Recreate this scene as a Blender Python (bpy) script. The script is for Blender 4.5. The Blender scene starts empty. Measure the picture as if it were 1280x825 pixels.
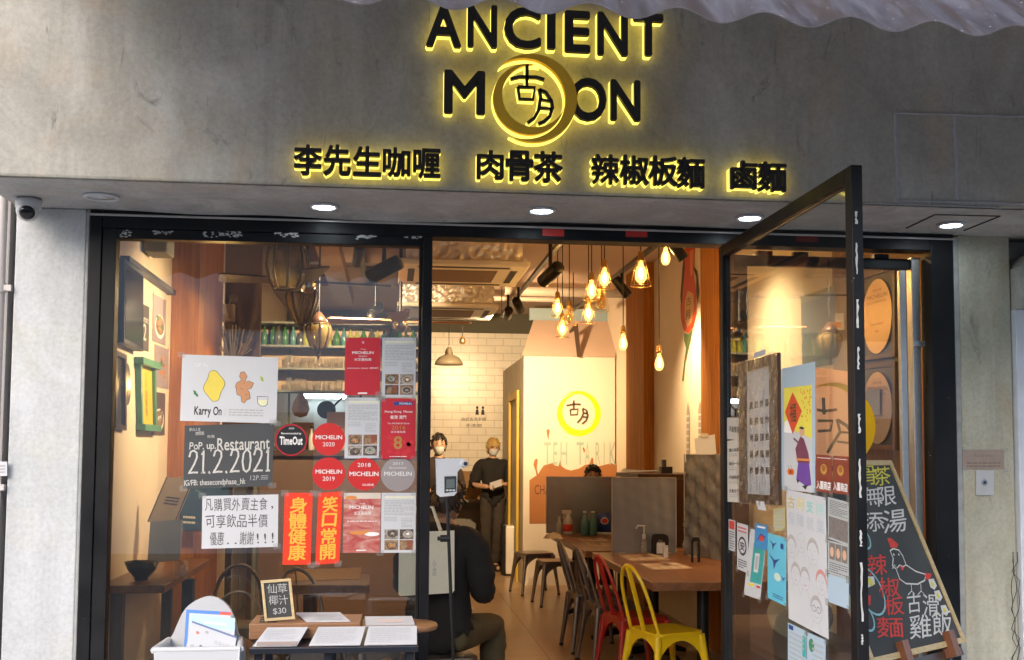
import bpy, bmesh, math, random
from mathutils import Vector, Matrix, Euler, noise as mnoise
random.seed(7)
R = math.radians
SC = bpy.context.scene
COL = SC.collection

# ---------------------------------------------------------------- camera
F, CX, CY, D, H = 1360.0, 640.0, 480.0, 4.7, 1.53          # pixels of the 1280x825 photograph, metres
th = math.atan(87 / F); ps = math.atan(151 / F * math.cos(th)); ro = .006
_fw = Vector((math.sin(ps) * math.cos(th), math.cos(ps) * math.cos(th), math.sin(th)))
_r0 = Vector((math.cos(ps), -math.sin(ps), 0)); _u0 = _r0.cross(_fw)
_R = _r0 * math.cos(ro) + _u0 * math.sin(ro); _U = -_r0 * math.sin(ro) + _u0 * math.cos(ro)
EYE = Vector((0, -D, H))
cam_d = bpy.data.cameras.new('camera'); cam = bpy.data.objects.new('camera', cam_d); COL.objects.link(cam)
cam_d.sensor_fit = 'HORIZONTAL'; cam_d.sensor_width = 36; cam_d.lens = F / 1280 * 36
cam_d.shift_y = (CY - 412.5) / 1280
cam_d.clip_start = .05; cam_d.clip_end = 1000
m = Matrix((( _R.x, _U.x, -_fw.x, EYE.x), (_R.y, _U.y, -_fw.y, EYE.y), (_R.z, _U.z, -_fw.z, EYE.z), (0, 0, 0, 1)))
cam.matrix_world = m
SC.camera = cam

# ---------------------------------------------------------------- sky, sun, exposure
w = bpy.data.worlds.new('World'); SC.world = w; w.use_nodes = True
nt = w.node_tree; nt.nodes.clear()
wo = nt.nodes.new('ShaderNodeOutputWorld'); bg = nt.nodes.new('ShaderNodeBackground'); sk = nt.nodes.new('ShaderNodeTexSky')
sk.sky_type = 'NISHITA'; sk.sun_disc = False; sk.sun_elevation = R(33); sk.sun_rotation = R(215)
sk.air_density = 1.0; sk.dust_density = 2.5
bg.inputs['Strength'].default_value = .15
nt.links.new(sk.outputs[0], bg.inputs[0]); nt.links.new(bg.outputs[0], wo.inputs[0])
sun_d = bpy.data.lights.new('sun', 'SUN'); sun_d.energy = .5; sun_d.angle = R(45); sun_d.color = (1, .96, .9)
sun = bpy.data.objects.new('sun', sun_d); COL.objects.link(sun)
az, el = R(215), R(33)
sdir = Vector((math.sin(az) * math.cos(el), math.cos(az) * math.cos(el), math.sin(el)))
sun.rotation_euler = (-sdir).to_track_quat('-Z', 'Y').to_euler()
sun.location = (-6, -10, 12)
vs = SC.view_settings; SC.display_settings.display_device = 'sRGB'
vs.view_transform = 'Standard'; vs.look = 'None'; vs.exposure = 1.5; vs.gamma = 1; vs.use_curve_mapping = False
SC.render.engine = 'CYCLES'
cy = SC.cycles
cy.use_denoising = True; cy.max_bounces = 8; cy.diffuse_bounces = 4; cy.glossy_bounces = 4; cy.transmission_bounces = 6
cy.transparent_max_bounces = 24; cy.sample_clamp_indirect = 4; cy.caustics_reflective = False; cy.caustics_refractive = False
try: cy.denoiser = 'OPENIMAGEDENOISE'
except Exception: pass

# ---------------------------------------------------------------- pixel -> place
def ray(px, py): return _fw + _R * ((px - CX) / F) + _U * ((CY - py) / F)
def at(px, py, y): d = ray(px, py); return EYE + d * ((y + D) / d.y)
def atz(px, py, z): d = ray(px, py); return EYE + d * ((z - H) / d.z)
def atx(px, py, x): d = ray(px, py); return EYE + d * (x / d.x)

# ---------------------------------------------------------------- materials
def lin(c):
    if isinstance(c, str):
        c = c.lstrip('#'); c = [int(c[i:i + 2], 16) / 255 for i in (0, 2, 4)]
        c = [x / 12.92 if x <= .04045 else ((x + .055) / 1.055) ** 2.4 for x in c]
    return (c[0], c[1], c[2], 1)
def nodes(name):
    mt = bpy.data.materials.new(name); mt.use_nodes = True
    n = mt.node_tree; b = n.nodes['Principled BSDF']
    return mt, n, b
_mats = {}
def mat(name, col=None, rough=.6, metal=0, vary=.10, scale=14, bump=0, emit=0, spec=.5, coat=0, stretch=(1, 1, 1)):
    if name in _mats: return _mats[name]
    mt, n, b = nodes(name); c = lin(col)
    b.inputs['Roughness'].default_value = rough; b.inputs['Metallic'].default_value = metal
    b.inputs['Specular IOR Level'].default_value = spec
    if coat: b.inputs['Coat Weight'].default_value = coat; b.inputs['Coat Roughness'].default_value = .1
    if emit:
        b.inputs['Base Color'].default_value = (0, 0, 0, 1)
        b.inputs['Emission Color'].default_value = c; b.inputs['Emission Strength'].default_value = emit
    else:
        tc = n.nodes.new('ShaderNodeTexCoord'); mp = n.nodes.new('ShaderNodeMapping'); mp.inputs['Scale'].default_value = stretch
        nz = n.nodes.new('ShaderNodeTexNoise'); nz.inputs['Scale'].default_value = scale; nz.inputs['Detail'].default_value = 5
        mx = n.nodes.new('ShaderNodeMix'); mx.data_type = 'RGBA'
        mx.inputs[6].default_value = tuple(x * (1 - vary) for x in c[:3]) + (1,)
        mx.inputs[7].default_value = tuple(min(1, x * (1 + vary)) for x in c[:3]) + (1,)
        n.links.new(tc.outputs['Object'], mp.inputs[0]); n.links.new(mp.outputs[0], nz.inputs['Vector'])
        n.links.new(nz.outputs[0], mx.inputs[0]); n.links.new(mx.outputs[2], b.inputs['Base Color'])
        if bump:
            bp = n.nodes.new('ShaderNodeBump'); bp.inputs['Strength'].default_value = bump; bp.inputs['Distance'].default_value = .01
            n.links.new(nz.outputs[0], bp.inputs['Height']); n.links.new(bp.outputs[0], b.inputs['Normal'])
    _mats[name] = mt; return mt
def ramp(n, pts):
    r = n.nodes.new('ShaderNodeValToRGB'); e = r.color_ramp.elements
    while len(e) < len(pts): e.new(.5)
    for i, (p, c) in enumerate(pts):
        e[i].position = p; e[i].color = c if len(c) == 4 else (c[0], c[1], c[2], 1)
    return r
def noise(n, vec, scale, detail=6, rough=.55, dist=0):
    z = n.nodes.new('ShaderNodeTexNoise'); z.inputs['Scale'].default_value = scale; z.inputs['Detail'].default_value = detail
    z.inputs['Roughness'].default_value = rough; z.inputs['Distortion'].default_value = dist
    n.links.new(vec, z.inputs['Vector']); return z.outputs[0]
def mapping(n, sc, src='Object', rot=(0, 0, 0)):
    tc = n.nodes.new('ShaderNodeTexCoord'); mp = n.nodes.new('ShaderNodeMapping')
    mp.inputs['Scale'].default_value = sc; mp.inputs['Rotation'].default_value = rot
    n.links.new(tc.outputs[src], mp.inputs[0]); return mp.outputs[0]
def mixc(n, fac, a, b, mode='MIX'):
    x = n.nodes.new('ShaderNodeMix'); x.data_type = 'RGBA'; x.blend_type = mode
    for s, v in ((0, fac), (6, a), (7, b)):
        if isinstance(v, (int, float)): x.inputs[s].default_value = v
        elif isinstance(v, tuple): x.inputs[s].default_value = v if len(v) == 4 else v + (1,)
        else: n.links.new(v, x.inputs[s])
    return x.outputs[2]
def bumpy(n, b, h, strength=.3, dist=.01):
    bp = n.nodes.new('ShaderNodeBump'); bp.inputs['Strength'].default_value = strength; bp.inputs['Distance'].default_value = dist
    n.links.new(h, bp.inputs['Height']); n.links.new(bp.outputs[0], b.inputs['Normal'])

def concrete(name, lo, mid, hi, stain=.55, warm=(.30, .25, .19), cool=None):
    mt, n, b = nodes(name)
    v = mapping(n, (1, 1, 1)); a = noise(n, v, 1.5, 10, .66, .9); r = ramp(n, [(.33, lo), (.5, mid), (.66, hi)]); n.links.new(a, r.inputs[0])
    s = noise(n, mapping(n, (6, 6, .5)), 1.3, 9, .68, .4); rs = ramp(n, [(.38, (0, 0, 0)), (.58, (1, 1, 1))]); n.links.new(s, rs.inputs[0])
    c1 = mixc(n, rs.outputs[0], tuple(x * .88 for x in mid), r.outputs[0])
    wv = noise(n, v, 2.1, 6, .55, 1.4); rw = ramp(n, [(.50, (0, 0, 0)), (.68, (.55, .55, .55))]); n.links.new(wv, rw.inputs[0])
    c2 = mixc(n, rw.outputs[0], c1, warm)
    cl = noise(n, mapping(n, (1.3, 1.3, .7)), 1.9, 7, .6, 1.0); rc = ramp(n, [(.53, (0, 0, 0)), (.70, (.6, .6, .6))]); n.links.new(cl, rc.inputs[0])
    c2 = mixc(n, rc.outputs[0], c2, cool or tuple(x * 1.22 for x in hi))
    d = noise(n, mapping(n, (2.6, 2.6, 1.0)), 2.3, 12, .78, 1.0); rd = ramp(n, [(.585, (0, 0, 0)), (.70, (stain, stain, stain))]); n.links.new(d, rd.inputs[0])
    c3 = mixc(n, rd.outputs[0], c2, tuple(x * .30 for x in lo))
    g = noise(n, mapping(n, (14, 14, 2.2)), 2.0, 6, .6, .5); rg = ramp(n, [(.68, (0, 0, 0)), (.74, (stain * .8,) * 3)]); n.links.new(g, rg.inputs[0])
    c3 = mixc(n, rg.outputs[0], c3, tuple(x * .42 for x in lo))
    sp = noise(n, v, 60, 4, .65); rsp = ramp(n, [(.3, (.84, .84, .84)), (.62, (1, 1, 1))]); n.links.new(sp, rsp.inputs[0])
    n.links.new(mixc(n, 1.0, c3, rsp.outputs[0], 'MULTIPLY'), b.inputs['Base Color']); b.inputs['Roughness'].default_value = .72; b.inputs['Specular IOR Level'].default_value = .3
    bumpy(n, b, noise(n, v, 8, 11, .62, .3), .4, .014)
    return mt
def wood(name, dark, light, scale=1.0, axis=2, rough=.45, bump=.12):
    mt, n, b = nodes(name)
    sc = [9 * scale] * 3; sc[axis] = .8 * scale
    v = mapping(n, tuple(sc))
    a = noise(n, v, 2.2, 7, .6, 1.2); r = ramp(n, [(.25, dark), (.55, tuple((x + y) / 2 for x, y in zip(dark, light))), (.78, light)]); n.links.new(a, r.inputs[0])
    sc2 = [60 * scale] * 3; sc2[axis] = 1.5 * scale
    g = noise(n, mapping(n, tuple(sc2)), 2, 4, .6); rg = ramp(n, [(.3, (.7, .7, .7)), (.6, (1, 1, 1))]); n.links.new(g, rg.inputs[0])
    n.links.new(mixc(n, 1.0, r.outputs[0], rg.outputs[0], 'MULTIPLY'), b.inputs['Base Color'])
    b.inputs['Roughness'].default_value = rough; bumpy(n, b, g, bump, .004)
    return mt
def chipped(name, base=(.012, .012, .014), chip=(.42, .42, .40), th0=.70):
    mt, n, b = nodes(name)
    v = mapping(n, (1, 1, .7)); a = noise(n, v, 16, 9, .7, .6)
    r = ramp(n, [(th0, (0, 0, 0)), (th0 + .015, (1, 1, 1))]); n.links.new(a, r.inputs[0])
    d = noise(n, v, 5, 5); rd = ramp(n, [(.3, tuple(x * .7 for x in base)), (.7, tuple(x * 1.7 for x in base))]); n.links.new(d, rd.inputs[0])
    n.links.new(mixc(n, r.outputs[0], rd.outputs[0], chip), b.inputs['Base Color'])
    rr = ramp(n, [(.3, (.32,) * 3), (.7, (.55,) * 3)]); n.links.new(d, rr.inputs[0]); n.links.new(rr.outputs[0], b.inputs['Roughness'])
    bumpy(n, b, a, .1, .003)
    return mt
def thin_glass(name, tint=(.93, .95, .94), ior=1.5, rough=0.0, body=0.0, bodycol=(.5, .5, .5), wrinkle=0, wscale=8, boost=1.0):
    mt, n, b = nodes(name); n.nodes.remove(b); out = n.nodes['Material Output']
    tr = n.nodes.new('ShaderNodeBsdfTransparent'); tr.inputs[0].default_value = lin(tint)
    gl = n.nodes.new('ShaderNodeBsdfGlossy'); gl.inputs['Roughness'].default_value = rough; gl.inputs[0].default_value = (1, 1, 1, 1)
    fr = n.nodes.new('ShaderNodeLayerWeight'); fr.inputs['Blend'].default_value = .5
    pw = n.nodes.new('ShaderNodeMath'); pw.operation = 'POWER'; pw.inputs[1].default_value = 5.0; n.links.new(fr.outputs['Facing'], pw.inputs[0])
    ml = n.nodes.new('ShaderNodeMath'); ml.operation = 'MULTIPLY_ADD'; ml.use_clamp = True; r0 = ((ior - 1) / (ior + 1)) ** 2 * boost
    ml.inputs[1].default_value = 1 - r0; ml.inputs[2].default_value = r0; n.links.new(pw.outputs[0], ml.inputs[0]); fac = ml.outputs[0]
    base = tr.outputs[0]
    if body:
        df = n.nodes.new('ShaderNodeBsdfDiffuse'); df.inputs[0].default_value = lin(bodycol)
        m0 = n.nodes.new('ShaderNodeMixShader'); m0.inputs[0].default_value = body
        n.links.new(tr.outputs[0], m0.inputs[1]); n.links.new(df.outputs[0], m0.inputs[2]); base = m0.outputs[0]
    if wrinkle:
        h = noise(n, mapping(n, (1, 1, .6)), wscale, 4, .5, 1.5)
        bp = n.nodes.new('ShaderNodeBump'); bp.inputs['Strength'].default_value = wrinkle; bp.inputs['Distance'].default_value = .03
        n.links.new(h, bp.inputs['Height']); n.links.new(bp.outputs[0], gl.inputs['Normal']); n.links.new(bp.outputs[0], fr.inputs['Normal'])
    mx = n.nodes.new('ShaderNodeMixShader')
    n.links.new(fac, mx.inputs[0]); n.links.new(base, mx.inputs[1]); n.links.new(gl.outputs[0], mx.inputs[2])
    n.links.new(mx.outputs[0], out.inputs[0]); return mt
def tiles(name, c1, c2, mortar, bw, bh, scale=1.0, rough=.15, offset=.5, coords=(0, 0, 0), msize=.02, bump=.3):
    mt, n, b = nodes(name)
    v = mapping(n, (1, 1, 1), rot=coords)
    t = n.nodes.new('ShaderNodeTexBrick'); t.offset = offset
    t.inputs['Color1'].default_value = lin(c1); t.inputs['Color2'].default_value = lin(c2); t.inputs['Mortar'].default_value = lin(mortar)
    t.inputs['Scale'].default_value = scale; t.inputs['Mortar Size'].default_value = msize; t.inputs['Brick Width'].default_value = bw; t.inputs['Row Height'].default_value = bh
    n.links.new(v, t.inputs['Vector'])
    nz = noise(n, v, 3, 6); rz = ramp(n, [(.3, (.84, .84, .84)), (.7, (1, 1, 1))]); n.links.new(nz, rz.inputs[0])
    n.links.new(mixc(n, 1.0, t.outputs[0], rz.outputs[0], 'MULTIPLY'), b.inputs['Base Color'])
    b.inputs['Roughness'].default_value = rough
    bp = n.nodes.new('ShaderNodeBump'); bp.invert = True; bp.inputs['Strength'].default_value = bump; bp.inputs['Distance'].default_value = .004
    n.links.new(t.outputs[1], bp.inputs['Height']); n.links.new(bp.outputs[0], b.inputs['Normal'])
    return mt

# ---------------------------------------------------------------- mesh builder
_gl = {}
def glyph(s, bold=0.0):                     # outline of a piece of writing; bold adds a rim of that width (in em) round it
    k = (s, bold)
    if k in _gl: return _gl[k]
    c = bpy.data.curves.new('t', 'FONT'); c.body = s; c.resolution_u = 2 if len(s) > 2 else 4
    o = bpy.data.objects.new('t', c); COL.objects.link(o)
    me = bpy.data.meshes.new_from_object(o.evaluated_get(bpy.context.evaluated_depsgraph_get()))
    vv = [(v.co.x, v.co.y) for v in me.vertices]; ff = [tuple(p.vertices) for p in me.polygons]
    bpy.data.objects.remove(o); bpy.data.curves.remove(c); bpy.data.meshes.remove(me)
    x0 = min(v[0] for v in vv); x1 = max(v[0] for v in vv); y0 = min(v[1] for v in vv); y1 = max(v[1] for v in vv)
    rim, rf = [], []
    if bold > 0:
        cnt = {}
        for f in ff:
            for a, b in zip(f, f[1:] + f[:1]): cnt.setdefault((min(a, b), max(a, b)), []).append((a, b, f))
        for e in cnt.values():
            if len(e) != 1: continue
            a, b, f = e[0]; A, B = Vector(vv[a]), Vector(vv[b]); t = B - A
            if t.length < 1e-5: continue
            t.normalize(); n_ = Vector((t.y, -t.x)); cen = sum((Vector(vv[q]) for q in f), Vector((0, 0))) / len(f)
            if n_.dot(cen - A) > 0: n_ = -n_
            k0 = len(rim); ex = t * bold * .45
            rim += [A, B, B + n_ * bold + ex, A + n_ * bold - ex]; rf.append((k0, k0 + 1, k0 + 2, k0 + 3))
    N = lambda L: [((x - x0) / max(x1 - x0, 1e-6), (y - y0) / max(y1 - y0, 1e-6)) for x, y in L]
    _gl[k] = (N(vv), ff, (x1 - x0) / max(y1 - y0, 1e-6), N([tuple(p) for p in rim]), rf, x1 - x0, y0, y1); return _gl[k]

class Fr:                                   # a flat frame: O bottom left, X across, Z up, N out
    def __init__(s, O, X, Z):
        s.O, s.X, s.Z = Vector(O), Vector(X), Vector(Z); s.N = s.X.cross(s.Z).normalized()
    def p(s, u, v, n=0): return s.O + s.X * u + s.Z * v + s.N * n
    @property
    def w(s): return s.X.length
    @property
    def h(s): return s.Z.length
def fr_px(plane, val, TL, TR, BL, n=0.0):   # frame from three image corners on plane y= / x= val
    fn = at if plane == 'y' else atx
    a, b, c = fn(*TL, val), fn(*TR, val), fn(*BL, val)
    f = Fr(c, b - a, a - c); f.O = f.O + f.N * n; return f

class MB:
    def __init__(s): s.v, s.f, s.m, s.sm, s.mats = [], [], [], [], []
    def mi(s, mt):
        if mt not in s.mats: s.mats.append(mt)
        return s.mats.index(mt)
    def add(s, vs, fs, mt, smooth=False, M=None):
        o = len(s.v); s.v += [tuple(M @ Vector(v)) if M else tuple(v) for v in vs]; k = s.mi(mt)
        for f in fs: s.f.append(tuple(i + o for i in f)); s.m.append(k); s.sm.append(smooth)
        return s
    def bx(s, x0, x1, y0, y1, z0, z1, mt, M=None):
        vs = [(x, y, z) for x in (x0, x1) for y in (y0, y1) for z in (z0, z1)]
        return s.add(vs, [(0, 1, 3, 2), (4, 6, 7, 5), (0, 4, 5, 1), (2, 3, 7, 6), (0, 2, 6, 4), (1, 5, 7, 3)], mt, M=M)
    def tube(s, pts, r, mt, n=8, closed=False, caps=True, M=None, flat=1.0, smooth=True):
        pts = [Vector(p) for p in pts]; N = len(pts); rs = r if isinstance(r, (list, tuple)) else [r] * N
        vs, fs = [], []; up = None
        for i, p in enumerate(pts):
            a = pts[(i - 1) % N] if (closed or i) else p; b = pts[(i + 1) % N] if (closed or i < N - 1) else p
            t = (b - a).normalized()
            if up is None:
                up = Vector((0, 0, 1)) if abs(t.z) < .9 else Vector((0, 1, 0))
            u = (up - t * up.dot(t))
            if u.length < 1e-4: u = t.orthogonal()
            u.normalize(); w_ = t.cross(u); up = u
            for k in range(n):
                an = 2 * math.pi * k / n; vs.append(p + (u * math.cos(an) * flat + w_ * math.sin(an)) * rs[i])
        seg = N if closed else N - 1
        for i in range(seg):
            j = (i + 1) % N
            for k in range(n): fs.append((i * n + k, i * n + (k + 1) % n, j * n + (k + 1) % n, j * n + k))
        s.add(vs, fs, mt, smooth, M)
        if caps and not closed:
            s.add(vs[:n], [tuple(range(n))[::-1]], mt, False, M); s.add(vs[-n:], [tuple(range(n))], mt, False, M)
        return s
    def cyl(s, a, b, r, mt, r2=None, n=16, M=None): return s.tube([a, b], [r, r if r2 is None else r2], mt, n, M=M)
    def lathe(s, prof, c, mt, n=20, M=None, smooth=True, sx=1, sy=1):
        vs, fs = [], []; c = Vector(c)
        for r, z in prof:
            for k in range(n):
                an = 2 * math.pi * k / n; vs.append((c.x + r * sx * math.cos(an), c.y + r * sy * math.sin(an), c.z + z))
        for i in range(len(prof) - 1):
            for k in range(n): fs.append((i * n + k, i * n + (k + 1) % n, (i + 1) * n + (k + 1) % n, (i + 1) * n + k))
        if prof[0][0] > 1e-4: fs.append(tuple(range(n))[::-1])
        if prof[-1][0] > 1e-4: fs.append(tuple((len(prof) - 1) * n + k for k in range(n)))
        return s.add(vs, fs, mt, smooth, M)
    def ball(s, c, rx, ry, rz, mt, M=None, n=14):
        return s.lathe([(math.sin(math.pi * i / n), -math.cos(math.pi * i / n)) for i in range(n + 1)], (0, 0, 0), mt, n * 2,
                       M=(M or Matrix()) @ Matrix.Translation(c) @ Matrix.Diagonal((rx, ry, rz, 1)))
    def slab(s, outline, fr, n0, n1, mt, tri=None):      # extruded outline (u,v) in a frame; tri = faces when not a plain polygon
        k = len(outline)
        if tri is None:
            from mathutils.geometry import tessellate_polygon
            tri = [tuple(t) for t in tessellate_polygon([[Vector((u * fr.w, v * fr.h, 0)) for u, v in outline]])]
        a = [fr.p(u, v, n1) for u, v in outline]
        if n1 - n0 < 1e-6: return s.add(a, s._up(a, tri, fr.N), mt)
        b = [fr.p(u, v, n0) for u, v in outline]
        up = s._up(a, tri, fr.N)
        s.add(a, up, mt); s.add(b, [t[::-1] for t in up], mt)
        ed = {}
        for t in up:
            for i in range(len(t)): e = (t[i], t[(i + 1) % len(t)]); ed[e] = ed.get(e, 0) + 1
        sd = [(i, j) for (i, j) in ed if (j, i) not in ed]
        s.add(a + b, [(i, i + k, j + k, j) for i, j in sd], mt); return s
    def _up(s, a, tri, N):
        out = []
        for t in tri:
            nn = (Vector(a[t[1]]) - Vector(a[t[0]])).cross(Vector(a[t[2]]) - Vector(a[t[0]]))
            out.append(t if nn.dot(N) >= 0 else t[::-1])
        return out
    def text(s, t, fr, u0, v0, u1, v1, mt, n=.0012, depth=0.0, bold=0.0, rot=0):
        vv, ff, asp, rv, rf = glyph(t, max(bold, 0))[:5]; uc, vc = (u0 + u1) / 2, (v0 + v1) / 2; ca, sa = math.cos(rot), math.sin(rot)
        def tr(L):
            pts = []
            for x, y in L:
                du, dv = (x - .5) * (u1 - u0) * fr.w, (y - .5) * (v1 - v0) * fr.h
                pts.append((uc + (du * ca - dv * sa) / fr.w, vc + (du * sa + dv * ca) / fr.h))
            return pts
        if rf: s.slab(tr(rv), fr, n - depth - (.0001 if depth else .0002), n - (.0004 if depth else .0002), mt, tri=rf)
        return s.slab(tr(vv), fr, n - depth, n, mt, tri=ff)
    def hand(s, t, fr, u0, v0, u1, v1, mt, n=.0012, bold=.0, jit=.12, vertical=False):   # hand-lettered: each character a little off
        bold = max(bold, 0); rnd = random.uniform
        if ord(max(t)) < 999:                                       # Latin line: real letter heights and spacing
            gs = [None if c == ' ' else glyph(c) for c in t]; adv = [.28 if g is None else g[5] + .075 for g in gs]; tot = sum(adv)
            desc = min([0] + [g[6] for g in gs if g]); top = max(g[7] for g in gs if g); k = (v1 - v0) * fr.h / (top - desc); kx = min((u1 - u0) * fr.w / tot, k * 1.35); u = u0; base = v0 - desc * k / fr.h
            for c, g, a in zip(t, gs, adv):
                if g: dy = rnd(-jit, jit) * .10 * (v1 - v0); s.text(c, fr, u, base + g[6] * k / fr.h + dy, u + g[5] * kx / fr.w, base + g[7] * k / fr.h + dy, mt, n, 0, bold, rot=rnd(-jit, jit) * .6)
                u += a * kx / fr.w
            return s
        k = len(t)
        for i, ch in enumerate(t):
            if ch == ' ': continue
            if vertical: a, c, b, d = u0, u1, v1 - (v1 - v0) * (i + 1) / k, v1 - (v1 - v0) * i / k
            else: a, c, b, d = u0 + (u1 - u0) * i / k, u0 + (u1 - u0) * (i + 1) / k, v0, v1
            g = glyph(ch); ww, hh = c - a, d - b; sm = ord(ch) < 999 or ch == ','; hgt = hh * (g[7] - g[6]) * 1.05; wd = min(ww * .9, hgt * fr.h * g[2] * 1.12 / fr.w); m_ = a + ww / 2 + rnd(-jit, jit) * ww * .2
            y0_ = b + hh * ((.06 if sm else (1 - (g[7] - g[6]) * 1.05) / 2) + rnd(-jit, jit) * .25)
            s.text(ch, fr, m_ - wd / 2, y0_, m_ + wd / 2, y0_ + hgt, mt, n, 0, bold, rot=rnd(-jit, jit) * .7)
        return s
    def digits(s, t, fr, u0, v0, u1, v1, wd, mt, n=.0012):          # date written with a thin chalk stick
        S = {'2': [(.05, .72), (.2, .95), (.5, 1), (.82, .9), (.85, .7), (.6, .42), (.25, .15), (.02, .02), (.5, .05), (1, .04)], '1': [(.25, .80), (.55, 1), (.52, .5), (.5, .02), (.15, .02), (.9, .03)], '0': [(.5, 1), (.15, .8), (.05, .45), (.2, .1), (.5, 0), (.82, .12), (.95, .5), (.85, .85), (.5, 1)], '.': [(.4, .0), (.5, .06), (.6, .0), (.45, -.02)]}
        W = {'2': 1, '1': .62, '0': .95, '.': .42}; tot = sum(W[c] for c in t); u = u0
        for c in t:
            w_ = W[c] / tot * (u1 - u0); p = S[c]; q = []
            for a, b in zip(p[:-1], p[1:]): q += [a, (a[0] * .5 + b[0] * .5, a[1] * .5 + b[1] * .5)]
            q.append(p[-1]); s.stroke(fr, [(u + w_ * .10 + x * w_ * .8, v0 + y * (v1 - v0)) for x, y in q], wd, mt, n); u += w_
        return s
    def rect(s, fr, u0, v0, u1, v1, mt, n=.0008): return s.add([fr.p(u0, v0, n), fr.p(u1, v0, n), fr.p(u1, v1, n), fr.p(u0, v1, n)], [(0, 1, 2, 3)], mt)
    def poly(s, fr, pts, mt, n=.0008): return s.slab(pts, fr, n, n, mt)
    def ell(s, fr, u, v, ru, rv, mt, n=.0008, k=28, a0=0, a1=2 * math.pi):
        return s.poly(fr, [(u + ru * math.cos(a0 + (a1 - a0) * i / k), v + rv * math.sin(a0 + (a1 - a0) * i / k)) for i in range(k)], mt, n)
    def stroke(s, fr, pts, wd, mt, n=.0012, depth=0.0, closed=False):   # a pen line of width wd metres
        q = [Vector((u * fr.w, v * fr.h)) for u, v in pts]; N = len(q)
        L, Rr = [], []
        for i in range(N):
            a = q[(i - 1) % N] if (closed or i) else q[i]; b = q[(i + 1) % N] if (closed or i < N - 1) else q[i]
            t = (b - a); t = t.normalized() if t.length else Vector((1, 0)); pn = Vector((-t.y, t.x)) * (wd / 2 if not isinstance(wd, list) else wd[i] / 2)
            L.append(q[i] + pn); Rr.append(q[i] - pn)
        o = [(p.x / fr.w, p.y / fr.h) for p in L + Rr]
        seg = N if closed else N - 1
        return s.slab(o, fr, n - depth, n, mt, tri=[(i, N + i, N + (i + 1) % N, (i + 1) % N) for i in range(seg)])
    def crescent(s, fr, c1, r1, c2, r2, mt, n=.001, depth=0.0, k=40):
        d = Vector(c2) - Vector(c1); dl = d.length; a = (r1 * r1 - r2 * r2 + dl * dl) / (2 * dl)
        hh = math.sqrt(max(r1 * r1 - a * a, 1e-9)); base = math.atan2(d.y, d.x)
        al = math.atan2(hh, a); be = math.atan2(hh, a - dl); o = []
        for i in range(k + 1):
            t = base + al + (2 * math.pi - 2 * al) * i / k; o.append((c1[0] + r1 * math.cos(t), c1[1] + r1 * math.sin(t)))
        for i in range(k + 1):
            t = base + be + (2 * math.pi - 2 * be) * i / k; o.append((c2[0] + r2 * math.cos(t), c2[1] + r2 * math.sin(t)))
        K = k + 1
        return s.slab(o, fr, n - depth, n, mt, tri=[(i, i + 1, K + i + 1, K + i) for i in range(k)])
    def sheet(s, fr, mt, n=.0006, back=0.0): s.slab([(0, 0), (1, 0), (1, 1), (0, 1)], fr, back, n, mt); return s
    def build(s, name, parent=None, bevel=0, loc=None, solid=0):
        me = bpy.data.meshes.new(name); o = bpy.data.objects.new(name, me); COL.objects.link(o)
        if parent is not None:
            off = Vector((0, 0, 0)); q = parent
            while q is not None: off += q.location; q = q.parent
            o.parent = parent
        elif loc == 'world' or not s.v: off = Vector((0, 0, 0))
        elif loc is not None: off = Vector(loc); o.location = off
        else:
            xs, ys, zs = zip(*s.v); off = Vector(((min(xs) + max(xs)) / 2, (min(ys) + max(ys)) / 2, min(zs))); o.location = off
        me.from_pydata([tuple(Vector(v) - off) for v in s.v], [], s.f)
        for mt in s.mats: me.materials.append(mt)
        me.polygons.foreach_set('material_index', s.m); me.polygons.foreach_set('use_smooth', s.sm); me.update()
        if bevel:
            bv = o.modifiers.new('bevel', 'BEVEL'); bv.width = bevel; bv.segments = 2; bv.limit_method = 'ANGLE'; bv.angle_limit = R(40)
        return o
def tag(o, label=None, cat=None, group=None, kind=None):
    if label: o['label'] = label
    if cat: o['category'] = cat
    if group: o['group'] = group
    if kind: o['kind'] = kind
    return o
def thing(name, label, cat, loc=(0, 0, 0), rotz=0, group=None):
    o = bpy.data.objects.new(name, None); COL.objects.link(o); o.location = loc; o.rotation_euler = (0, 0, rotz); o.empty_display_size = .1
    return tag(o, label, cat, group)
def copy_tree(o, parent=None):
    c = o.copy(); COL.objects.link(c)
    if parent is not None: c.parent = parent
    for ch in list(o.children): copy_tree(ch, c)
    return c
def skin(verts, edges, radii, sub=1):
    me = bpy.data.meshes.new('sk'); me.from_pydata(verts, edges, []); o = bpy.data.objects.new('sk', me); COL.objects.link(o)
    md = o.modifiers.new('s', 'SKIN'); md.use_smooth_shade = True
    for i, d in enumerate(me.skin_vertices[0].data):
        r = radii[i]; d.radius = (r, r) if not isinstance(r, tuple) else r; d.use_root = (i == 0)
    if sub: sb = o.modifiers.new('b', 'SUBSURF'); sb.levels = sub; sb.render_levels = sub
    m2 = bpy.data.meshes.new_from_object(o.evaluated_get(bpy.context.evaluated_depsgraph_get()))
    vv = [tuple(v.co) for v in m2.vertices]; ff = [tuple(p.vertices) for p in m2.polygons]
    bpy.data.objects.remove(o); bpy.data.meshes.remove(me); bpy.data.meshes.remove(m2)
    return vv, ff

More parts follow.
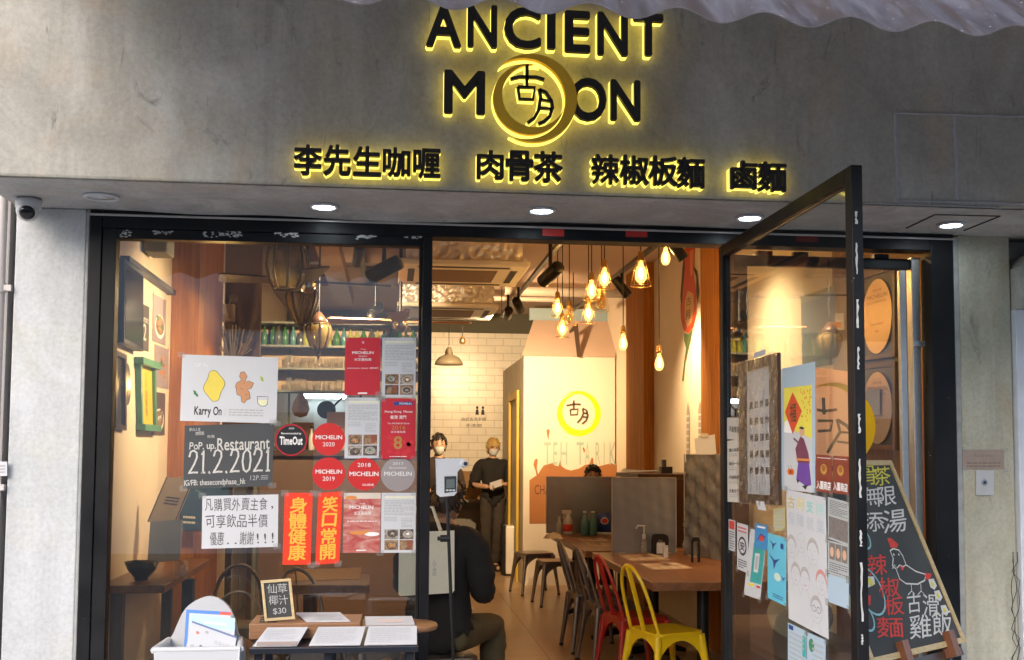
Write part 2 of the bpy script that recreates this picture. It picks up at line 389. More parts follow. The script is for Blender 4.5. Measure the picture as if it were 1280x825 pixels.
# ================================================================ materials in use
CONC = concrete('fascia_concrete', (.27, .262, .238), (.395, .385, .35), (.49, .48, .44), stain=.75, warm=(.43, .355, .26), cool=(.54, .54, .52))
CONC_L = concrete('pale_render', (.45, .465, .48), (.53, .545, .555), (.60, .61, .615), stain=.12, warm=(.52, .51, .44), cool=(.62, .64, .68))
CONC_R = concrete('olive_render', (.33, .322, .25), (.44, .428, .338), (.53, .52, .42), stain=.55, warm=(.42, .34, .22), cool=(.56, .56, .49))
BLACK = chipped('black_frame_paint', (.007, .007, .008)); BLACK.node_tree.nodes['Principled BSDF'].inputs['Specular IOR Level'].default_value = .22
CHIPS = mat('bare_primer', (.44, .44, .42), .8, vary=.25, scale=60)
ALU = mat('aluminium', (.55, .53, .50), .3, .9, vary=.15, scale=30)
STEEL_GREY = mat('grey_sealant', (.30, .31, .30), .7, vary=.35, scale=20)
GLASS = thin_glass('window_glass', boost=1.65, body=.006, bodycol=(.7, .7, .7))
CREAM = mat('cream_paint', (.74, .64, .50), .7, vary=.06, scale=3)
PINKCEIL = mat('plaster_ceiling', (.62, .46, .36), .8, vary=.06, scale=2)
DARKCEIL = mat('brown_ceiling_boards', (.24, .135, .08), .55, vary=.3, scale=4)
WOODC = wood('orange_wood', (.30, .105, .020), (.56, .245, .060), .8, 2, .7)
WOODC.node_tree.nodes['Principled BSDF'].inputs['Specular IOR Level'].default_value = .15
WOODR = wood('red_brown_panelling', (.13, .045, .02), (.27, .10, .045), .7, 2, .45)
WOODT = wood('table_wood', (.14, .055, .02), (.34, .15, .06), 1.2, 1, .3)
WOODX = wood('pale_frame_wood', (.42, .30, .13), (.62, .47, .24), 2, 0, .5)
WOODB = wood('block_wood', (.22, .10, .045), (.40, .20, .09), 1.6, 0, .5)
DARKWOOD = wood('dark_wood', (.03, .016, .009), (.085, .04, .02), 1.2, 2, .4)
FLOORT = tiles('floor_tiles', (.36, .235, .135), (.39, .26, .15), (.15, .09, .055), 1.2, 1.2, 1.0, .3, 0, (0, 0, 0), .006, .1)
WTILE = tiles('white_wall_tiles', (.80, .76, .66), (.84, .80, .70), (.63, .58, .49), .24, .105, 1.0, .28, .5, (R(90), 0, 0), .006, .4)
WHITE = mat('white_plastic', (.52, .53, .55), .3, vary=.03)
PAPER = mat('white_paper', (.55, .56, .585), .7, vary=.06, scale=5, bump=.22)
PAPERG = mat('grey_paper', (.55, .58, .60), .7, vary=.08)
INK = mat('black_ink', (.02, .02, .022), .6)
GREYINK = mat('grey_print', (.38, .38, .38), .7)
CHALKB = mat('chalkboard', (.040, .042, .040), .8, vary=.6, scale=4)
CHALK = mat('white_chalk', (.54, .53, .49), .9, vary=.45, scale=160)
CHALKY = mat('yellow_chalk', (.56, .50, .07), .9, vary=.4, scale=90)
CHALKR = mat('red_chalk', (.52, .045, .035), .9, vary=.4, scale=160)
RED = mat('guide_red', (.52, .018, .03), .35, vary=.06)
ORED = mat('scroll_red', (.78, .045, .012), .4, vary=.15, scale=60)
GOLD = mat('gold_ink', (.85, .50, .06), .4, .2, vary=.15, scale=60)
SILVER = mat('silver_plate', (.42, .36, .34), .3, .4)
def backlit(name, col, vary=.1):
    m_ = mat(name, col, .6, vary=vary, scale=6); n = m_.node_tree; b = n.nodes['Principled BSDF']; t_ = n.nodes.new('ShaderNodeBsdfTranslucent'); t_.inputs[0].default_value = lin(col); x_ = n.nodes.new('ShaderNodeMixShader'); x_.inputs[0].default_value = .6
    n.links.new(b.outputs[0], x_.inputs[1]); n.links.new(t_.outputs[0], x_.inputs[2]); n.links.new(x_.outputs[0], n.nodes['Material Output'].inputs[0]); return m_
TAN = backlit('tan_board', (.88, .62, .44))
BLUEP = mat('pale_blue_paper', (.36, .47, .56), .6, vary=.1, scale=4)
TEAL = mat('teal_card', (.04, .34, .33), .5)
SKY = mat('sky_blue_print', (.11, .46, .62), .5, vary=.12, scale=9)
NAVY = mat('navy_print', (.02, .05, .22), .5)
YEL = mat('yellow_print', (.82, .66, .02), .5, vary=.06)
ORANGE = mat('orange_print', (.66, .25, .05), .6, vary=.1)
PURPLE = mat('purple_print', (.13, .05, .30), .6)
GREENP = mat('green_paint', (.08, .25, .16), .5)
BLACKM = mat('black_metal', (.018, .017, .017), .4, .5)
CHROME = mat('bright_steel', (.6, .58, .55), .2, 1)
BRASS = mat('brass', (.55, .36, .13), .3, .9)
TAPE = thin_glass('clear_tape', (.95, .95, .93), body=.10, bodycol=(.75, .75, .73), boost=1.5, rough=.15)
GUN = mat('gunmetal', (.24, .20, .17), .34, .85, vary=.2)
YCHAIR = mat('yellow_enamel', (.80, .56, .012), .32, vary=.05, coat=.3)
RCHAIR = mat('red_enamel', (.42, .022, .014), .32, vary=.05, coat=.3)
GLOW = mat('halo_yellow', (1.0, .77, .11), emit=.78)
DLIGHT = mat('downlight_white', (.82, .95, 1.0), emit=20)
LETTER = mat('letter_black', (.012, .011, .010), .38, vary=.2)
MOONG = mat('moon_gold', (.80, .47, .02), .45, 0, vary=.08)
FILM = thin_glass('plastic_film', (.86, .84, .80), body=.92, bodycol=(.11, .122, .14), wrinkle=.35, wscale=26, boost=3.0, rough=.12)
ACRYL = thin_glass('acrylic_sheet', (.85, .83, .80), body=.95, bodycol=(.165, .185, .215), boost=3.5, rough=.22, wrinkle=.15, wscale=6)
CLEAR = thin_glass('clear_plastic', (.92, .92, .92), wrinkle=.9, wscale=26, boost=3.0, rough=.05)
TUMBLER = thin_glass('drinking_glass', (.93, .93, .90), boost=2.2, body=.05, bodycol=(.85, .78, .62), rough=.02)
FOIL = mat('crumpled_foil', (.80, .77, .72), .38, .5, vary=.15, scale=20, bump=.6)

# ================================================================ setting: street, floor, shells
def structure(mb, name): return tag(mb.build(name, loc='world'), kind='structure')
ASPH = mat('asphalt', (.05, .05, .052), .9, vary=.25, scale=40, bump=.3)
PAVE = tiles('paving', (.44, .43, .42), (.50, .49, .48), (.25, .25, .24), .6, .3, 1.0, .75, .5)
structure(MB().bx(-150, 150, -150, 150, -.35, -.16, ASPH), 'road')
structure(MB().bx(-30, 30, -3.2, 0.0, -.155, -.02, PAVE), 'pavement')
structure(MB().bx(-1.5, 2.66, 0.0, 10.5, -.15, 0.0, FLOORT), 'floor')

shop = thing('shop_building', 'grey concrete shop building with a wide glazed front under a deep fascia', 'building', (0, 0, 0))
SOF = 2.545; FY = -.54
fa = MB().bx(-1.56, 4.6, FY, -.30, SOF, 5.2, CONC)
fo = fa.build('fascia', shop, bevel=.012)
# raised seams of an old patched opening on the right of the fascia
sm_ = MB(); seam = mat('grey_mortar_seam', (.36, .355, .385), .8, vary=.2, scale=40, bump=.5)
def seamline(a, b, r=.009):
    p, q = at(*a, FY), at(*b, FY); n = 9; pts = []
    for i in range(n + 1):
        t = i / n; v = p.lerp(q, t); pts.append(v + Vector((random.uniform(-1, 1) * .003, 0, random.uniform(-1, 1) * .003)))
    sm_.tube(pts, r, seam, 6, flat=.35)
seamline((1118, 141), (1300, 147)); seamline((1118, 141), (1123, 250)); seamline((1192, 143), (1197, 250)); seamline((1123, 251), (1300, 256)); seamline((1080, 254), (1250, 260), .006)
sm_.build('mortar_seam', fo)
# soffit: wavy back edge where the plaster laps over the frame
so = MB(); vs_, fs_ = [], []; nx, ny = 90, 10
for i in range(nx + 1):
    x = -1.555 + (4.6 + 1.555) * i / nx
    for j in range(ny + 1):
        y = FY + .004 + (.535) * j / ny; k = max(0, (j / ny - .55) / .45)
        dip = .032 * math.exp(-((x + .10) / .42) ** 2) + .012 * math.exp(-((x + .8) / .2) ** 2) + .006 * math.sin(x * 5)
        vs_.append((x, y, SOF - .003 - k * k * max(dip, 0)))
for i in range(nx):
    for j in range(ny): a = i * (ny + 1) + j; fs_.append((a, a + 1, a + ny + 2, a + ny + 1))
SOFM = concrete('soffit_render', (.32, .325, .325), (.43, .435, .435), (.54, .54, .535), stain=.5, warm=(.44, .40, .34))
so.add(vs_, fs_, SOFM, True); soff = so.build('soffit', shop)
hm = MB(); hz = SOF - .004
hq = [atz(1133, 285, hz), atz(1169, 268, hz), atz(1250, 270, hz), atz(1205, 288, hz)]
for a, b in ((0, 1), (1, 2), (2, 3)): hm.tube([hq[a], hq[b]], .004, INK, 5)
hm.build('access_hatch', soff)
tag(MB().bx(-1.56, -1.278, -.03, .30, -.02, SOF - .004, CONC_L).build('pillar', shop, bevel=.006), 'pale rendered pillar')
tag(MB().bx(2.566, 2.815, -.03, .30, -.02, SOF - .004, CONC_R).build('pillar', shop, bevel=.006), 'olive grey stained pillar')
# interior shell
LX, RX, BY, CZ = -1.45, 2.66, 10.5, 3.5
tag(MB().bx(LX - .10, LX, .07, BY, 0, CZ, CREAM).build('wall', shop), 'cream painted wall hung with pictures')
rw = MB().bx(RX, RX + .10, .31, 1.62, 0, CZ, WOODR); rw.bx(RX, RX + .10, 1.62, BY, 0, CZ, CREAM); tag(rw.build('wall', shop), 'cream wall with a red wood panelled front end')
bw = MB().bx(LX, RX, BY, BY + .1, 0, 3.22, WTILE); bw.bx(LX, RX, BY, BY + .1, 3.22, CZ, mat('dark_concrete', (.10, .095, .07), .8, vary=.2, scale=3)); tag(bw.build('wall', shop), 'white metro tiled back wall')
ce = MB().bx(.10, RX, -.28, BY, CZ, CZ + .1, PINKCEIL); ce.bx(LX, .10, -.28, BY, CZ, CZ + .1, DARKCEIL); cei = ce.build('ceiling', shop)
bm_ = MB()
for y in (2.2, 3.6, 5.0, 6.4): bm_.bx(LX, .05, y, y + .16, 3.22, 3.5, DARKCEIL)
bm_.bx(-.6, -.42, 1.0, 7.0, 3.1, 3.22, DARKCEIL); bm_.build('beam', cei)
bk = MB().bx(LX - .1, .0, .1, .30, 3.2, CZ, DARKCEIL); bk.bx(-1.56, 4.6, -.28, .0, CZ, 5.2, CONC); bk.bx(-1.56, 4.6, -.29, 10.6, 5.1, 5.2, CONC); bk.build('upper_floor', shop)
hd = MB().bx(-1.50, 2.66, .07, .12, 2.56, CZ, CREAM); hd.bx(-1.3, 2.6, -.3, .12, 2.556, 2.60, STEEL_GREY); hd.build('lintel', shop)
for (p0, p1, y0, y1, x0, x1, lb) in ((0, 0, 6.14, 6.98, 2.55, RX, 'far wood clad column'), (0, 0, 3.50, 4.0, 2.525, RX, 'near wood clad column'), (0, 0, 2.62, 3.62, LX, -1.27, 'wood clad column on the left wall')):
    tag(MB().bx(x0, x1, y0, y1, 0, CZ, WOODC).build('column', shop, bevel=.004), lb)
pp = MB().tube([(1.25, 7.4, 3.36), (2.64, 7.4, 3.36)], .055, mat('grey_pipe', (.34, .28, .22), .5), 10); pp.tube([(.3, 7.6, 3.30), (1.9, 7.6, 3.30)], .03, mat('grey_pipe', None), 8)
tag(pp.build('ceiling_pipe'), 'grey pipe crossing under the ceiling above the gabled partition', 'pipe')

# neighbours, pipe on the left, street opposite
PINKW = mat('pinkish_paint', (.52, .49, .475), .6, vary=.06, scale=6, bump=.1)
tag(MB().bx(-6, -1.60, .02, .4, -.02, 6, PINKW).build('neighbour_wall'), 'pinkish white wall left of the pale pillar', 'wall')
dp = thing('drain_pipe', 'thin off-white pipe running down beside the left pillar', 'pipe', (-1.615, -.03, -.02))
MB().tube([(-1.615, -.035, -.02), (-1.615, -.035, 4.5)], .022, PINKW, 12).build('pipe', dp)
for z in (.55, 1.38, 2.2): MB().tube([(-1.615, -.035, z - .02), (-1.615, -.035, z + .02)], .027, PINKW, 12).bx(-1.60, -1.565, -.05, -.02, z - .012, z + .012, PINKW).build('pipe_clip', dp)
lb_ = MB(); f_ = fr_px('y', -.05, (-14, 577), (9, 577), (-14, 595)); lb_.sheet(f_, PAPER, .002, -.004)
for k in range(3): lb_.rect(f_, .1, .2 + .22 * k, .9, .32 + .22 * k, GREYINK, .0026)
tag(lb_.build('wall_label'), 'small white printed label stuck by the left pipe', 'label')
nd = thing('neighbour_doorway', 'blue grey doorway with white frame right of the olive pillar', 'doorway', (3.1, 0, -.02))
DOORB = mat('blue_grey_door', (.10, .13, .19), .5, vary=.15)
NWH = mat('chipped_white_paint', (.60, .63, .70), .6, vary=.2, scale=12, bump=.2)
MB().bx(2.819, 2.878, -.06, .08, -.02, 2.20, NWH).build('door_frame', nd, bevel=.004)
arc = MB(); fra = Fr((2.82, -.10, 2.20), (1.6, 0, 0), (0, 0, .34)); pts = [(0, .55), (.04, .74), (.12, .9), (.25, 1.0), (1, 1), (1, .6), (.3, .55), (.15, .40), (.02, .0), (0, 0)]
arc.slab(pts, fra, -.25, .01, CONC); arc.bx(2.82, 4.6, -.08, .2, 2.545, 2.72, CONC).bx(2.82, 4.6, .09, .2, 2.2, 2.54, CONC); arc.build('lintel', nd)
MB().bx(2.882, 3.9, .04, .08, -.02, 2.26, DOORB).build('door', nd)
MB().bx(2.905, 2.93, .015, .038, 1.75, 2.07, BLACKM).build('handle', nd)
wr = MB()
for k in range(3):
    p = [at(1268 + random.uniform(-4, 8), y, -.07) for y in range(690, 840, 12)]; wr.tube(p, .0016, INK, 5)
tag(wr.build('loose_wire'), 'thin loose black wires dangling on the white door frame', 'wire')
ob = thing('apartment_building', 'pale apartment block across the street, mirrored in the shop glass', 'building', (0, -15, -.1))
MB().bx(-30, 30, -17, -14, -.16, 5.4, mat('pale_facade', (.80, .80, .80), .8, vary=.1, scale=1)).build('wall', ob)
for i in range(16):
    for z in (.9, 3.6):
        x = -28 + i * 3.6; wf = MB().bx(x, x + 1.5, -13.99, -13.95, z, z + 1.3, mat('dark_pane', (.05, .06, .07), .1)); wf.build('window', ob)

# corrugated canopy over the pavement
AWM = None
mt, n, b = nodes('corrugated_plastic'); AWM = mt
v = mapping(n, (1, 1, 1)); a1 = noise(n, mapping(n, (7, 1.6, 1.6)), 2.2, 10, .72, .6); r1 = ramp(n, [(.3, (.05, .046, .06)), (.5, (.14, .138, .175)), (.72, (.27, .265, .32))]); n.links.new(a1, r1.inputs[0])
a2 = noise(n, mapping(n, (11, 1.5, 1.5)), 1.5, 9, .72); r2 = ramp(n, [(.47, (0, 0, 0)), (.62, (.85, .85, .85))]); n.links.new(a2, r2.inputs[0])
a3 = noise(n, v, 90, 2); r3 = ramp(n, [(.70, (0, 0, 0)), (.74, (1, 1, 1))]); n.links.new(a3, r3.inputs[0])
n.links.new(mixc(n, r3.outputs[0], mixc(n, r2.outputs[0], r1.outputs[0], (.085, .062, .055)), (.7, .7, .75)), b.inputs['Base Color']); b.inputs['Roughness'].default_value = .5; b.inputs['Specular IOR Level'].default_value = .25
tl = n.nodes.new('ShaderNodeBsdfTranslucent'); tl.inputs[0].default_value = (.44, .435, .44, 1); mx = n.nodes.new('ShaderNodeMixShader'); mx.inputs[0].default_value = .60
n.links.new(b.outputs[0], mx.inputs[1]); n.links.new(tl.outputs[0], mx.inputs[2]); n.links.new(mx.outputs[0], n.nodes['Material Output'].inputs[0])
aw = thing('canopy', 'purplish corrugated plastic canopy with a wavy stained front edge', 'awning', (1.5, -.6, 3.9))
am = MB(); vs_, fs_ = [], []; x0, x1, y1_, y0_, zf, zb = -1.5, 6.0, -.55, -2.14, 2.618, 4.0; nx, nyy = 34 * 12, 6
for i in range(nx + 1):
    x = x0 + (x1 - x0) * i / nx; zz = .017 * math.sin(2 * math.pi * (x + .03) / .222)
    for j in range(nyy + 1):
        t = j / nyy; vs_.append((x, y0_ + (y1_ - y0_) * t, zf + (zb - zf) * t + zz))
k = len(vs_); vs_ += [(x, y + .002, z - .004) for x, y, z in vs_]
for i in range(nx):
    for j in range(nyy): a = i * (nyy + 1) + j; fs_.append((a, a + nyy + 1, a + nyy + 2, a + 1)); fs_.append((k + a, k + a + 1, k + a + nyy + 2, k + a + nyy + 1))
    a = i * (nyy + 1); fs_.append((a, k + a, k + a + nyy + 1, a + nyy + 1))
am.add(vs_, fs_, AWM, True); am.build('sheet', aw)
for x in (-1.3, .8, 2.9, 5): MB().tube([(x, -.55, 3.85), (x, -1.55, 3.10)], .02, BLACKM, 8).build('bracket', aw)

# ================================================================ shopfront
sf = thing('shopfront_frame', 'black painted shopfront frame with worn edges around window and doorway', 'frame', (.6, 0, 0))
def framebox(name, x0, x1, z0, z1, y0=-.04, y1=.06, mt=BLACK, lab=None, par=sf):
    o = MB().bx(x0, x1, y0, y1, z0, z1, mt).build(name, par, bevel=.003)
    if lab: o['label'] = lab
    return o
framebox('jamb', -1.262, -1.212, 0.0, 2.537); framebox('jamb', 2.43, 2.537, 0, 2.537)
framebox('sealant_strip', -1.277, -1.264, 0, 2.53, -.034, .05, STEEL_GREY); framebox('sealant_strip', 2.540, 2.564, 0, 2.53, -.034, .05, STEEL_GREY)
framebox('header', -1.211, 2.429, 2.464, 2.537); framebox('header_trim', -1.262, 2.537, 2.512, 2.522, -.048, -.041, ALU)
framebox('mullion', .126, .168, 0.0, 2.463); framebox('threshold', -1.211, 2.429, 0.0, .02, -.04, .06, ALU)
wn = thing('shop_window', 'large fixed shop window on the left covered in posters and stickers', 'window', (-.5, 0, .02))
sash = MB(); sash.bx(-1.210, -1.154, -.034, .03, .3, 2.462, BLACK).bx(-1.153, .124, -.034, .03, 2.421, 2.462, BLACK).bx(-1.153, .124, -.034, .03, .02, .30, BLACK); sash.bx(.112, .124, -.034, .03, .31, 2.42, BLACK)
sash.build('sash', wn, bevel=.002)
MB().bx(-1.153, .111, -.003, .003, .301, 2.420, GLASS).build('pane', wn)
ch = MB()
def chip(px0, px1, pyc, hpx, y=-.0365):                # a ragged cluster of flakes
    w_ = px1 - px0
    for k in range(int(w_ * 1.1)):
        cx = px0 + random.random() * w_; cy_ = pyc + random.uniform(-1, 1) * hpx * (.8 if (k % 3) else .3); rr = random.uniform(.5, 1.9)
        pts = [at(cx + rr * 1.7 * random.uniform(.4, 1.2) * math.cos(a), cy_ + rr * random.uniform(.3, 1) * math.sin(a), y) for a in [math.pi * 2 * t_ / 7 for t_ in range(7)]]
        O = pts[0]; fr = Fr(O, (1, 0, 0), (0, 0, 1)); ch.slab([((p - O).x, (p - O).z) for p in pts], fr, .00001 * k, .0006 + .00001 * k, CHIPS)
for c in ((151, 165, 292, 5), (192, 216, 291, 3.2), (255, 303, 293, 4.5), (342, 372, 293, 4), (446, 470, 296, 3.2), (508, 532, 296, 3)): chip(*c)
ch.build('peeled_paint', wn)
dr = thing('glass_door', 'open black framed glass door swung outward and papered with notices', 'door', (1.475, -.7, .02))
DX0, DX1 = 1.436, 1.474
st = MB().bx(DX0, DX1, -1.445, -1.395, .03, 2.45, BLACK)
chs = MB(); 
for (za, zb_) in ((2.26, 2.30), (1.93, 2.02), (1.80, 1.87), (1.60, 1.66), (1.40, 1.52), (1.25, 1.30), (1.02, 1.2), (.95, .98), (.70, .86), (2.1, 2.2)):
    o = [(random.uniform(-.002, .002) + .012, za + (zb_ - za) * i / 8) for i in range(9)]; o += [(.012 + random.uniform(.003, .009), za + (zb_ - za) * i / 8) for i in range(8, -1, -1)]
    chs.slab(o, Fr((DX0, -1.4455, 0), (1, 0, 0), (0, 0, 1)), 0, .0008, CHIPS)
stile = st.build('stile', dr, bevel=.003); chs.build('peeled_paint', stile)
MB().bx(DX0, DX1, -.10, -.045, .03, 2.45, BLACK).build('stile', dr, bevel=.003)
MB().bx(DX0, DX1, -1.394, -.101, 2.40, 2.45, BLACK).build('rail', dr, bevel=.003); MB().bx(DX0, DX1, -1.394, -.101, .03, .13, BLACK).build('rail', dr, bevel=.003)
MB().bx(1.453, 1.458, -1.394, -.101, .131, 2.399, GLASS).build('pane', dr)
sd = thing('sliding_door', 'closed glass sliding door with aluminium edge behind the open door', 'door', (1.95, .08, .02))
sdm = MB(); xa, xb = at(918, 400, .06).x, at(935, 400, .06).x; z1 = at(1000, 320, .06).z; z0 = at(1000, 333, .06).z
sdm.bx(xa, xb, .062, .10, .02, z1, BLACK).bx(xb, 2.40, .062, .10, z0, z1, BLACK).bx(xb, 2.40, .062, .10, .02, .14, BLACK); sdm.build('frame', sd, bevel=.003)
MB().bx(at(1140, 400, .05).x, at(1150, 400, .05).x, .045, .10, .02, z1 + .005, ALU).build('edge_stile', sd, bevel=.003)
MB().bx(at(1123, 400, .05).x, at(1131, 400, .05).x, .03, .06, .5, z0 - .01, ALU).build('pull_bar', sd, bevel=.003)
MB().bx(xb + .001, at(1139, 400, .06).x, .078, .082, .141, z0 - .001, GLASS).build('pane', sd)
hg = MB(); 
for px in (955, 1000, 1100): q = at(px, 314, .08); hg.bx(q.x - .035, q.x + .035, .065, .095, z1 + .001, z1 + .02, BLACKM).bx(q.x - .01, q.x + .01, .07, .09, z1 + .02, 2.463, BLACKM)
hg.build('roller_hanger', sd)
MB().bx(at(1141, 470, .04).x, at(1166, 470, .04).x, .03, .044, at(1150, 430, .04).z - .012, at(1150, 430, .04).z + .012, ALU).build('latch', sd)
for (a, b_, y0, y1) in ((678, 705, 286, 295), (782, 809, 288, 296)):
    f_ = fr_px('y', -.0405, (a, y0), (b_, y0 + .5), (a, y1)); o = MB(); o.sheet(f_, mat('red_tape', (.55, .03, .02), .4), .0012)
    tag(o.build('tape_strip'), 'red tape strip on the header, ' + ('left one above the air conditioner' if a < 700 else 'right one above the hanging bulbs'), 'tape', 'red tape strips on the header')

# soffit downlights
for i, (px, py) in enumerate(((127, 244), (405, 256), (677, 261), (937, 270), (1189, 279))):
    c = atz(px, py, SOF); lab = ['unlit round soffit downlight nearest the security camera', 'lit round downlight above the left window', 'lit round downlight above the open doorway', 'lit round downlight above the hinge of the open door', 'lit round downlight set in the access hatch'][i]
    t = thing('soffit_downlight', lab, 'downlight', (c.x, c.y, SOF - .004), group='downlights in the soffit')
    r_ = .055 if i < 1 else .047
    zc = SOF - .006
    MB().lathe([(r_ + .014, .002), (r_ + .013, -.006), (r_, -.008), (r_ - .002, .001)], (c.x, c.y, zc), WHITE if i else PAPERG, 28).build('trim_ring', t)
    MB().lathe([(r_ - .001, -.002), (.0001, -.004)], (c.x, c.y, zc), DLIGHT if i else PAPERG, 28).build('lens', t)

# security camera
c = atz(36, 247, SOF); t = thing('security_camera', 'white dome security camera under the soffit beside the left pillar', 'camera', (c.x, c.y, SOF - .01))
cz_ = SOF - .012
MB().lathe([(.045, .006), (.050, -.002), (.050, -.03), (.046, -.034), (.0001, -.034)], (c.x, c.y, cz_), WHITE, 24).build('base', t)
M = Matrix.Translation((c.x, c.y - .008, cz_ - .042)) @ Euler((R(118), 0, R(14))).to_matrix().to_4x4()
MB().lathe([(.0001, -.044), (.030, -.034), (.042, -.012), (.044, .008), (.036, .026), (.030, .03)], (0, 0, 0), WHITE, 24, M=M).build('housing', t)
MB().lathe([(.030, .029), (.029, .033), (.018, .040), (.0001, .042)], (0, 0, 0), mat('smoked_lens', (.01, .01, .012), .08), 24, M=M).build('lens', t)

# ================================================================ lit lettering
FYL = FY - .062
def letter(s, px0, py0, px1, py1, par, name='letter', bold=.024, lab=None):
    p, q = at(px0, py1, FYL), at(px1, py0, FYL); fr = Fr((p.x, FYL, p.z), (q.x - p.x, 0, 0), (0, 0, q.z - p.z))
    mb = MB(); mb.text(s, fr, 0, 0, 1, 1, LETTER, 0, .022, bold)
    e = .0008; mb.text(s, fr, -e / fr.w, -e / fr.h, 1 + e / fr.w, 1 + e / fr.h, GLOW, -.0225, .030, bold)
    o = mb.build(name, par)
    if lab: o['label'] = lab
sg = thing('shop_sign', 'raised black ANCIENT MOON lettering with yellow halo light and gold moon', 'sign', (.58, FY, 2.86))
for s, x0, y0, x1, y1 in (('A', 534, 7, 575.5, 55), ('N', 585.8, 8.2, 620.5, 55.8), ('C', 632, 11, 675, 57.5), ('I', 685.8, 13.7, 693, 58.7), ('E', 708, 15.5, 736.5, 62.5), ('N', 748.7, 17.5, 783.7, 66), ('T', 794, 19, 828, 66.3),
                          ('M', 556.7, 90.5, 605, 139), ('O', 714, 99.5, 757, 148), ('N', 765, 102, 799.5, 148)): letter(s, x0, y0, x1, y1, sg)
# moon emblem from the photograph's own outline (units: quarter pixels of the crop at 520,0)
def E(x, y): return (x / 4 + 520, y / 4)
p, q = at(*E(357, 705), FYL), at(*E(803, 258), FYL)
fe = Fr((p.x, FYL, p.z), (q.x - p.x, 0, 0), (0, 0, q.x - p.x))       # 446 units square
U = lambda x, y: ((x - 357) / 446, (705 - y) / 446)
ml = MB()
fs1 = Fr(fe.O, fe.X, fe.Z)
def cres(mb, c1, r1, c2, r2, n, depth, mt):
    fr = Fr(fe.O, fe.X.normalized(), Vector((0, 0, 1))); k = fe.w / 446
    C = lambda c: ((c[0] - 357) * k, (705 - c[1]) * k)
    mb.crescent(fr, C(c1), r1 * k, C(c2), r2 * k, mt, n, depth)
em = MB()
cres(em, (580, 481), 223, (541, 487), 205, .012, .028, MOONG); cres(em, (580, 481), 226, (541, 487), 203, -.0165, .036, GLOW)
cres(em, (563, 487), 180, (589, 468), 160, .006, .022, MOONG); cres(em, (563, 487), 183, (589, 468), 158, -.0165, .036, GLOW)
emb = em.build('moon_emblem', sg)
HU = [([(553, 312), (553, 390)], 13), ([(470, 387), (515, 374), (600, 372), (640, 383)], 13), ([(552, 385), (553, 425)], 11), ([(508, 425), (592, 425), (584, 486), (516, 486), (508, 425)], 12),
      ([(614, 432), (622, 470), (612, 540), (590, 580), (558, 606)], 13), ([(614, 434), (648, 448), (676, 490), (682, 525), (668, 568), (640, 596), (612, 609)], 14), ([(622, 484), (674, 492)], 10), ([(617, 528), (680, 530)], 10)]
hb = MB()
for pts, wd in HU:
    wd *= 1.25; hb.stroke(fe, [U(*a) for a in pts], wd / 446 * fe.w, LETTER, .004, .016); hb.stroke(fe, [U(*a) for a in pts], (wd + 4) / 446 * fe.w, GLOW, -.0125, .03)
hb.build('character', emb)
MENU = [('李先生咖喱', [(367.5, 182, 401.7, 216.7), (405, 182, 438, 217.5), (442, 184, 476, 218), (479, 185.5, 512.5, 219), (517, 187, 550, 221)], 'first, leftmost dish name'),
        ('肉骨茶', [(597, 189, 629, 222), (633, 189.5, 666, 224), (668, 190.5, 703, 226)], 'dish name below the moon'),
        ('辣椒板麵', [(740.7, 194, 773.7, 228), (776, 195, 810.7, 229), (812, 196, 846.7, 230), (847.5, 198, 880.5, 233)], 'four character dish name right of the moon'),
        ('鹵麵', [(915, 202, 946.7, 234.5), (949, 203.5, 982.5, 237.5)], 'two character dish name at the right end')]
for s, bx_, lb in MENU:
    c = at(bx_[0][0], bx_[0][3], FY); t = thing('dish_sign', f'black halo lit sign {s}, {lb}', 'sign', (c.x, FY, c.z), group='lit dish names on the fascia')
    for chh, bb in zip(s, bx_): letter(chh, *bb, t, 'character', .028)

# ================================================================ posters and stickers on the window
YG = -.0042
def poster(name, label, cat, TL, TR, BL, base, group=None, plane='y', val=YG, th=.0006):
    mb = MB(); fr = fr_px(plane, val, TL, TR, BL); mb.sheet(fr, base, th); mb._fr = fr; mb._tag = (name, label, cat, group); return mb, fr
def done(mb):
    n_, l, c, g = mb._tag; f_ = mb._fr
    if 'tape' not in n_ and f_.w > .05 and f_.h > .08:
        for (u, v) in ((0, 0), (1, 0), (0, 1), (1, 1)):
            if random.random() < .6:
                a, b_ = .016 / f_.w, .012 / f_.h; ou, ov = random.uniform(-.3, .3) * a, random.uniform(-.3, .3) * b_
                mb.rect(f_, u - a + ou, v - b_ + ov, u + a + ou, v + b_ + ov, TAPE, .0019)
    return tag(mb.build(n_), l, c, g)
def lines(mb, fr, u0, v0, u1, v1, k, mt=GREYINK, fill=.42, n=.0011):     # body text too small to read
    for i in range(k):
        v = v1 - (v1 - v0) * (i + .5) / k; h_ = (v1 - v0) / k * fill; u = u0
        end = u1 if i % 4 != 3 else u0 + (u1 - u0) * random.uniform(.45, .8)
        while u < end:
            l = random.uniform(.025, .09) * (u1 - u0) * 2; mb.rect(fr, u, v - h_ / 2, min(u + l, end), v + h_ / 2, mt, n); u += l + .014 * (u1 - u0) * 2
LEM = mat('lemon_yellow', (.70, .56, .08), .6, vary=.08, scale=30); GIN = mat('ginger_tan', (.52, .25, .12), .6, vary=.12, scale=40); LEAF = mat('leaf_green', (.05, .20, .10), .6)
mb, fr = poster('drinks_poster', 'white landscape poster reading Karry On with a lemon and a ginger root', 'poster', (228, 443), (348, 447), (225, 526), PAPER)
o = [(.34 + (.105 + .018 * math.cos(4 * a)) * math.cos(a + .25) * .92, .54 + .215 * math.sin(a + .25) * (1 + .1 * abs(math.sin(a)) ** 6)) for a in [2 * math.pi * i / 36 for i in range(36)]]
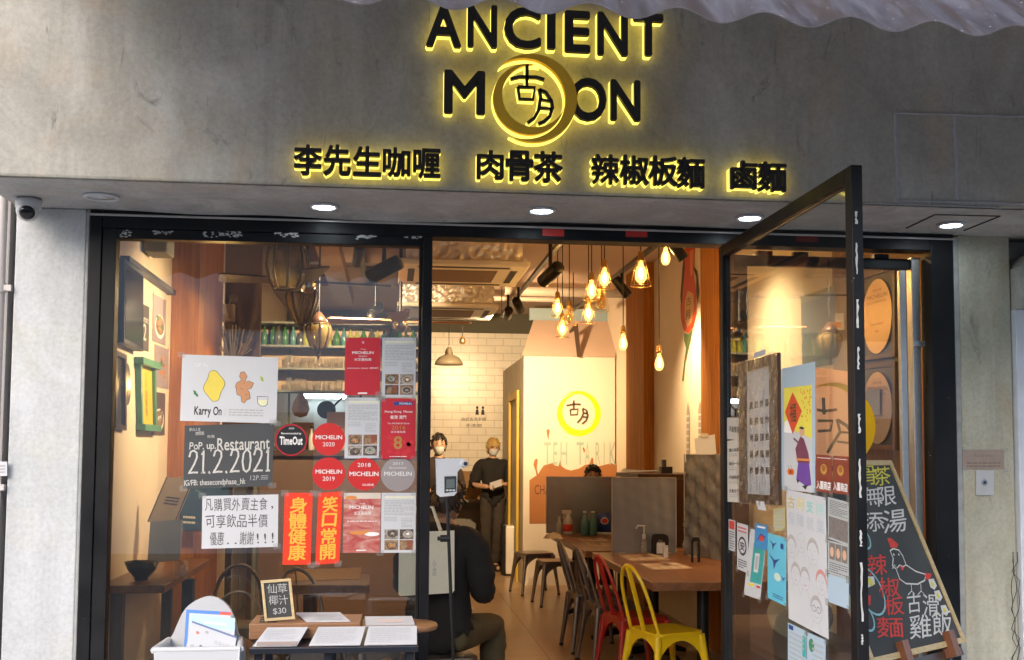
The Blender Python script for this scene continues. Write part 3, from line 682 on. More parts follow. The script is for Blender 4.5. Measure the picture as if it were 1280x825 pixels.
mb.poly(fr, o, LEM, .0010); mb.stroke(fr, o, .0016, INK, .0014, closed=True)
g_ = [(.57, .50), (.58, .42), (.62, .40), (.63, .31), (.66, .29), (.68, .34), (.72, .36), (.71, .45), (.69, .50), (.73, .53), (.75, .60), (.70, .63), (.66, .62), (.68, .70), (.65, .77), (.61, .76), (.60, .69), (.62, .64), (.575, .60), (.56, .55)]
mb.poly(fr, g_, GIN, .0010); mb.stroke(fr, g_, .0016, INK, .0014, closed=True)
for pts in ([(.64, .60), (.66, .58)], [(.61, .52), (.64, .50)], [(.66, .42), (.69, .42)]): mb.stroke(fr, pts, .0012, INK, .0015)
for (u, v, s) in ((.145, .42, 1), (.165, .39, .8), (.835, .66, 1)): mb.poly(fr, [(u - .02 * s, v + .05 * s), (u + .01 * s, v + .03 * s), (u + .02 * s, v - .03 * s), (u - .01 * s, v - .02 * s)], LEAF if u < .5 else mat('leaf_lime', (.35, .42, .06), .6), .0011)
mb.stroke(fr, [(.79, .40), (.80, .29), (.83, .255), (.875, .255), (.90, .29), (.905, .40), (.79, .40)], .0016, INK, .0014); mb.poly(fr, [(.795, .35), (.805, .29), (.83, .265), (.875, .265), (.895, .29), (.90, .35)], mat('pale_juice', (.72, .72, .45), .5), .0010)
mb.hand('Karry On', fr, .145, .06, .43, .225, INK, bold=.022, jit=.10)
mb.rect(fr, .462, .08, .465, .21, GREYINK, .0011); lines(mb, fr, .50, .09, .86, .21, 3)
mb.text('12P Tu', fr, .13, .82, .27, .875, mat('faint_print', (.66, .67, .68), .7)); done(mb)
mb, fr = poster('date_poster', 'dark grey hand lettered poster announcing Pop up Restaurant 21.2.2021', 'poster', (231, 532), (342, 529), (229, 611), mat('charcoal_poster', (.052, .055, .06), .7, vary=.15, scale=5))
mb.hand('PoP. up.', fr, .06, .58, .36, .73, CHALK, bold=.012); mb.hand('Restaurant', fr, .37, .59, .97, .78, CHALK, bold=.012, jit=.06)
mb.digits('21.2.2021', fr, .04, .235, .985, .60, .0075, CHALK)
mb.hand('IG/FB: thesecondphase_hk', fr, .01, .02, .70, .135, CHALK, bold=.012, jit=.05)
mb.text('12P.', fr, .75, .10, .86, .175, GREYINK); lines(mb, fr, .87, .10, .95, .18, 3)
mb.hand('茶の人生', fr, .05, .905, .18, .96, CHALK); mb.hand('無問題', fr, .12, .84, .22, .90, CHALK); mb.hand('你我', fr, .25, .79, .34, .84, CHALK); done(mb)
mb, fr = poster('offer_notice', 'white handwritten paper notice offering half price drinks', 'notice', (253, 620), (348, 618), (252, 686), PAPER)
MARK = mat('grey_marker', (.075, .07, .075), .6)
mb.hand('凡購買外賣主食,', fr, .03, .70, .98, .95, MARK, bold=-.006); mb.hand('可享飲品半價', fr, .04, .38, .87, .64, MARK, bold=-.006); mb.hand('優惠..謝謝!!!', fr, .10, .06, .98, .32, MARK, bold=-.006)
done(mb)
for s, TL, TR, BL, lb in (('身體健康', (356, 616), (391, 616), (353, 706), 'red spring scroll with gold characters wishing good health, left of the pair'), ('笑口常開', (398, 616), (428, 614), (394, 706), 'red spring scroll with gold characters wishing laughter, right of the pair')):
    mb, fr = poster('spring_scroll', lb, 'scroll', TL, TR, BL, ORED, 'red scrolls on the window')
    mb.hand(s, fr, .16, .06, .84, .94, GOLD, .0012, .022, .08, True)
    for k in range(40): u, v = random.uniform(.03, .97), random.uniform(.02, .98); mb.ell(fr, u, v, .008, .004, GOLD, .0009, 6)
    done(mb)
WH = mat('white_print', (.80, .78, .76), .6); GOLDP = mat('dull_gold_print', (.45, .25, .05), .5)
mb, fr = poster('guide_plaque', 'plain red guide plaque with white lettering, top left of the sheet grid', 'plaque', (432, 422), (476, 422), (430.5, 494), RED)
mb.text('THE', fr, .42, .785, .58, .805, WH); mb.text('MICHELIN', fr, .20, .715, .80, .76, WH, bold=.02); mb.text('GUIDE', fr, .38, .665, .62, .685, WH); mb.text('米芝蓮指南', fr, .26, .595, .74, .64, WH, bold=.015); mb.text('HONG KONG · MACAU · 香港 澳門', fr, .06, .455, .94, .48, WH, bold=.02); mb.rect(fr, .38, .02, .64, .045, WH); mb.ell(fr, .5, .915, .03, .018, WH); mb.ell(fr, .5, .915, .018, .011, RED, .0011); done(mb)
def food(name, a, b_, c_):
    mt, n, b = nodes(name); z = noise(n, mapping(n, (1, 1, 1)), 75, 6, .6, 1.5); r = ramp(n, [(.34, a), (.52, b_), (.68, c_)]); n.links.new(z, r.inputs[0]); n.links.new(r.outputs[0], b.inputs['Base Color']); return mt
FOODS = [food('dish_dark', (.02, .015, .012), (.10, .07, .05), (.34, .24, .15)), food('dish_plate', (.10, .075, .05), (.36, .31, .25), (.55, .50, .44)), food('dish_brown', (.06, .025, .012), (.30, .16, .07), (.52, .42, .26)), food('dish_room', (.07, .05, .03), (.36, .19, .10), (.20, .25, .14))]
def review(lb, TL, TR, BL, seed):
    mb, fr = poster('review_sheet', lb, 'printed sheet', TL, TR, BL, PAPER, 'review sheets on the window'); random.seed(seed)
    mb.rect(fr, .10, .905, .95, .945, mat('cream_strip', (.70, .68, .52), .7), .0008); mb.rect(fr, .06, .95, .10, .965, GREYINK); lines(mb, fr, .12, .955, .42, .975, 1); lines(mb, fr, .08, .62, .94, .88, 10); lines(mb, fr, .08, .52, .45, .60, 3); lines(mb, fr, .58, .42, .9, .58, 6)
    for i, (u, v) in enumerate(((.10, .225), (.54, .225), (.10, .045), (.54, .045))):
        k = FOODS[(i + seed) % 4]; mb.rect(fr, u, v, u + .40, v + .165, FOODS[(i * 3 + seed + 1) % 4], .0008); ju, jv = random.uniform(-.04, .04), random.uniform(-.015, .015)
        if (i + seed) % 4 == 3: mb.rect(fr, u + .06, v, u + .2, v + .12, FOODS[3], .0010); mb.rect(fr, u + .22, v + .03, u + .36, v + .165, mat('photo_red_brown', (.26, .07, .04), .5, vary=.4, scale=60), .0010); continue
        mb.ell(fr, u + .2 + ju, v + .08 + jv, .15, .062, mat('photo_bowl', (.42, .38, .33), .5, vary=.25, scale=40) if i % 2 else mat('photo_dark_bowl', (.07, .06, .055), .4, vary=.3, scale=40), .0010); mb.ell(fr, u + .2 + ju, v + .084 + jv, .12, .048, k, .0013)
        q_ = [(u + .2 + ju + random.uniform(.03, .07) * math.cos(a), v + .085 + jv + random.uniform(.012, .026) * math.sin(a)) for a in [math.pi * 2 * t_ / 9 for t_ in range(9)]]; mb.poly(fr, q_, [FOODS[1], LEAF, ORANGE, FOODS[2]][(i + seed) % 4] if i != 1 else WH, .0015)
    done(mb)
review('white review sheet with four dish photos in the top right corner of the grid', (478, 422), (520, 422), (477, 497), 1)
review('white review sheet with dish photos directly below the plain red plaque', (432, 497), (475, 497), (430.5, 573), 2)
review('white review sheet with four dish photos in the bottom right corner of the grid', (477, 616), (520, 616), (476, 691), 4)
mb, fr = poster('guide_plaque', 'red guide plaque dated 2016 with a gold figure 8', 'plaque', (477, 498), (520, 498), (476, 574), RED)
mb.rect(fr, .36, .885, .90, .945, NAVY); mb.text('MICHELIN', fr, .52, .90, .87, .93, WH, bold=.02); mb.text('Hong Kong  Macau', fr, .10, .755, .90, .80, WH, bold=.02); mb.text('香港 澳門', fr, .26, .66, .72, .72, WH, bold=.015); mb.text('The MICHELIN Guide', fr, .18, .575, .82, .60, WH); mb.text('2016', fr, .30, .485, .70, .55, GOLDP); mb.text('米芝蓮指南', fr, .28, .43, .70, .465, WH); mb.text('8', fr, .38, .17, .60, .37, GOLDP, bold=.02)
for k in range(18): u, v = random.uniform(.1, .9), random.uniform(.08, .4); mb.ell(fr, u, v, .07, .035, mat('soft_red_dot', (.58, .03, .03), .4), .0006 + k * .00001, 14)
lines(mb, fr, .25, .03, .75, .055, 1, WH); done(mb)
mt, n, b = nodes('faded_cloud_print'); z_ = noise(n, mapping(n, (1, 1, 3)), 7, 6, .6, 1.2); r_ = ramp(n, [(.36, (.40, .05, .045)), (.5, (.50, .17, .14)), (.60, (.56, .33, .28)), (.70, (.62, .44, .22))]); n.links.new(z_, r_.inputs[0]); n.links.new(r_.outputs[0], b.inputs['Base Color']); cloudred = mt
mb, fr = poster('guide_plaque', 'faded red and cream guide plaque with clouds, right of the red scrolls', 'plaque', (430, 616), (476, 616), (428.5, 691), cloudred)
mb.text('THE', fr, .42, .81, .58, .83, WH); mb.text('MICHELIN', fr, .16, .73, .80, .785, WH, bold=.02); mb.text('米芝蓮指南', fr, .28, .63, .74, .69, WH); lines(mb, fr, .1, .51, .9, .54, 1, WH)
mb.rect(fr, 0, .90, 1, 1, mat('cream_band', (.62, .54, .46), .6), .0007)
for (u, v, a, b_, m__) in ((.2, .92, .16, .03, ORANGE), (.42, .33, .25, .03, ORANGE), (.78, .31, .2, .035, WH), (.62, .36, .10, .015, ORANGE)): mb.ell(fr, u, v, a, b_, m__, .0009)
mb.rect(fr, .36, .03, .62, .05, WH, .0011); done(mb)
def sticker(lb, px, py, r, base, txts, ring=None):
    mb = MB(); c = at(px, py, YG); k = r / F * D * 1.002; fr = Fr((c.x - k, YG, c.z - k), (2 * k, 0, 0), (0, 0, 2 * k))
    o = [(.5 + .5 * math.cos(2 * math.pi * i / 48), .5 + .5 * math.sin(2 * math.pi * i / 48)) for i in range(48)]
    mb.slab(o, fr, 0, .0006, base)
    if ring: mb.ell(fr, .5, .5, .485, .485, ring, .0008, 48); mb.ell(fr, .5, .5, .445, .445, base, .0010, 48)
    for t, u0, v0, u1, v1, mt, bo in txts: mb.text(t, fr, u0, v0, u1, v1, mt, .0013, 0, bo)
    tag(mb.build('round_sticker'), lb, 'sticker', 'round award stickers')
BLK = mat('sticker_black', (.018, .017, .018), .3); SRED = mat('sticker_red', (.58, .028, .025), .3)
sticker('round black sticker with red ring recommended by Time Out', 364, 550, 20, BLK, (('Recommended by', .2, .66, .8, .73, WH, .03), ('TimeOut', .16, .36, .84, .60, WH, .035), ('2020', .42, .83, .58, .88, WH, 0)), mat('sticker_ring', (.45, .02, .025), .3))
sticker('round red award sticker dated 2020', 411, 549, 20, SRED, (('MICHELIN', .10, .50, .90, .62, WH, .02), ('2020', .32, .28, .68, .41, WH, 0)))
sticker('round red award sticker dated 2019', 411, 592, 20, SRED, (('MICHELIN', .10, .50, .90, .62, WH, .02), ('2019', .32, .28, .68, .41, WH, 0)))
sticker('round red award sticker dated 2018', 455, 592.5, 20, SRED, (('2018', .30, .72, .70, .84, WH, .01), ('MICHELIN', .06, .44, .94, .57, WH, .02), ('GUIDE', .45, .14, .8, .20, WH, .02)))
sticker('round faded silver award sticker beside the 2018 one', 497.5, 593, 21, SILVER, (('2017', .34, .78, .66, .86, WH, .0), ('MICHELIN', .10, .46, .90, .58, WH, .02), ('BIB GOURMAND', .25, .66, .75, .72, WH, .0)))

# ================================================================ notices on the open door (left face of its pane)
XG = 1.4522; PAPERD = mat('shaded_white_paper', (.50, .51, .53), .75, vary=.08, scale=6, bump=.08)  # darker copy of the white paper: shade on the door face put into its colour
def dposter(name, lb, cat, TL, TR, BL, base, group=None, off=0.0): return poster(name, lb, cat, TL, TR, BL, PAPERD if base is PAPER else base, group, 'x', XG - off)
for i, (a, b_, c, lb, tx) in enumerate((((909, 522), (927, 522), (909, 549), 'small cream notice at the top of the door left edge', ['不設堂座']), ((909, 551), (927, 549), (909, 627), 'tall cream notice with printed lines below the small one', ['最少消費', '每位一份', '不設找續', '多謝合作']))):
    mb, fr = dposter('door_notice', lb, 'notice', a, b_, c, mat('cream_notice', (.60, .56, .49), .7), 'cream notices on the door')
    for k, t in enumerate(tx): v = .84 - k * .22 if i else .45; mb.text(t, fr, .16, v - (.03 if i else .12), .84, v + (.03 if i else .15), INK, bold=.02); (lines(mb, fr, .15, v - .11, .85, v - .05, 2) if i else None)
    done(mb)
t = thing('framed_list', 'dark wood framed list wrapped in clear plastic on the open door', 'frame', atx(952, 640, XG))
fr = fr_px('x', XG, (927, 455), (976, 440.5), (928, 627)); fm = MB()
for (u0, v0, u1, v1) in ((0, 0, .17, 1), (.80, 0, 1, 1), (.171, .93, .799, 1), (.171, 0, .799, .06)): fm.slab([(u0, v0), (u1, v0), (u1, v1), (u0, v1)], fr, 0, .014, DARKWOOD)
fm.build('frame', t, bevel=.002); sh = MB(); sh.slab([(.171, .061), (.799, .061), (.799, .929), (.171, .929)], fr, .001, .004, PAPERG)
for r_ in range(5):
    for c_ in range(4): u = .24 + c_ * .135; v = .20 + r_ * .115; sh.text('炸醬烤麵腩飯'[(r_ + c_) % 6], fr, u, v, u + .09, v + .05, INK, .0046, 0, .03)
sh.build('list_sheet', t); cl = MB(); g = 14; vs_, fs_ = [], []
for i in range(g + 1):
    for j in range(g + 1): vs_.append(fr.p(i / g * 1.02 - .01, j / g * 1.02 - .01, .018 + .005 * math.sin(i * 1.7 + j * .55) * math.sin(j * .5 + i)))
for i in range(g):
    for j in range(g): a = i * (g + 1) + j; fs_.append((a, a + g + 1, a + g + 2, a + 1))
cl.add(vs_, fs_, CLEAR, True); cl.build('plastic_wrap', t)
for a, b_, c, lb in (((943, 441), (957, 436), (943, 448), 'white tape tab on the top of the framed list'), ((945, 626), (955, 627), (948, 637), 'white tape tab hanging under the framed list')):
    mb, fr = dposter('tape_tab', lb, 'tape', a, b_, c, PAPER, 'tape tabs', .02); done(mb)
mb, fr = dposter('backing_sheet', 'pale blue backing sheet behind the fortune poster', 'sheet', (977, 461), (1019, 452), (977, 612), BLUEP); done(mb)
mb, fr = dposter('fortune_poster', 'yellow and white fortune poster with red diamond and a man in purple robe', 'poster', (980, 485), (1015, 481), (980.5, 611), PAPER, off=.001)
mb.poly(fr, [(.0, .62), (1, .50), (1, 1), (0, 1)], mat('fortune_yellow', (.72, .62, .08), .6), .0008); mb.poly(fr, [(.03, .66), (.0, .56), (.3, .55), (.2, .70)], WH, .0009)
mb.poly(fr, [(.33, .95), (.66, .76), (.33, .54), (.04, .76)], mat('diamond_red', (.62, .07, .02), .6), .0010); mb.text('福', fr, .22, .66, .46, .84, DARKWOOD, .0013, 0, .02)
mb.poly(fr, [(.42, .40), (.60, .52), (.72, .50), (.88, .36), (.92, .27), (.5, .27)], mat('robe_plum', (.16, .04, .08), .6), .0010); mb.ell(fr, .66, .565, .09, .045, mat('skin_print', (.60, .36, .22), .6), .0012); mb.poly(fr, [(.55, .60), (.62, .615), (.76, .60), (.68, .585)], INK, .0013)
mb.poly(fr, [(.52, .27), (.90, .27), (.97, .07), (.80, .05), (.45, .11)], PURPLE, .0010); mb.stroke(fr, [(.46, .30), (.92, .30)], .008, ORANGE, .0014); mb.stroke(fr, [(.58, .45), (.36, .50)], .008, mat('robe_plum', None), .0012); mb.poly(fr, [(.65, .05), (.85, .07), (.78, .02)], INK, .0012); mb.poly(fr, [(.45, .11), (.57, .10), (.5, .07)], INK, .0012)
for u in (.2, .3): mb.ell(fr, u, .175, .075, .032, mat('orange_fruit', (.68, .13, .02), .6), .0011); mb.stroke(fr, [(u, .2), (u - .06, .24)], .003, LEAF, .0012)
for k in range(30): u = random.uniform(.62, .98); v = random.uniform(.66, .98); mb.ell(fr, u, v, .018, .012, ORANGE, .0009, 7)
done(mb)
for i, (a, b_, c) in enumerate((((1020, 568), (1040, 569.5), (1020, 614)), ((1041, 569.5), (1061, 571), (1041, 616)))):
    mb, fr = dposter('award_card', ('left' if i == 0 else 'right') + ' of the two brown red award cards under the brush character', 'card', a, b_, c, mat('card_brown', (.20, .035, .022), .45, vary=.4, scale=25), 'brown award cards')
    mb.text('入圍商店', fr, .06, .08, .94, .30, WH, bold=.03); mb.ell(fr, .5, .62, .2, .14, GOLDP); mb.ell(fr, .5, .65, .12, .09, mat('crest_dark', (.30, .10, .03), .5), .0011); lines(mb, fr, .1, .90, .9, .94, 1, WH); done(mb)
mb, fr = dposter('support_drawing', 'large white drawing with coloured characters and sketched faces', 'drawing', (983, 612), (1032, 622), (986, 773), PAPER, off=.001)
cl_ = [mat('pencil_ochre', (.55, .40, .10), .7), mat('pencil_yellow', (.66, .55, .16), .7), mat('pencil_teal', (.20, .52, .46), .7), mat('pencil_green', (.30, .58, .52), .7)]
for k, chh in enumerate('古月支持'): mb.text(chh, fr, .04 + k * .245, .865, .22 + k * .245, .955, cl_[k], bold=.01)
for k, chh in enumerate('保障就業'): mb.text(chh, fr, .04 + k * .245, .735, .22 + k * .245, .835, mat('pencil_blue_grey', (.38, .42, .48), .7))
PEN = mat('pencil_line', (.30, .28, .28), .8); HAIRP = mat('pencil_shade', (.38, .35, .34), .9, vary=.3, scale=120)
def oval(u, v, ru, rv, k=24): return [(u + ru * math.cos(2 * math.pi * i / k), v + rv * math.sin(2 * math.pi * i / k)) for i in range(k)]
for j, (u, v, s) in enumerate(((.12, .56, 1), (.38, .62, .95), (.67, .57, 1.15), (.22, .36, 1), (.46, .35, 1.0), (.86, .37, 1.05), (.73, .16, 1.15))):
    ru, rv = .115 * s, .075 * s
    if j != 1: mb.poly(fr, [(u + ru * 1.12 * math.cos(math.pi * i / 12), v + .01 + rv * 1.2 * math.sin(math.pi * i / 12)) for i in range(13)], HAIRP if j != 5 else mat('pencil_red', (.55, .22, .20), .8), .0009)
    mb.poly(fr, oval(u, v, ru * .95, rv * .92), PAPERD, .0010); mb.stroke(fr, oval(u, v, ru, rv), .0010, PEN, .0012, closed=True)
    for e in (-1, 1): mb.stroke(fr, [(u + e * ru * .55, v + rv * .2), (u + e * ru * .2, v + rv * .24)], .0014, PEN, .0013)
    mb.stroke(fr, [(u, v + rv * .1), (u - ru * .12, v - rv * .2), (u + ru * .08, v - rv * .22)], .0011, PEN, .0013); mb.stroke(fr, [(u - ru * .35, v - rv * .45), (u, v - rv * .58), (u + ru * .35, v - rv * .43)], .0018, CHALKR if j == 4 else PEN, .0013)
    mb.stroke(fr, [(u - ru * .5, v - rv * .9), (u - ru * 1.1, v - rv * 1.7)], .0013, PEN, .0012); mb.stroke(fr, [(u + ru * .5, v - rv * .9), (u + ru * 1.0, v - rv * 1.8)], .0013, PEN, .0012)
    if j == 6:
        for e in (-1, 1): mb.stroke(fr, oval(u + e * ru * .42, v + rv * .15, ru * .36, rv * .25, 14), .002, INK, .0014, closed=True)
done(mb)
FACEP = mat('newsprint_photo', (.16, .14, .13), .7, vary=.6, scale=70)
mb, fr = dposter('news_cutting', 'grey newspaper cutting with a crowd photo right of the drawing', 'cutting', (1035, 621), (1061, 628), (1035, 673), mat('newsprint', (.36, .38, .38), .8, vary=.1)); lines(mb, fr, .1, .60, .95, .95, 9, INK, .3); mb.rect(fr, .05, .05, .97, .55, FACEP, .0008); done(mb)
mb, fr = dposter('news_cutting', 'newspaper cutting with row of portrait photos below the crowd photo', 'cutting', (1035, 675), (1061, 682), (1035, 716), mat('newsprint', None)); 
for k in range(3): mb.rect(fr, .08 + k * .30, .45, .35 + k * .30, .95, FACEP, .0008); mb.ell(fr, .21 + k * .30, .68, .09, .15, mat('skin_print', None), .0010)
lines(mb, fr, .08, .05, .95, .38, 5, INK, .3); done(mb)
mb, fr = dposter('blank_sheet', 'blank pale blue sheet under the newspaper cuttings', 'sheet', (1035, 717), (1061, 725), (1035, 752), BLUEP); done(mb)
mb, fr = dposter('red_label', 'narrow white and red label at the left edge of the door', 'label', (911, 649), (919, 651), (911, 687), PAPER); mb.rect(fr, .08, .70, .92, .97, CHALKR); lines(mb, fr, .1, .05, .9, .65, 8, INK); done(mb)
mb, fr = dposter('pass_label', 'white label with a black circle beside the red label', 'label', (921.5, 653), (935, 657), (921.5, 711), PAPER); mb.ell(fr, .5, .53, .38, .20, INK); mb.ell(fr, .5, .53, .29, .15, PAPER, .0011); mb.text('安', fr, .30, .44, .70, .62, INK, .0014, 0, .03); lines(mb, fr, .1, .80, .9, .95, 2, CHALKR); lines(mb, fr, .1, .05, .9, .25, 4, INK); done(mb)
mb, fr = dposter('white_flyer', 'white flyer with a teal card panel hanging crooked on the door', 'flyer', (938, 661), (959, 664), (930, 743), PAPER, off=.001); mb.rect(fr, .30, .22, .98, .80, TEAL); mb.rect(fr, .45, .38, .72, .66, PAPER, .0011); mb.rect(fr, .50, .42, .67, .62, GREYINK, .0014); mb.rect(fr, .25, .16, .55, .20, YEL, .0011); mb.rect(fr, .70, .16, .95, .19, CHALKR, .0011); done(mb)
mb, fr = dposter('blue_card', 'small deep blue card stuck over the white flyer', 'card', (944, 654), (960, 657), (943, 684), mat('deep_blue_card', (.04, .24, .50), .4, vary=.3, scale=30), off=.003); mb.ell(fr, .55, .45, .22, .14, CHALKR); mb.stroke(fr, [(.2, .3), (.5, .6), (.85, .5)], .006, NAVY, .0012); mb.rect(fr, .2, .85, .8, .92, WH, .0011); done(mb)
mb, fr = dposter('swallow_flyer', 'sky blue flyer with dark swallows right of the white flyer', 'flyer', (960, 666), (983, 673), (959.5, 747), SKY, off=.002)
for (u, v, s) in ((.3, .86, 1), (.38, .62, 1.5), (.85, .40, .7)): mb.poly(fr, [(u - .22 * s, v + .05 * s), (u, v), (u + .2 * s, v + .03 * s), (u + .05 * s, v - .03 * s), (u - .02 * s, v - .10 * s), (u - .05 * s, v - .02 * s)], NAVY, .0010)
mb.ell(fr, .55, .38, .18, .06, mat('flyer_cream', (.55, .66, .55), .6), .0009); lines(mb, fr, .3, .05, .85, .12, 2, NAVY); mb.rect(fr, .70, .82, .86, .90, NAVY); done(mb)
mb, fr = dposter('memo_sheet', 'olive yellow memo sheet between the framed list and the drawing', 'sheet', (967, 636), (981, 634), (967, 664), mat('olive_paper', (.40, .38, .20), .8)); lines(mb, fr, .1, .1, .9, .9, 5); done(mb)
mb, fr = dposter('blue_form', 'pale blue printed form under the drawing, left one', 'form', (985, 778), (1008, 789), (985, 850), BLUEP, 'pale blue forms'); lines(mb, fr, .1, .3, .9, .9, 7); mb.rect(fr, .05, .9, .3, .98, NAVY); mb.rect(fr, .8, .55, .98, .9, TEAL); done(mb)
mb, fr = dposter('blue_form', 'pale blue printed form under the drawing, right one with green stamp', 'form', (1009, 790), (1032, 800), (1009, 860), BLUEP, 'pale blue forms'); lines(mb, fr, .3, .3, .9, .9, 6); mb.ell(fr, .25, .8, .15, .12, LEAF); done(mb)

# big brush moon on the sliding door glass
mb, fr = poster('brush_board', 'tan board with a brushed black character behind the open door', 'board', (1018, 459), (1074, 466), (1018, 572), TAN, plane='y', val=.055)
UVp = lambda fr, a: fr_uv(fr, *a)
def fr_uv(fr, px, py):
    d = ray(px, py); k = (fr.O - EYE).dot(fr.N) / d.dot(fr.N); P = EYE + d * k - fr.O
    a, b_, c = fr.X.dot(fr.X), fr.X.dot(fr.Z), fr.Z.dot(fr.Z); p, q = P.dot(fr.X), P.dot(fr.Z); dt = a * c - b_ * b_
    return ((p * c - q * b_) / dt, (q * a - p * b_) / dt)
for pts, wd in (([(1029, 497), (1030, 518)], .016), ([(1021, 512), (1030, 514), (1046, 512)], .013), ([(1022, 526), (1041, 526), (1038, 538), (1022, 539)], .013), ([(1046, 524), (1050, 540), (1034, 566)], .014), ([(1047, 525), (1058, 532), (1070, 548), (1066, 566)], .016), ([(1050, 540), (1064, 541)], .010), ([(1046, 552), (1064, 554)], .010)):
    mb.stroke(fr, [fr_uv(fr, *a) for a in pts], wd, mat('brush_brown', (.07, .045, .03), .6), .0012)
done(mb)
ym = MB(); c = at(1043, 532, .052); k = 4.75 / F; fr = Fr((c.x, .052, c.z), (1, 0, 0), (0, 0, 1))
ym.crescent(fr, (0, 0), 56 * k, (-10 * k, 2 * k), 50 * k, backlit('decal_yellow', (.70, .56, .02)), 0, .002); tag(ym.build('crescent_decal'), 'large olive yellow crescent decal on the sliding door glass', 'decal')

# ================================================================ easel chalkboard on the pavement
Rb = at(1207, 803, -.5); Ld = Vector((-.814, -.581, 0)); Wb = .72
top = at(1113, 576, -.26); zup = top - Rb
fb = Fr(Rb + Ld * Wb, -Ld * Wb, zup)
t = thing('chalkboard', 'large chalkboard menu in pale wood frame leaning on an easel', 'chalkboard', fb.p(.5, 0))
MB().slab([(.03, .025), (.97, .025), (.97, .975), (.03, .975)], fb, -.008, .0, CHALKB).build('board', t)
f_ = MB(); tw, tv = .022 / fb.w, .022 / fb.h
for (u0, v0, u1, v1) in ((0, 0, 1, tv), (0, 1 - tv, 1, 1), (0, tv, tw, 1 - tv), (1 - tw, tv, 1, 1 - tv)): f_.slab([(u0, v0), (u1, v0), (u1, v1), (u0, v1)], fb, -.012, .006, WOODX)
f_.build('frame', t, bevel=.002)
cm = MB()
def bt(chh, pxc, pyc, w_, h_, mt, bold=.012, rot=0):
    bold = .003; j = random.uniform(-1.2, 1.2); a, b_, c = fr_uv(fb, pxc - w_ / 2, pyc + h_ / 2 + 1.2 + j), fr_uv(fb, pxc + w_ / 2, pyc + h_ / 2 - 1.2 - j), fr_uv(fb, pxc - w_ / 2 - 1.5, pyc - h_ / 2 + 1.2 + j)
    f2 = Fr(fb.p(*a), fb.p(*b_) - fb.p(*a), fb.p(*c) - fb.p(*a)); f2.N = fb.N; cm.text(chh, f2, 0, 0, 1, 1, mt, .0012, 0, bold)
for a in (('肉', 1052, 596, 22, 24, CHALKY), ('骨', 1086, 594, 21, 24, CHALKY), ('茶', 1103, 595, 21, 24, CHALKY), ('無', 1091, 620, 24, 23, CHALK), ('限', 1109, 620, 23, 24, CHALK), ('添', 1093, 652, 25, 25, CHALK), ('湯', 1119, 651, 29, 29, CHALK),
          ('辣', 1097, 706, 24, 26, CHALKR), ('椒', 1112, 734, 26, 25, CHALKR), ('板', 1118, 757, 25, 23, CHALKR), ('麵', 1113, 784, 33, 26, CHALKR), ('古', 1143, 753, 17, 26, CHALK), ('滑', 1164, 756, 20, 27, CHALK), ('雞', 1151, 783, 27, 30, CHALK), ('飯', 1178, 778, 25, 32, CHALK)): bt(*a)
PB = lambda *a: [fr_uv(fb, *p) for p in a]
R4 = lambda *pts: PB(*[(1060 + x / 3.113, 560 + y / 3.113) for x, y in pts])
cm.stroke(fb, R4((185, 470), (172, 460), (175, 430), (163, 400), (175, 392), (197, 398), (212, 420), (225, 455), (262, 480), (300, 492), (298, 515), (270, 530), (225, 528), (200, 510), (186, 470)), .006, CHALK)
cm.stroke(fb, R4((172, 470), (180, 455), (190, 468), (200, 455), (213, 462), (225, 455)), .004, CHALK)
for x in (178, 197): cm.ell(fb, *R4((x, 415))[0], .006, .006, CHALK)
cm.poly(fb, R4((152, 352), (165, 350), (195, 375), (190, 388), (165, 388)), CHALKR); cm.poly(fb, R4((200, 462), (222, 458), (212, 478)), CHALKR); cm.poly(fb, R4((298, 486), (325, 490), (318, 512), (300, 510)), CHALKR)
for x in (245, 282): cm.stroke(fb, R4((x, 530), (x + 2, 560)), .004, CHALK); cm.stroke(fb, R4((x - 12, 572), (x + 2, 556), (x + 14, 570)), .004, CHALK)
for (x, y) in ((328, 530), (350, 575), (375, 632)): cm.poly(fb, R4((x - 16, y - 18), (x + 4, y - 22), (x + 17, y + 6), (x + 8, y + 22), (x - 8, y + 12)), CHALK, .0009); cm.ell(fb, *R4((x, y))[0], .016, .014, CHALKY, .0012)
PLATE = mat('blue_chalk', (.22, .42, .44), .9, vary=.3, scale=80)
for (x, y, r_) in ((85, 555, .085), (60, 350, .04), (70, 660, .045)): cc = R4((x, y))[0]; cm.stroke(fb, [(cc[0] + r_ / fb.w * math.cos(a * .2618), cc[1] + r_ * 1.1 / fb.h * math.sin(a * .2618)) for a in range(24)], .008, PLATE, .0012, closed=True)
cm.poly(fb, R4((66, 500), (100, 500), (105, 530), (75, 545)), CHALK, .0009); cm.ell(fb, *R4((86, 522))[0], .022, .02, CHALKY, .0012); cm.poly(fb, R4((66, 570), (88, 575), (86, 612), (66, 610)), CHALKR, .0009)
cm.build('chalk_drawing', t)
nb = fb.N; t = thing('easel', 'dark wooden easel holding the chalkboard on the pavement', 'easel', (fb.p(.5, 0).x, fb.p(.5, 0).y, -.02))
for u in (.30, .80):
    a = fb.p(u, .02, -.03); tp = fb.p(.5 + (u - .5) * .4, .93, -.03); ft = a + (a - tp) * (((a.z + .02) / (tp.z - a.z))); ft.z = -.02
    MB().tube([ft, tp], .018, DARKWOOD, 4, smooth=False).build('leg', t)
    pg = MB(); fp = Fr(fb.p(u - .035, -.055, -.02), fb.X.normalized() * .045, fb.Z.normalized() * .10); pg.slab([(0, 0), (1, 0), (1.35, 1), (.35, 1)], fp, 0, .05, WOODR); pg.build('peg', t, bevel=.002)
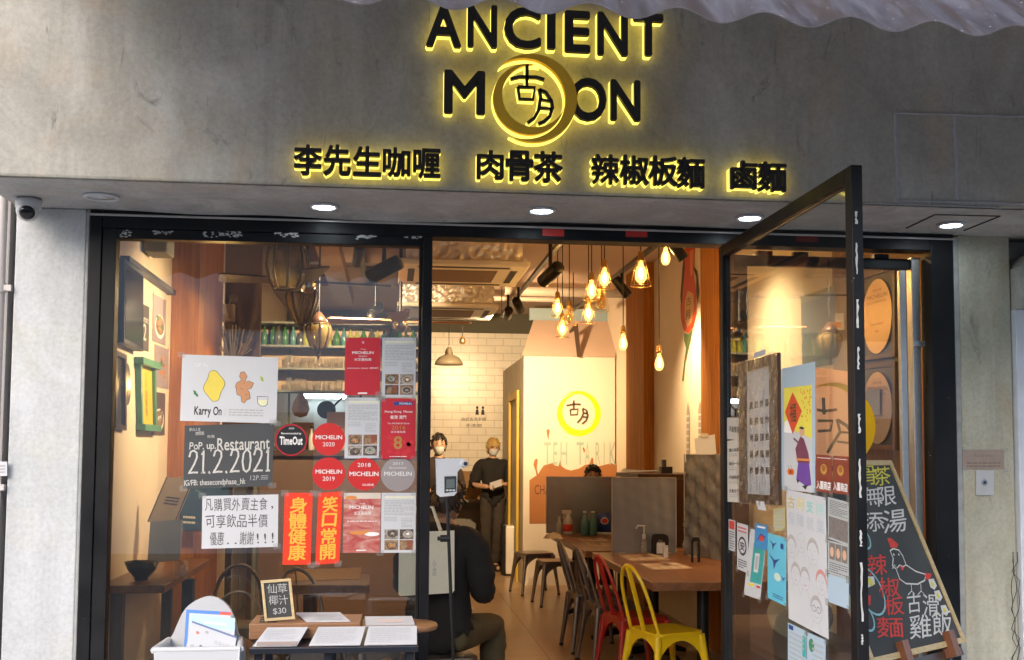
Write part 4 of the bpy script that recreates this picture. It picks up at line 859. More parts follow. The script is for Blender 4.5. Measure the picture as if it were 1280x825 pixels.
tp = fb.p(.5, .9, -.05); MB().tube([tp, (tp.x - nb.x * .32, tp.y - nb.y * .32 if tp.y - nb.y * .32 < -.1 else -.12, -.02)], .016, DARKWOOD, 4, smooth=False).build('leg', t)
MB().slab([(.05, -.055), (.97, -.055), (.97, -.015), (.05, -.015)], fb, -.045, -.0135, DARKWOOD).build('ledge', t)

# ================================================================ right pillar fittings
mb, fr = poster('name_label', 'small brown printed label above the call switch on the pillar', 'label', (1203, 562), (1255, 562), (1203, 587), mat('brown_label', (.30, .235, .19), .6, vary=.2, scale=30), val=-.0305, th=.0015); lines(mb, fr, .1, .1, .9, .4, 2, mat('faded_brown', (.20, .13, .11), .7), n=.002); mb.text('PLEASE RING', fr, .28, .62, .72, .75, mat('faded_brown', None), .002); done(mb)
t = thing('call_switch', 'grey metal call button plate on the right pillar', 'switch', at(1230, 618, -.03))
MB().sheet(fr_px('y', -.031, (1219, 588), (1241, 588), (1219, 619)), mat('brushed_plate', (.52, .51, .50), .4, .3, vary=.1, scale=40), .009).build('plate', t, bevel=.002)
c = at(1230, 603, -.04); MB().cyl((c.x, -.040, c.z), (c.x, -.046, c.z), .0135, CHROME, n=20).cyl((c.x, -.046, c.z), (c.x, -.049, c.z), .006, INK, n=14).build('button', t)

# ================================================================ white high chair full of menus
t = thing('high_chair', 'white plastic baby high chair used as a menu holder', 'high chair', (at(250, 812, -.5).x, -.5, -.02))
Yb, Yf = -.36, -.66
arch = [(206, 835), (206, 800), (215.6, 796), (222, 780), (231, 760.7), (243.6, 750.5), (261.5, 744), (276.7, 748.6), (288, 759.5), (294.6, 774.7), (298.4, 795), (306, 799), (308, 835)]
P = [at(*a, Yb) for a in arch]; O = P[0]; fa_ = Fr(O, (1, 0, 0), (0, 0, 1))
def smooth_outline(p, it=2):
    for _ in range(it):
        q = [p[0]]
        for a, b_ in zip(p[:-1], p[1:]): q += [a.lerp(b_, .25), a.lerp(b_, .75)]
        p = q + [p[-1]]
    return p
Ps = smooth_outline(P); sh = MB(); sh.slab([((p - O).x, (p - O).z) for p in Ps], fa_, -.012, .012, WHITE)
zb = .55; ft = [at(191.5, 813.5, Yf), at(300, 811.6, Yf)]; bkz = P[1].z
xl0, xr0 = ft[0].x, ft[1].x; xl1, xr1 = P[1].x + .01, P[-2].x - .01
sh.add([(xl0, Yf, ft[0].z), (xr0, Yf, ft[1].z), (xr0 - .02, Yf, zb), (xl0 + .02, Yf, zb), (xl0, Yf + .018, ft[0].z), (xr0, Yf + .018, ft[1].z), (xr0 - .02, Yf + .018, zb), (xl0 + .02, Yf + .018, zb)], [(0, 1, 2, 3)[::-1], (4, 5, 6, 7), (0, 1, 5, 4), (3, 2, 6, 7), (0, 4, 7, 3), (1, 5, 6, 2)], WHITE)
for xa_, xb_, e in ((xl0, xl1, 1), (xr0, xr1, -1)):
    w_ = .016 * e; sh.add([(xa_, Yf + .01, ft[0].z), (xb_, Yb, bkz), (xb_ + .02 * e, Yb, zb), (xa_ + .02 * e, Yf + .01, zb), (xa_ + w_, Yf + .01, ft[0].z), (xb_ + w_, Yb, bkz), (xb_ + w_ + .02 * e, Yb, zb), (xa_ + w_ + .02 * e, Yf + .01, zb)], [(0, 1, 2, 3), (7, 6, 5, 4), (0, 4, 5, 1), (3, 2, 6, 7), (0, 3, 7, 4), (1, 5, 6, 2)], WHITE)
sh.bx(xl0 + .02, xr0 - .02, Yf, Yb, zb - .015, zb, WHITE); sh.build('seat', t, bevel=.006)
rim = MB(); rim.tube([(xl0, Yf + .009, ft[0].z), (xl1 + .005, Yb, bkz)], .012, WHITE, 8); rim.tube([(xr0, Yf + .009, ft[1].z), (xr1 - .005, Yb, bkz)], .012, WHITE, 8); rim.tube([(xl0, Yf + .009, ft[0].z), (xr0, Yf + .009, ft[1].z)], .011, WHITE, 8); rim.build('rim', t)
for (x, y, dx, dy) in ((xl0 + .04, Yf + .03, -.1, -.08), (xr0 - .04, Yf + .03, .1, -.08), (xl1 + .03, Yb - .02, -.1, .1), (xr1 - .03, Yb - .02, .1, .1)): MB().cyl((x, y, zb), (x + dx, y + dy, -.02), .014, ALU, n=10).build('leg', t)
def card(lb, q, yt, yb_, base, deco, grp='menu cards in the high chair'):
    TL, TR, BL = at(*q[0], yt), at(*q[1], yt), at(*q[2], yb_); fr = Fr(BL, TR - TL, TL - BL); mb = MB(); mb.sheet(fr, base, .0015); deco(mb, fr); tag(mb.build('menu_card'), lb, 'menu', grp)
card('blue edged menu at the back of the high chair', ((233, 762), (289, 765), (229, 822)), -.40, -.46, PAPER, lambda m_, f: (m_.rect(f, 0, 0, .07, 1, mat('menu_blue', (.03, .17, .55), .4), .002), m_.rect(f, .07, .93, 1, 1, mat('menu_blue', None), .002), m_.rect(f, .75, .93, 1, .99, ORED, .0024)))
card('pale blue printed menu second from the back in the high chair', ((239, 767), (294, 773), (235, 825)), -.43, -.50, mat('menu_pale_blue', (.42, .66, .74), .5, vary=.15, scale=20), lambda m_, f: (m_.rect(f, .1, .55, 1, .72, PAPER, .002), lines(m_, f, .4, .58, .9, .68, 1, NAVY, n=.0025), m_.rect(f, .3, .82, .8, .86, WH, .002)))
card('white menu with small doodles in front of the high chair stack', ((240, 776), (296, 796), (228, 830)), -.48, -.57, PAPER, lambda m_, f: (m_.rect(f, 0, .955, 1, 1.0, mat('menu_slate', (.16, .20, .36), .5), .002), [m_.ell(f, u, v, .04, .035, k, .002, 9) for u, v, k in ((.17, .78, mat('doodle_red', (.55, .2, .18), .7)), (.36, .86, GREYINK), (.30, .5, INK), (.52, .52, mat('doodle_plum', (.25, .1, .12), .7)), (.6, .47, mat('doodle_plum', None)), (.12, .45, GREYINK))], m_.text('古月小店', f, .55, .66, .88, .76, GREYINK, .002)))

# ================================================================ menu table outside the window
FAINT = mat('faint_menu_print', (.44, .46, .48), .7); TBL = mat('navy_lacquer', (.012, .014, .022), .3, vary=.3)
t = thing('menu_table', 'dark narrow table outside the window carrying open menus', 'table', (-.27, -.42, -.02))
fL, fR_ = at(311, 818, -.625), at(523, 818, -.625)
MB().bx(fL.x, fR_.x, -.625, -.18, fL.z, fL.z + .022, TBL).build('top', t, bevel=.003)
for x in (fL.x + .03, -.22, fR_.x - .03):
    for y in (-.58, -.22): MB().bx(x - .014, x + .014, y - .014, y + .014, -.02, fL.z - .001, TBL).build('leg', t)
MB().bx(fL.x + .06, fR_.x - .06, -.60, -.20, .25, .265, TBL).build('shelf', t)
zt = fL.z + .022
def lying(name, lb, cat, q, z0, z1, y0, y1, base, deco=None, grp=None):
    A, B_, C_ = at(*q[0], y0), at(*q[1], y0), at(*q[2], y1); A.z = B_.z = z0; C_.z = z1; D_ = at(*q[3], y1); fr = Fr(A, B_ - A, Vector((A.x, C_.y, z1)) - A)
    mb = MB(); pts = [A, B_, Vector((D_.x, y1, z1)), Vector((C_.x, y1, z1))]
    uv = [((p - A).dot(fr.X) / fr.X.length_squared, (p - A).dot(fr.Z) / fr.Z.length_squared) for p in pts]
    mb.slab(uv, fr, 0, .003, base)
    if deco: deco(mb, fr)
    return tag(mb.build(name), lb, cat, grp)
zc0, zc1 = zt + .003, zt + .045
lying('open_menu', 'open white menu on the dark table, leftmost with a brown lower band', 'menu', ((316, 810), (371, 810), (334, 790), (385, 791)), zc0, zc1, -.615, -.46, PAPER, lambda m_, f: (m_.rect(f, .08, .0, 1, .2, mat('menu_brown', (.35, .28, .25), .6), .0045), lines(m_, f, .2, .3, .9, .9, 6, FAINT, .25, .0045)), 'open menus on the dark table')
lying('open_menu', 'open white menu in the middle of the dark table', 'menu', ((386, 811), (450, 810), (398, 791), (457, 789)), zc0, zc1, -.615, -.46, PAPER, lambda m_, f: lines(m_, f, .1, .1, .9, .9, 8, FAINT, .25, .0045), 'open menus on the dark table')
lying('open_menu', 'open white menu at the right end of the dark table', 'menu', ((455, 810), (521, 810), (461, 789.5), (521, 789.5)), zc0, zc1, -.615, -.46, PAPER, lambda m_, f: lines(m_, f, .1, .1, .9, .9, 8, FAINT, .25, .0045), 'open menus on the dark table')
b0, b1 = at(311, 791, -.45), at(451, 788, -.45); bt_ = at(311, 780, -.45).z
wb = MB().bx(b0.x, b1.x, -.45, -.22, zt + .001, bt_, WOODB); fw_ = Fr((b0.x, -.45, bt_), (b1.x - b0.x, 0, 0), (0, .23, 0))
wb.hand('古月店', fw_, .06, .12, .24, .9, INK, .0006, .05); wbo = tag(wb.build('wood_block', bevel=.004), 'thick wooden block with stamped characters on the dark table', 'wood block')
lying('paper_stack', 'loose stack of white papers on the wooden block', 'papers', ((383, 781), (438, 777), (370, 767), (425, 763)), bt_ + .001, bt_ + .008, -.43, -.24, PAPER, lambda m_, f: lines(m_, f, .15, .1, .8, .8, 6, FAINT, .25, .0045))
rt = MB(); c = at(508, 779, -.33); rt.lathe([(.0001, -.02), (.12, -.02), (.125, -.01), (.12, .0), (.0001, .0)], (c.x, -.33, c.z), WOODB, 32); rt.lathe([(.05, -.021), (.055, -(c.z - zt) + .002)], (c.x, -.33, c.z), DARKWOOD, 16); tag(rt.build('round_stand'), 'round wooden cake stand at the right end of the dark table', 'stand')
lying('glossy_flyer', 'white glossy flyer with faint pink picture on the round wooden stand', 'flyer', ((457, 787), (519, 786), (456, 767), (515, 766)), c.z + .001, c.z + .012, -.42, -.24, PAPER, lambda m_, f: (m_.ell(f, .5, .5, .3, .2, mat('faint_pink', (.66, .55, .52), .6), .0045), m_.rect(f, 0, 0, 1, .05, mat('menu_brown', None), .0045)))
q = [at(331, 777, -.40), at(369, 774, -.40), at(326, 726, -.36)]; fr = Fr(q[0], q[1] - q[0], q[2] - q[0])
fr.O.z = bt_ + .001
t = thing('price_board', 'small wood framed chalkboard pricing grass jelly at $30 on the wooden block', 'chalkboard', fr.p(.5, 0))
MB().slab([(.09, .07), (.91, .07), (.91, .93), (.09, .93)], fr, -.004, 0, CHALKB).build('board', t)
f_ = MB()
for (u0, v0, u1, v1) in ((0, 0, 1, .068), (0, .932, 1, 1), (0, .069, .088, .931), (.912, .069, 1, .931)): f_.slab([(u0, v0), (u1, v0), (u1, v1), (u0, v1)], fr, -.008, .006, WOODX)
f_.build('frame', t, bevel=.0015); f_ = MB(); GCH = mat('thin_grey_chalk', (.36, .36, .35), .9, vary=.5, scale=160); f_.hand('仙草', fr, .16, .66, .86, .90, GCH, .0010); f_.hand('椰汁', fr, .18, .38, .86, .62, GCH, .0010); f_.hand('$30', fr, .30, .14, .76, .30, GCH, .0010); f_.build('chalk_lettering', t)

# ================================================================ thermometer on its stand
yT = -.30
O = at(540, 625, yT); ft_ = Fr((O.x, yT, O.z), (1, 0, 0), (0, 0, 1)); SCL = lambda pts: [((at(520 + x / 4.345, 530 + y / 4.345, yT) - O).x, (at(520 + x / 4.345, 530 + y / 4.345, yT) - O).z) for x, y in pts]
c = at(559, 622, yT); bot = c + (at(566.5, 825, yT) - c) * ((c.z + .02) / (c.z - at(566.5, 825, yT).z))
t = thing('thermometer_stand', 'slim black tripod pole holding the white thermometer in the doorway', 'stand', (bot.x, yT, -.02))
MB().tube([bot, bot.lerp(c, .45)], .010, BLACKM, 10).tube([bot.lerp(c, .45), c], .007, BLACKM, 10).build('pole', t)
for a in (90, 210, 330): v = Vector((math.cos(R(a)), math.sin(R(a)), 0)); MB().tube([bot + Vector((0, 0, .32)), bot + v * .24 + Vector((0, 0, .008))], .007, BLACKM, 8).build('leg', t)
k = at(556, 673, yT); kn = MB().tube([k + Vector((-.018, 0, 0)), k + Vector((.022, 0, 0))], .014, BLACKM, 10); kn.tube([k + Vector((-.03, -.004, .0)), k + Vector((-.018, -.004, 0))], .008, BLACKM, 8); kn.build('clamp_knob', t)
t = thing('thermometer', 'white wall style infrared thermometer with small dark display', 'thermometer', (c.x, yT, c.z))
o = SCL([(107, 188), (240, 186), (262, 190), (262, 238), (236, 244), (224, 262), (221, 370), (205, 388), (130, 395), (112, 382)]); b_ = MB(); b_.slab(o, ft_, -.035, .018, WHITE); b_.build('body', t, bevel=.006)
lz = at(580.5, 579.5, yT); s_ = MB(); s_.tube([(lz.x - .012, yT - .0, lz.z), (lz.x + .002, yT - .034, lz.z)], [.0165, .0145], WHITE, 20); s_.tube([(lz.x + .002, yT - .034, lz.z), (lz.x + .0025, yT - .036, lz.z)], .008, INK, 16); s_.build('sensor', t)
o = SCL([(153, 284), (217, 282), (217, 366), (153, 374)]); s_ = MB(); s_.slab(o, ft_, .017, .0205, INK); o2 = SCL([(163, 300), (208, 298), (208, 346), (163, 348)]); s_.slab(o2, ft_, .020, .021, mat('grey_lcd', (.12, .14, .14), .2)); s_.build('display', t)
for x in (168, 186, 204): s_ = MB(); s_.slab(SCL([(x - 7, 355), (x + 7, 354), (x + 7, 363), (x - 7, 364)]), ft_, .020, .022, WHITE); s_.build('button', t)
s_ = MB()
for y in (315, 343): p = SCL([(137, y)])[0]; s_.ell(ft_, p[0], p[1], .0022, .0022, GREYINK, .0185, 10)
s_.build('status_light', t)

# ================================================================ interior: gabled partition, signs, back of the room
t = thing('gabled_partition', 'cream gabled booth wall painted with a yellow moon logo and orange splash', 'partition', (2.1, 8.0, 0))
yH = 8.0; a = at(655, 445, yH); b_ = at(786, 446, yH); xh0, xh1, zh = a.x, min(b_.x, 2.64), a.z
bdy = MB(); fh = Fr((xh0, yH, 0), (xh1 - xh0, 0, 0), (0, 0, zh)); PART = mat('booth_cream', (.62, .55, .46), .75, vary=.05, scale=3)
bdy.bx(xh0, xh1, yH, yH + .10, 0, zh, PART); bdy.bx(xh0, xh0 + .10, yH + .101, 10.4, 0, zh, mat('carved_grey', (.42, .37, .28), .6, vary=.3, scale=5, bump=.5)); body = bdy.build('wall', t)
uvh = lambda px, py: fr_uv(fh, px, py)
M1 = lambda x, y: uvh(640 + x / 5.156, 480 + y / 5.156)
mu = MB(); sp = [(112, 620), (140, 600), (168, 585), (180, 560), (205, 525), (240, 515), (262, 508), (275, 525), (300, 530), (310, 490), (320, 530), (345, 548), (380, 558), (430, 545), (470, 522), (500, 515), (512, 475), (524, 480), (525, 520), (560, 530), (600, 520), (640, 510), (690, 528), (735, 522), (752, 530), (752, 900), (112, 900)]
mu.poly(fh, [M1(*p) for p in sp], mat('splash_orange', (.31, .12, .035), .7, vary=.15, scale=6), .003)
for dr_ in ([(158, 590), (150, 555), (138, 520), (145, 490), (158, 480), (166, 490), (162, 520), (160, 550), (170, 590)], [(234, 362), (226, 330), (222, 300), (232, 288), (243, 300), (238, 330)], [(463, 445), (455, 415), (462, 405), (472, 430)]): mu.poly(fh, [M1(*p) for p in dr_], mat('splash_orange', None), .003)
PG = mat('pale_teal_lettering', (.30, .40, .35), .7)
def mtext(s, x0, y0, x1, y1, mt, bold=-.01):
    p, q = M1(x0, y1), M1(x1, y0); mu.text(s, fh, p[0], p[1], q[0], q[1], mt, .005, 0, bold)
for s, x0, x1 in (('T', 205, 250), ('E', 265, 292), ('H', 312, 355), ('T', 415, 462), ('A', 470, 500), ('R', 538, 568), ('I', 590, 596), ('K', 628, 668)): mtext(s, x0, 375, x1, 520, PG, -.02)
mtext('CHA', 145, 650, 245, 712, mat('dark_lettering', (.09, .03, .015), .7), -.005)
c0 = M1(428, 190); W_, H_ = xh1 - xh0, zh; f1 = Fr((xh0, yH, 0), (1, 0, 0), (0, 0, 1)); cm_ = (c0[0] * W_, c0[1] * H_); pxm = 12.7 / F / 5.156
DECY = mat('decal_bright_yellow', (.80, .72, .0), .5)
mu.crescent(f1, cm_, 148 * pxm, (cm_[0] - 22 * pxm, cm_[1]), 132 * pxm, DECY, .004); mu.crescent(f1, (cm_[0] - 8 * pxm, cm_[1] - 3 * pxm), 134 * pxm, (cm_[0] + 12 * pxm, cm_[1] + 10 * pxm), 118 * pxm, DECY, .0045)
BR = mat('brush_brown', None)
for pts in ([(398, 105), (398, 160)], [(350, 140), (400, 130), (443, 132)], [(375, 165), (425, 162), (420, 198), (378, 200), (375, 165)], [(455, 158), (460, 190), (445, 225), (420, 250)], [(455, 158), (480, 170), (488, 205), (478, 235), (452, 258)], [(462, 188), (486, 190)], [(455, 212), (484, 214)]): mu.stroke(fh, [M1(*p) for p in pts], .022, BR, .006)
mu.build('mural', body)
rf = MB(); rt0, rt1 = at(667, 400, 8.55), at(770, 402, 8.55); rf.add([(xh0 - .03, yH - .03, zh + .002), (xh1, yH - .03, zh + .002), (rt1.x, 8.55, rt0.z), (rt0.x, 8.55, rt0.z), (xh0 - .03, yH, zh - .0 + .0), (xh1, yH, zh), (rt1.x, 8.58, rt0.z - .02), (rt0.x, 8.58, rt0.z - .02)], [(0, 1, 2, 3), (4, 7, 6, 5), (0, 4, 5, 1), (3, 2, 6, 7), (0, 3, 7, 4), (1, 5, 6, 2)], mat('roof_pinkish', (.52, .38, .30), .7, vary=.06, scale=4)); rf.build('roof', t)
rs = MB(); q0, q1 = at(662, 385, 8.56), at(772, 387, 8.56); rs.bx(q0.x, q1.x, 8.56, 8.62, rt0.z, q0.z, mat('dusty_blue_board', (.22, .30, .33), .6)); rs.build('ridge_board', t)
yf = MB(); xw = xh0 - .012
for (y0, y1, z0, z1) in ((8.35, 8.45, 0, 2.2), (9.25, 9.35, 0, 2.2), (8.35, 9.35, 2.201, 2.3)): yf.bx(xw - .03, xw, y0, y1, z0, z1, mat('mustard_paint', (.50, .34, .04), .5))
tag(yf.build('door_frame'), 'mustard yellow door frame on the side of the gabled booth', 'door frame')
fr = Fr(at(716, 446, 7.93), (1, 0, 0), (0, 0, 1)); k = 12.63 / F; n1 = MB(); n1.slab([(6 * k, 0), (11 * k, 0), (6.5 * k, 42 * k), (2.5 * k, 42 * k), (-4.5 * k, 33 * k), (-4 * k, 30 * k), (2 * k, 33 * k)], fr, -.03, 0, DARKWOOD)

tag(n1.build('house_number'), 'dark wooden numeral 1 standing on the roof of the gabled booth', 'numeral')

mk = mat('grey_skyline_print', (.34, .30, .25), .7)
# back counter, bag, bottles
t = thing('back_counter', 'grey service counter against the white tiled wall', 'counter', (1.2, 10.1, 0)); CNT = mat('counter_grey', (.26, .24, .21), .5, vary=.1)
x0_, x1_ = at(540, 640, 9.9).x, at(638, 640, 9.9).x
MB().bx(x0_, x1_, 9.9, 10.45, .88, .92, CNT).build('top', t); cb = MB(); cb.bx(x0_, x1_, 10.40, 10.45, 0, .879, CNT).bx(x0_, x1_, 9.92, 10.399, .10, .14, CNT); cb.build('carcass', t)
for x in (x0_, x1_ - .04): MB().bx(x, x + .04, 9.92, 10.399, .0, .099, CNT).bx(x, x + .04, 9.92, 10.399, .141, .879, CNT).build('side_panel', t)
c = at(585, 630, 10.1); KRAFT = mat('kraft_paper', (.30, .17, .08), .8, vary=.15)
pb = MB(); pb.add([(c.x - .17, 10.0, .921), (c.x + .17, 10.0, .921), (c.x + .17, 10.25, .921), (c.x - .17, 10.25, .921), (c.x - .16, 10.04, 1.28), (c.x + .16, 10.05, 1.30), (c.x + .15, 10.2, 1.27), (c.x - .16, 10.2, 1.30)], [(0, 1, 5, 4), (1, 2, 6, 5), (2, 3, 7, 6), (3, 0, 4, 7), (3, 2, 1, 0)], KRAFT); tag(pb.build('paper_bag'), 'brown paper bag on the back counter beside the standing person', 'bag')
BOT = [(.10, 0), (.11, .02), (.11, .55), (.07, .72), (.04, .80), (.04, .98), (0.0001, 1)]
def bottle(x, y, z, r, h, mt, cap=None):
    mb = MB(); mb.lathe([(p * r / .11, q * h) for p, q in BOT], (x, y, z), mt, 12)
    if cap: mb.cyl((x, y, z + h * .97), (x, y, z + h * 1.05), r * .45, cap, n=10)
    return mb
OLIVEB = mat('olive_bottle', (.18, .20, .03), .2, coat=.5)
for i, px in enumerate((575, 583, 591)): c = at(px, 690, 10.15); tag(bottle(c.x, 10.15, .141, .04, .28, OLIVEB, BLACKM if i else CHALKR).build('sauce_bottle'), 'olive sauce bottle on the shelf under the back counter', 'bottle', 'bottles under the back counter')
wsn = MB(); fw2 = Fr((0, BY - .003, 0), (1, 0, 0), (0, 0, 1))
for (px, py, s, w_, h_) in ((600, 514, '♦ ♦', .09, .06), (592, 524, '由此去洗手間', .34, .05), (592, 532, '手洗間', .22, .05)):
    c = at(px, py, BY - .003)
    if '♦' in s:
        for e in (-.04, .04): wsn.ell(fw2, c.x + e, c.z + .05, .018, .022, INK, .002, 10); wsn.poly(fw2, [(c.x + e - .025, c.z - .05), (c.x + e + .025, c.z - .05), (c.x + e + .015, c.z + .025), (c.x + e - .015, c.z + .025)], INK, .002)
    else: wsn.text(s, fw2, c.x - w_ / 2, c.z - h_ / 2, c.x + w_ / 2, c.z + h_ / 2, INK, .002)
tag(wsn.build('toilet_sign'), 'small black toilet sign lettering on the white tiles', 'sign')

# air purifier
c = atz(640, 720, 0); t = thing('air_purifier', 'white and black floor air purifier by the mustard door frame', 'purifier', (c.x, c.y, 0))
x0_ = atx(632, 700, c.x).x; k = (c.y + D) / F
MB().bx(c.x - 8 * k, c.x + 16 * k, c.y, c.y + .25, .02, 62 * k, mat('purifier_white', (.70, .66, .60), .35)).build('body', t, bevel=.02); MB().bx(c.x - 12 * k, c.x - 8.2 * k, c.y + .01, c.y + .24, .02, 63 * k, BLACKM).build('side_grille', t, bevel=.005); MB().bx(c.x - 9 * k, c.x + 14 * k, c.y + .02, c.y + .23, 0, .019, BLACKM).build('base', t)

# ceiling air conditioners
def aircon(lb, y0, xr):
    x0, x1 = xr - .96, xr; t = thing('air_conditioner', lb, 'air conditioner', ((x0 + x1) / 2, y0 + .5, 2.9), group='ceiling air conditioners')
    CRM = mat('aged_cream_plastic', (.76, .70, .60), .45, vary=.05); z = 2.90
    pn = MB(); fr = Fr((x0, y0, z), (x1 - x0, 0, 0), (0, .98, 0)); fr.N = Vector((0, 0, -1))
    pn.bx(x0, x1, y0, y0 + .98, z, z + .045, CRM); pn.build('panel', t, bevel=.012)
    MB().bx(x0 + .22, x1 - .22, y0 + .22, y0 + .76, z - .004, z - .0005, mat('grille_brown', (.17, .10, .06), .6, vary=.2, scale=60)).build('grille', t)
    sl = MB()
    for (a, b_, c_, d_) in ((x0 + .14, x1 - .14, y0 + .07, y0 + .12), (x0 + .14, x1 - .14, y0 + .86, y0 + .91), (x0 + .07, x0 + .12, y0 + .2, y0 + .78), (x1 - .12, x1 - .07, y0 + .2, y0 + .78)): sl.bx(a, b_, c_, d_, z - .003, z - .0004, INK)
    sl.build('air_slot', t)
    fo_ = MB(); vs_, fs_ = [], []; g = 70; hh = .30
    for face in range(2):                              # crumpled foil wrap: front and right faces
        o = len(vs_)
        for i in range(g + 1):
            for j in range(25):
                q_ = Vector((i * .16 + face * 40, j * .20, y0)); d_ = .030 * abs(mnoise.noise(q_)) + .018 * abs(mnoise.noise(q_ * 2.3)) + .008 * abs(mnoise.noise(q_ * 5.1)) - .015; zz = z + .05 + hh * j / 24
                vs_.append((x0 + .05 + (x1 - x0 - .1) * i / g, y0 + .05 + d_, zz) if face == 0 else (x1 - .05 + d_, y0 + .05 + .88 * i / g, zz))
        for i in range(g):
            for j in range(24): a = o + i * 25 + j; fs_.append((a, a + 25, a + 26, a + 1))
    fo_.add(vs_, fs_, FOIL, True); fo_.bx(x0 + .06, x1 - .075, y0 + .075, y0 + .9, z + .05, CZ - .001, mat('unit_grey', (.3, .28, .25), .6)); fo_.build('foil_wrap', t)
aircon('ceiling air conditioner wrapped in foil, nearer to the doorway', 3.16, 1.0); aircon('ceiling air conditioner wrapped in foil, farther one over the tiled wall', 5.45, 1.0)

# track with spotlights
def spot(lb, p, aim, on=0, zt=3.05, par=None, size=1.0, warm=(1, .69, .375), cone=60):
    p, aim = Vector(p), Vector(aim); t = thing('track_spotlight', lb, 'spotlight', p, group='spotlights on the tracks')
    d = (aim - p).normalized(); q = d.to_track_quat('Z', 'Y').to_matrix().to_4x4(); M = Matrix.Translation(p) @ q; s = size
    MB().tube([(p.x, p.y, zt), p], .012 * s, BLACKM, 8).build('arm', t)
    MB().lathe([(.0001, -.10 * s), (.038 * s, -.10 * s), (.042 * s, -.09 * s), (.042 * s, .09 * s), (.037 * s, .095 * s), (.034 * s, .07 * s)], (0, 0, 0), BLACKM, 18, M=M).build('head', t)
    MB().lathe([(.0345 * s, .068 * s), (.0001, .069 * s)], (0, 0, 0), mat('spot_lens', (1, .86, .62), emit=9) if on else GREYINK, 16, M=M).build('lens', t)
    if on:
        l = bpy.data.lights.new('spot', 'SPOT'); l.energy = on * .78; l.color = warm; l.spot_size = R(cone); l.spot_blend = 1.0; l.shadow_soft_size = .035
        lo = bpy.data.objects.new('spot', l); COL.objects.link(lo); lo.parent = t; lo.location = d * (.10 * s); lo.rotation_euler = d.to_track_quat('-Z', 'Y').to_euler()
    return t
ZT = 3.08
def track(lb, x, y0, y1): tag(MB().bx(x - .018, x + .018, y0, y1, ZT, ZT + .03, BLACKM).tube([(x, y0 + .1, ZT + .03), (x, y0 + .1, CZ)], .006, BLACKM, 6).tube([(x, y1 - .1, ZT + .03), (x, y1 - .1, CZ)], .006, BLACKM, 6).build('lighting_track'), lb, 'lighting track')
tx = atz(670, 343, ZT).x
track('black lighting track running back past the air conditioners', tx, .8, 7.6); track('added black lighting track near the right wall above the tables', 1.95, .5, 7.0); track('black lighting track over the left of the room behind the window', -.25, .4, 5.0)  # the right wall track is added to hold extra spots
def on_track(px, py, y): return at(px, py, y)
p = on_track(688, 343, 2.75); spot('larger black track spotlight pointing right beside the hanging bulbs', p, p + Vector((-.5, 1.1, -.45)), 0, ZT, size=1.15)
p = on_track(648, 382, 5.3); spot('small black track spotlight, upper of the far pair', p, (2.17, 8.0, 1.8), 62, ZT, cone=44)
p = on_track(635, 392, 5.8); spot('small black track spotlight, lower of the far pair', p, (1.15, 10.5, 1.8), 300, ZT, cone=120)
p = on_track(480, 337, 1.6); spot('black track spotlight with slanted head seen through the window top right', p, (-1.45, 2.1, 1.9), 125, ZT, size=1.1, cone=85)
p = on_track(469, 388, 4.4); spot('lit track spotlight shining toward the window', p, (-1.3, 1.8, 1.3), 60, ZT, cone=70)
spot('track spotlight above the chili painting', (1.95, 4.4, ZT - .12), (2.66, 4.5, 2.1), 95, ZT, cone=95)
spot('added track spotlight brightening the wall by the yellow chair end of the table', (1.95, 2.6, ZT - .12), (2.66, 2.6, 1.9), 75, ZT, cone=110)  # spot added to brighten the cream wall behind the open door
spot('added track spotlight lighting the entrance notices from behind', (1.95, .9, ZT - .12), (2.05, .12, 1.75), 110, ZT, cone=85)  # spot added to light the tan board through its back
spot('added track spotlight brightening the left room', (-.25, 3.2, ZT - .12), (-.6, 6.0, 1.4), 320, ZT, cone=95)  # spot added to raise the light in the left room

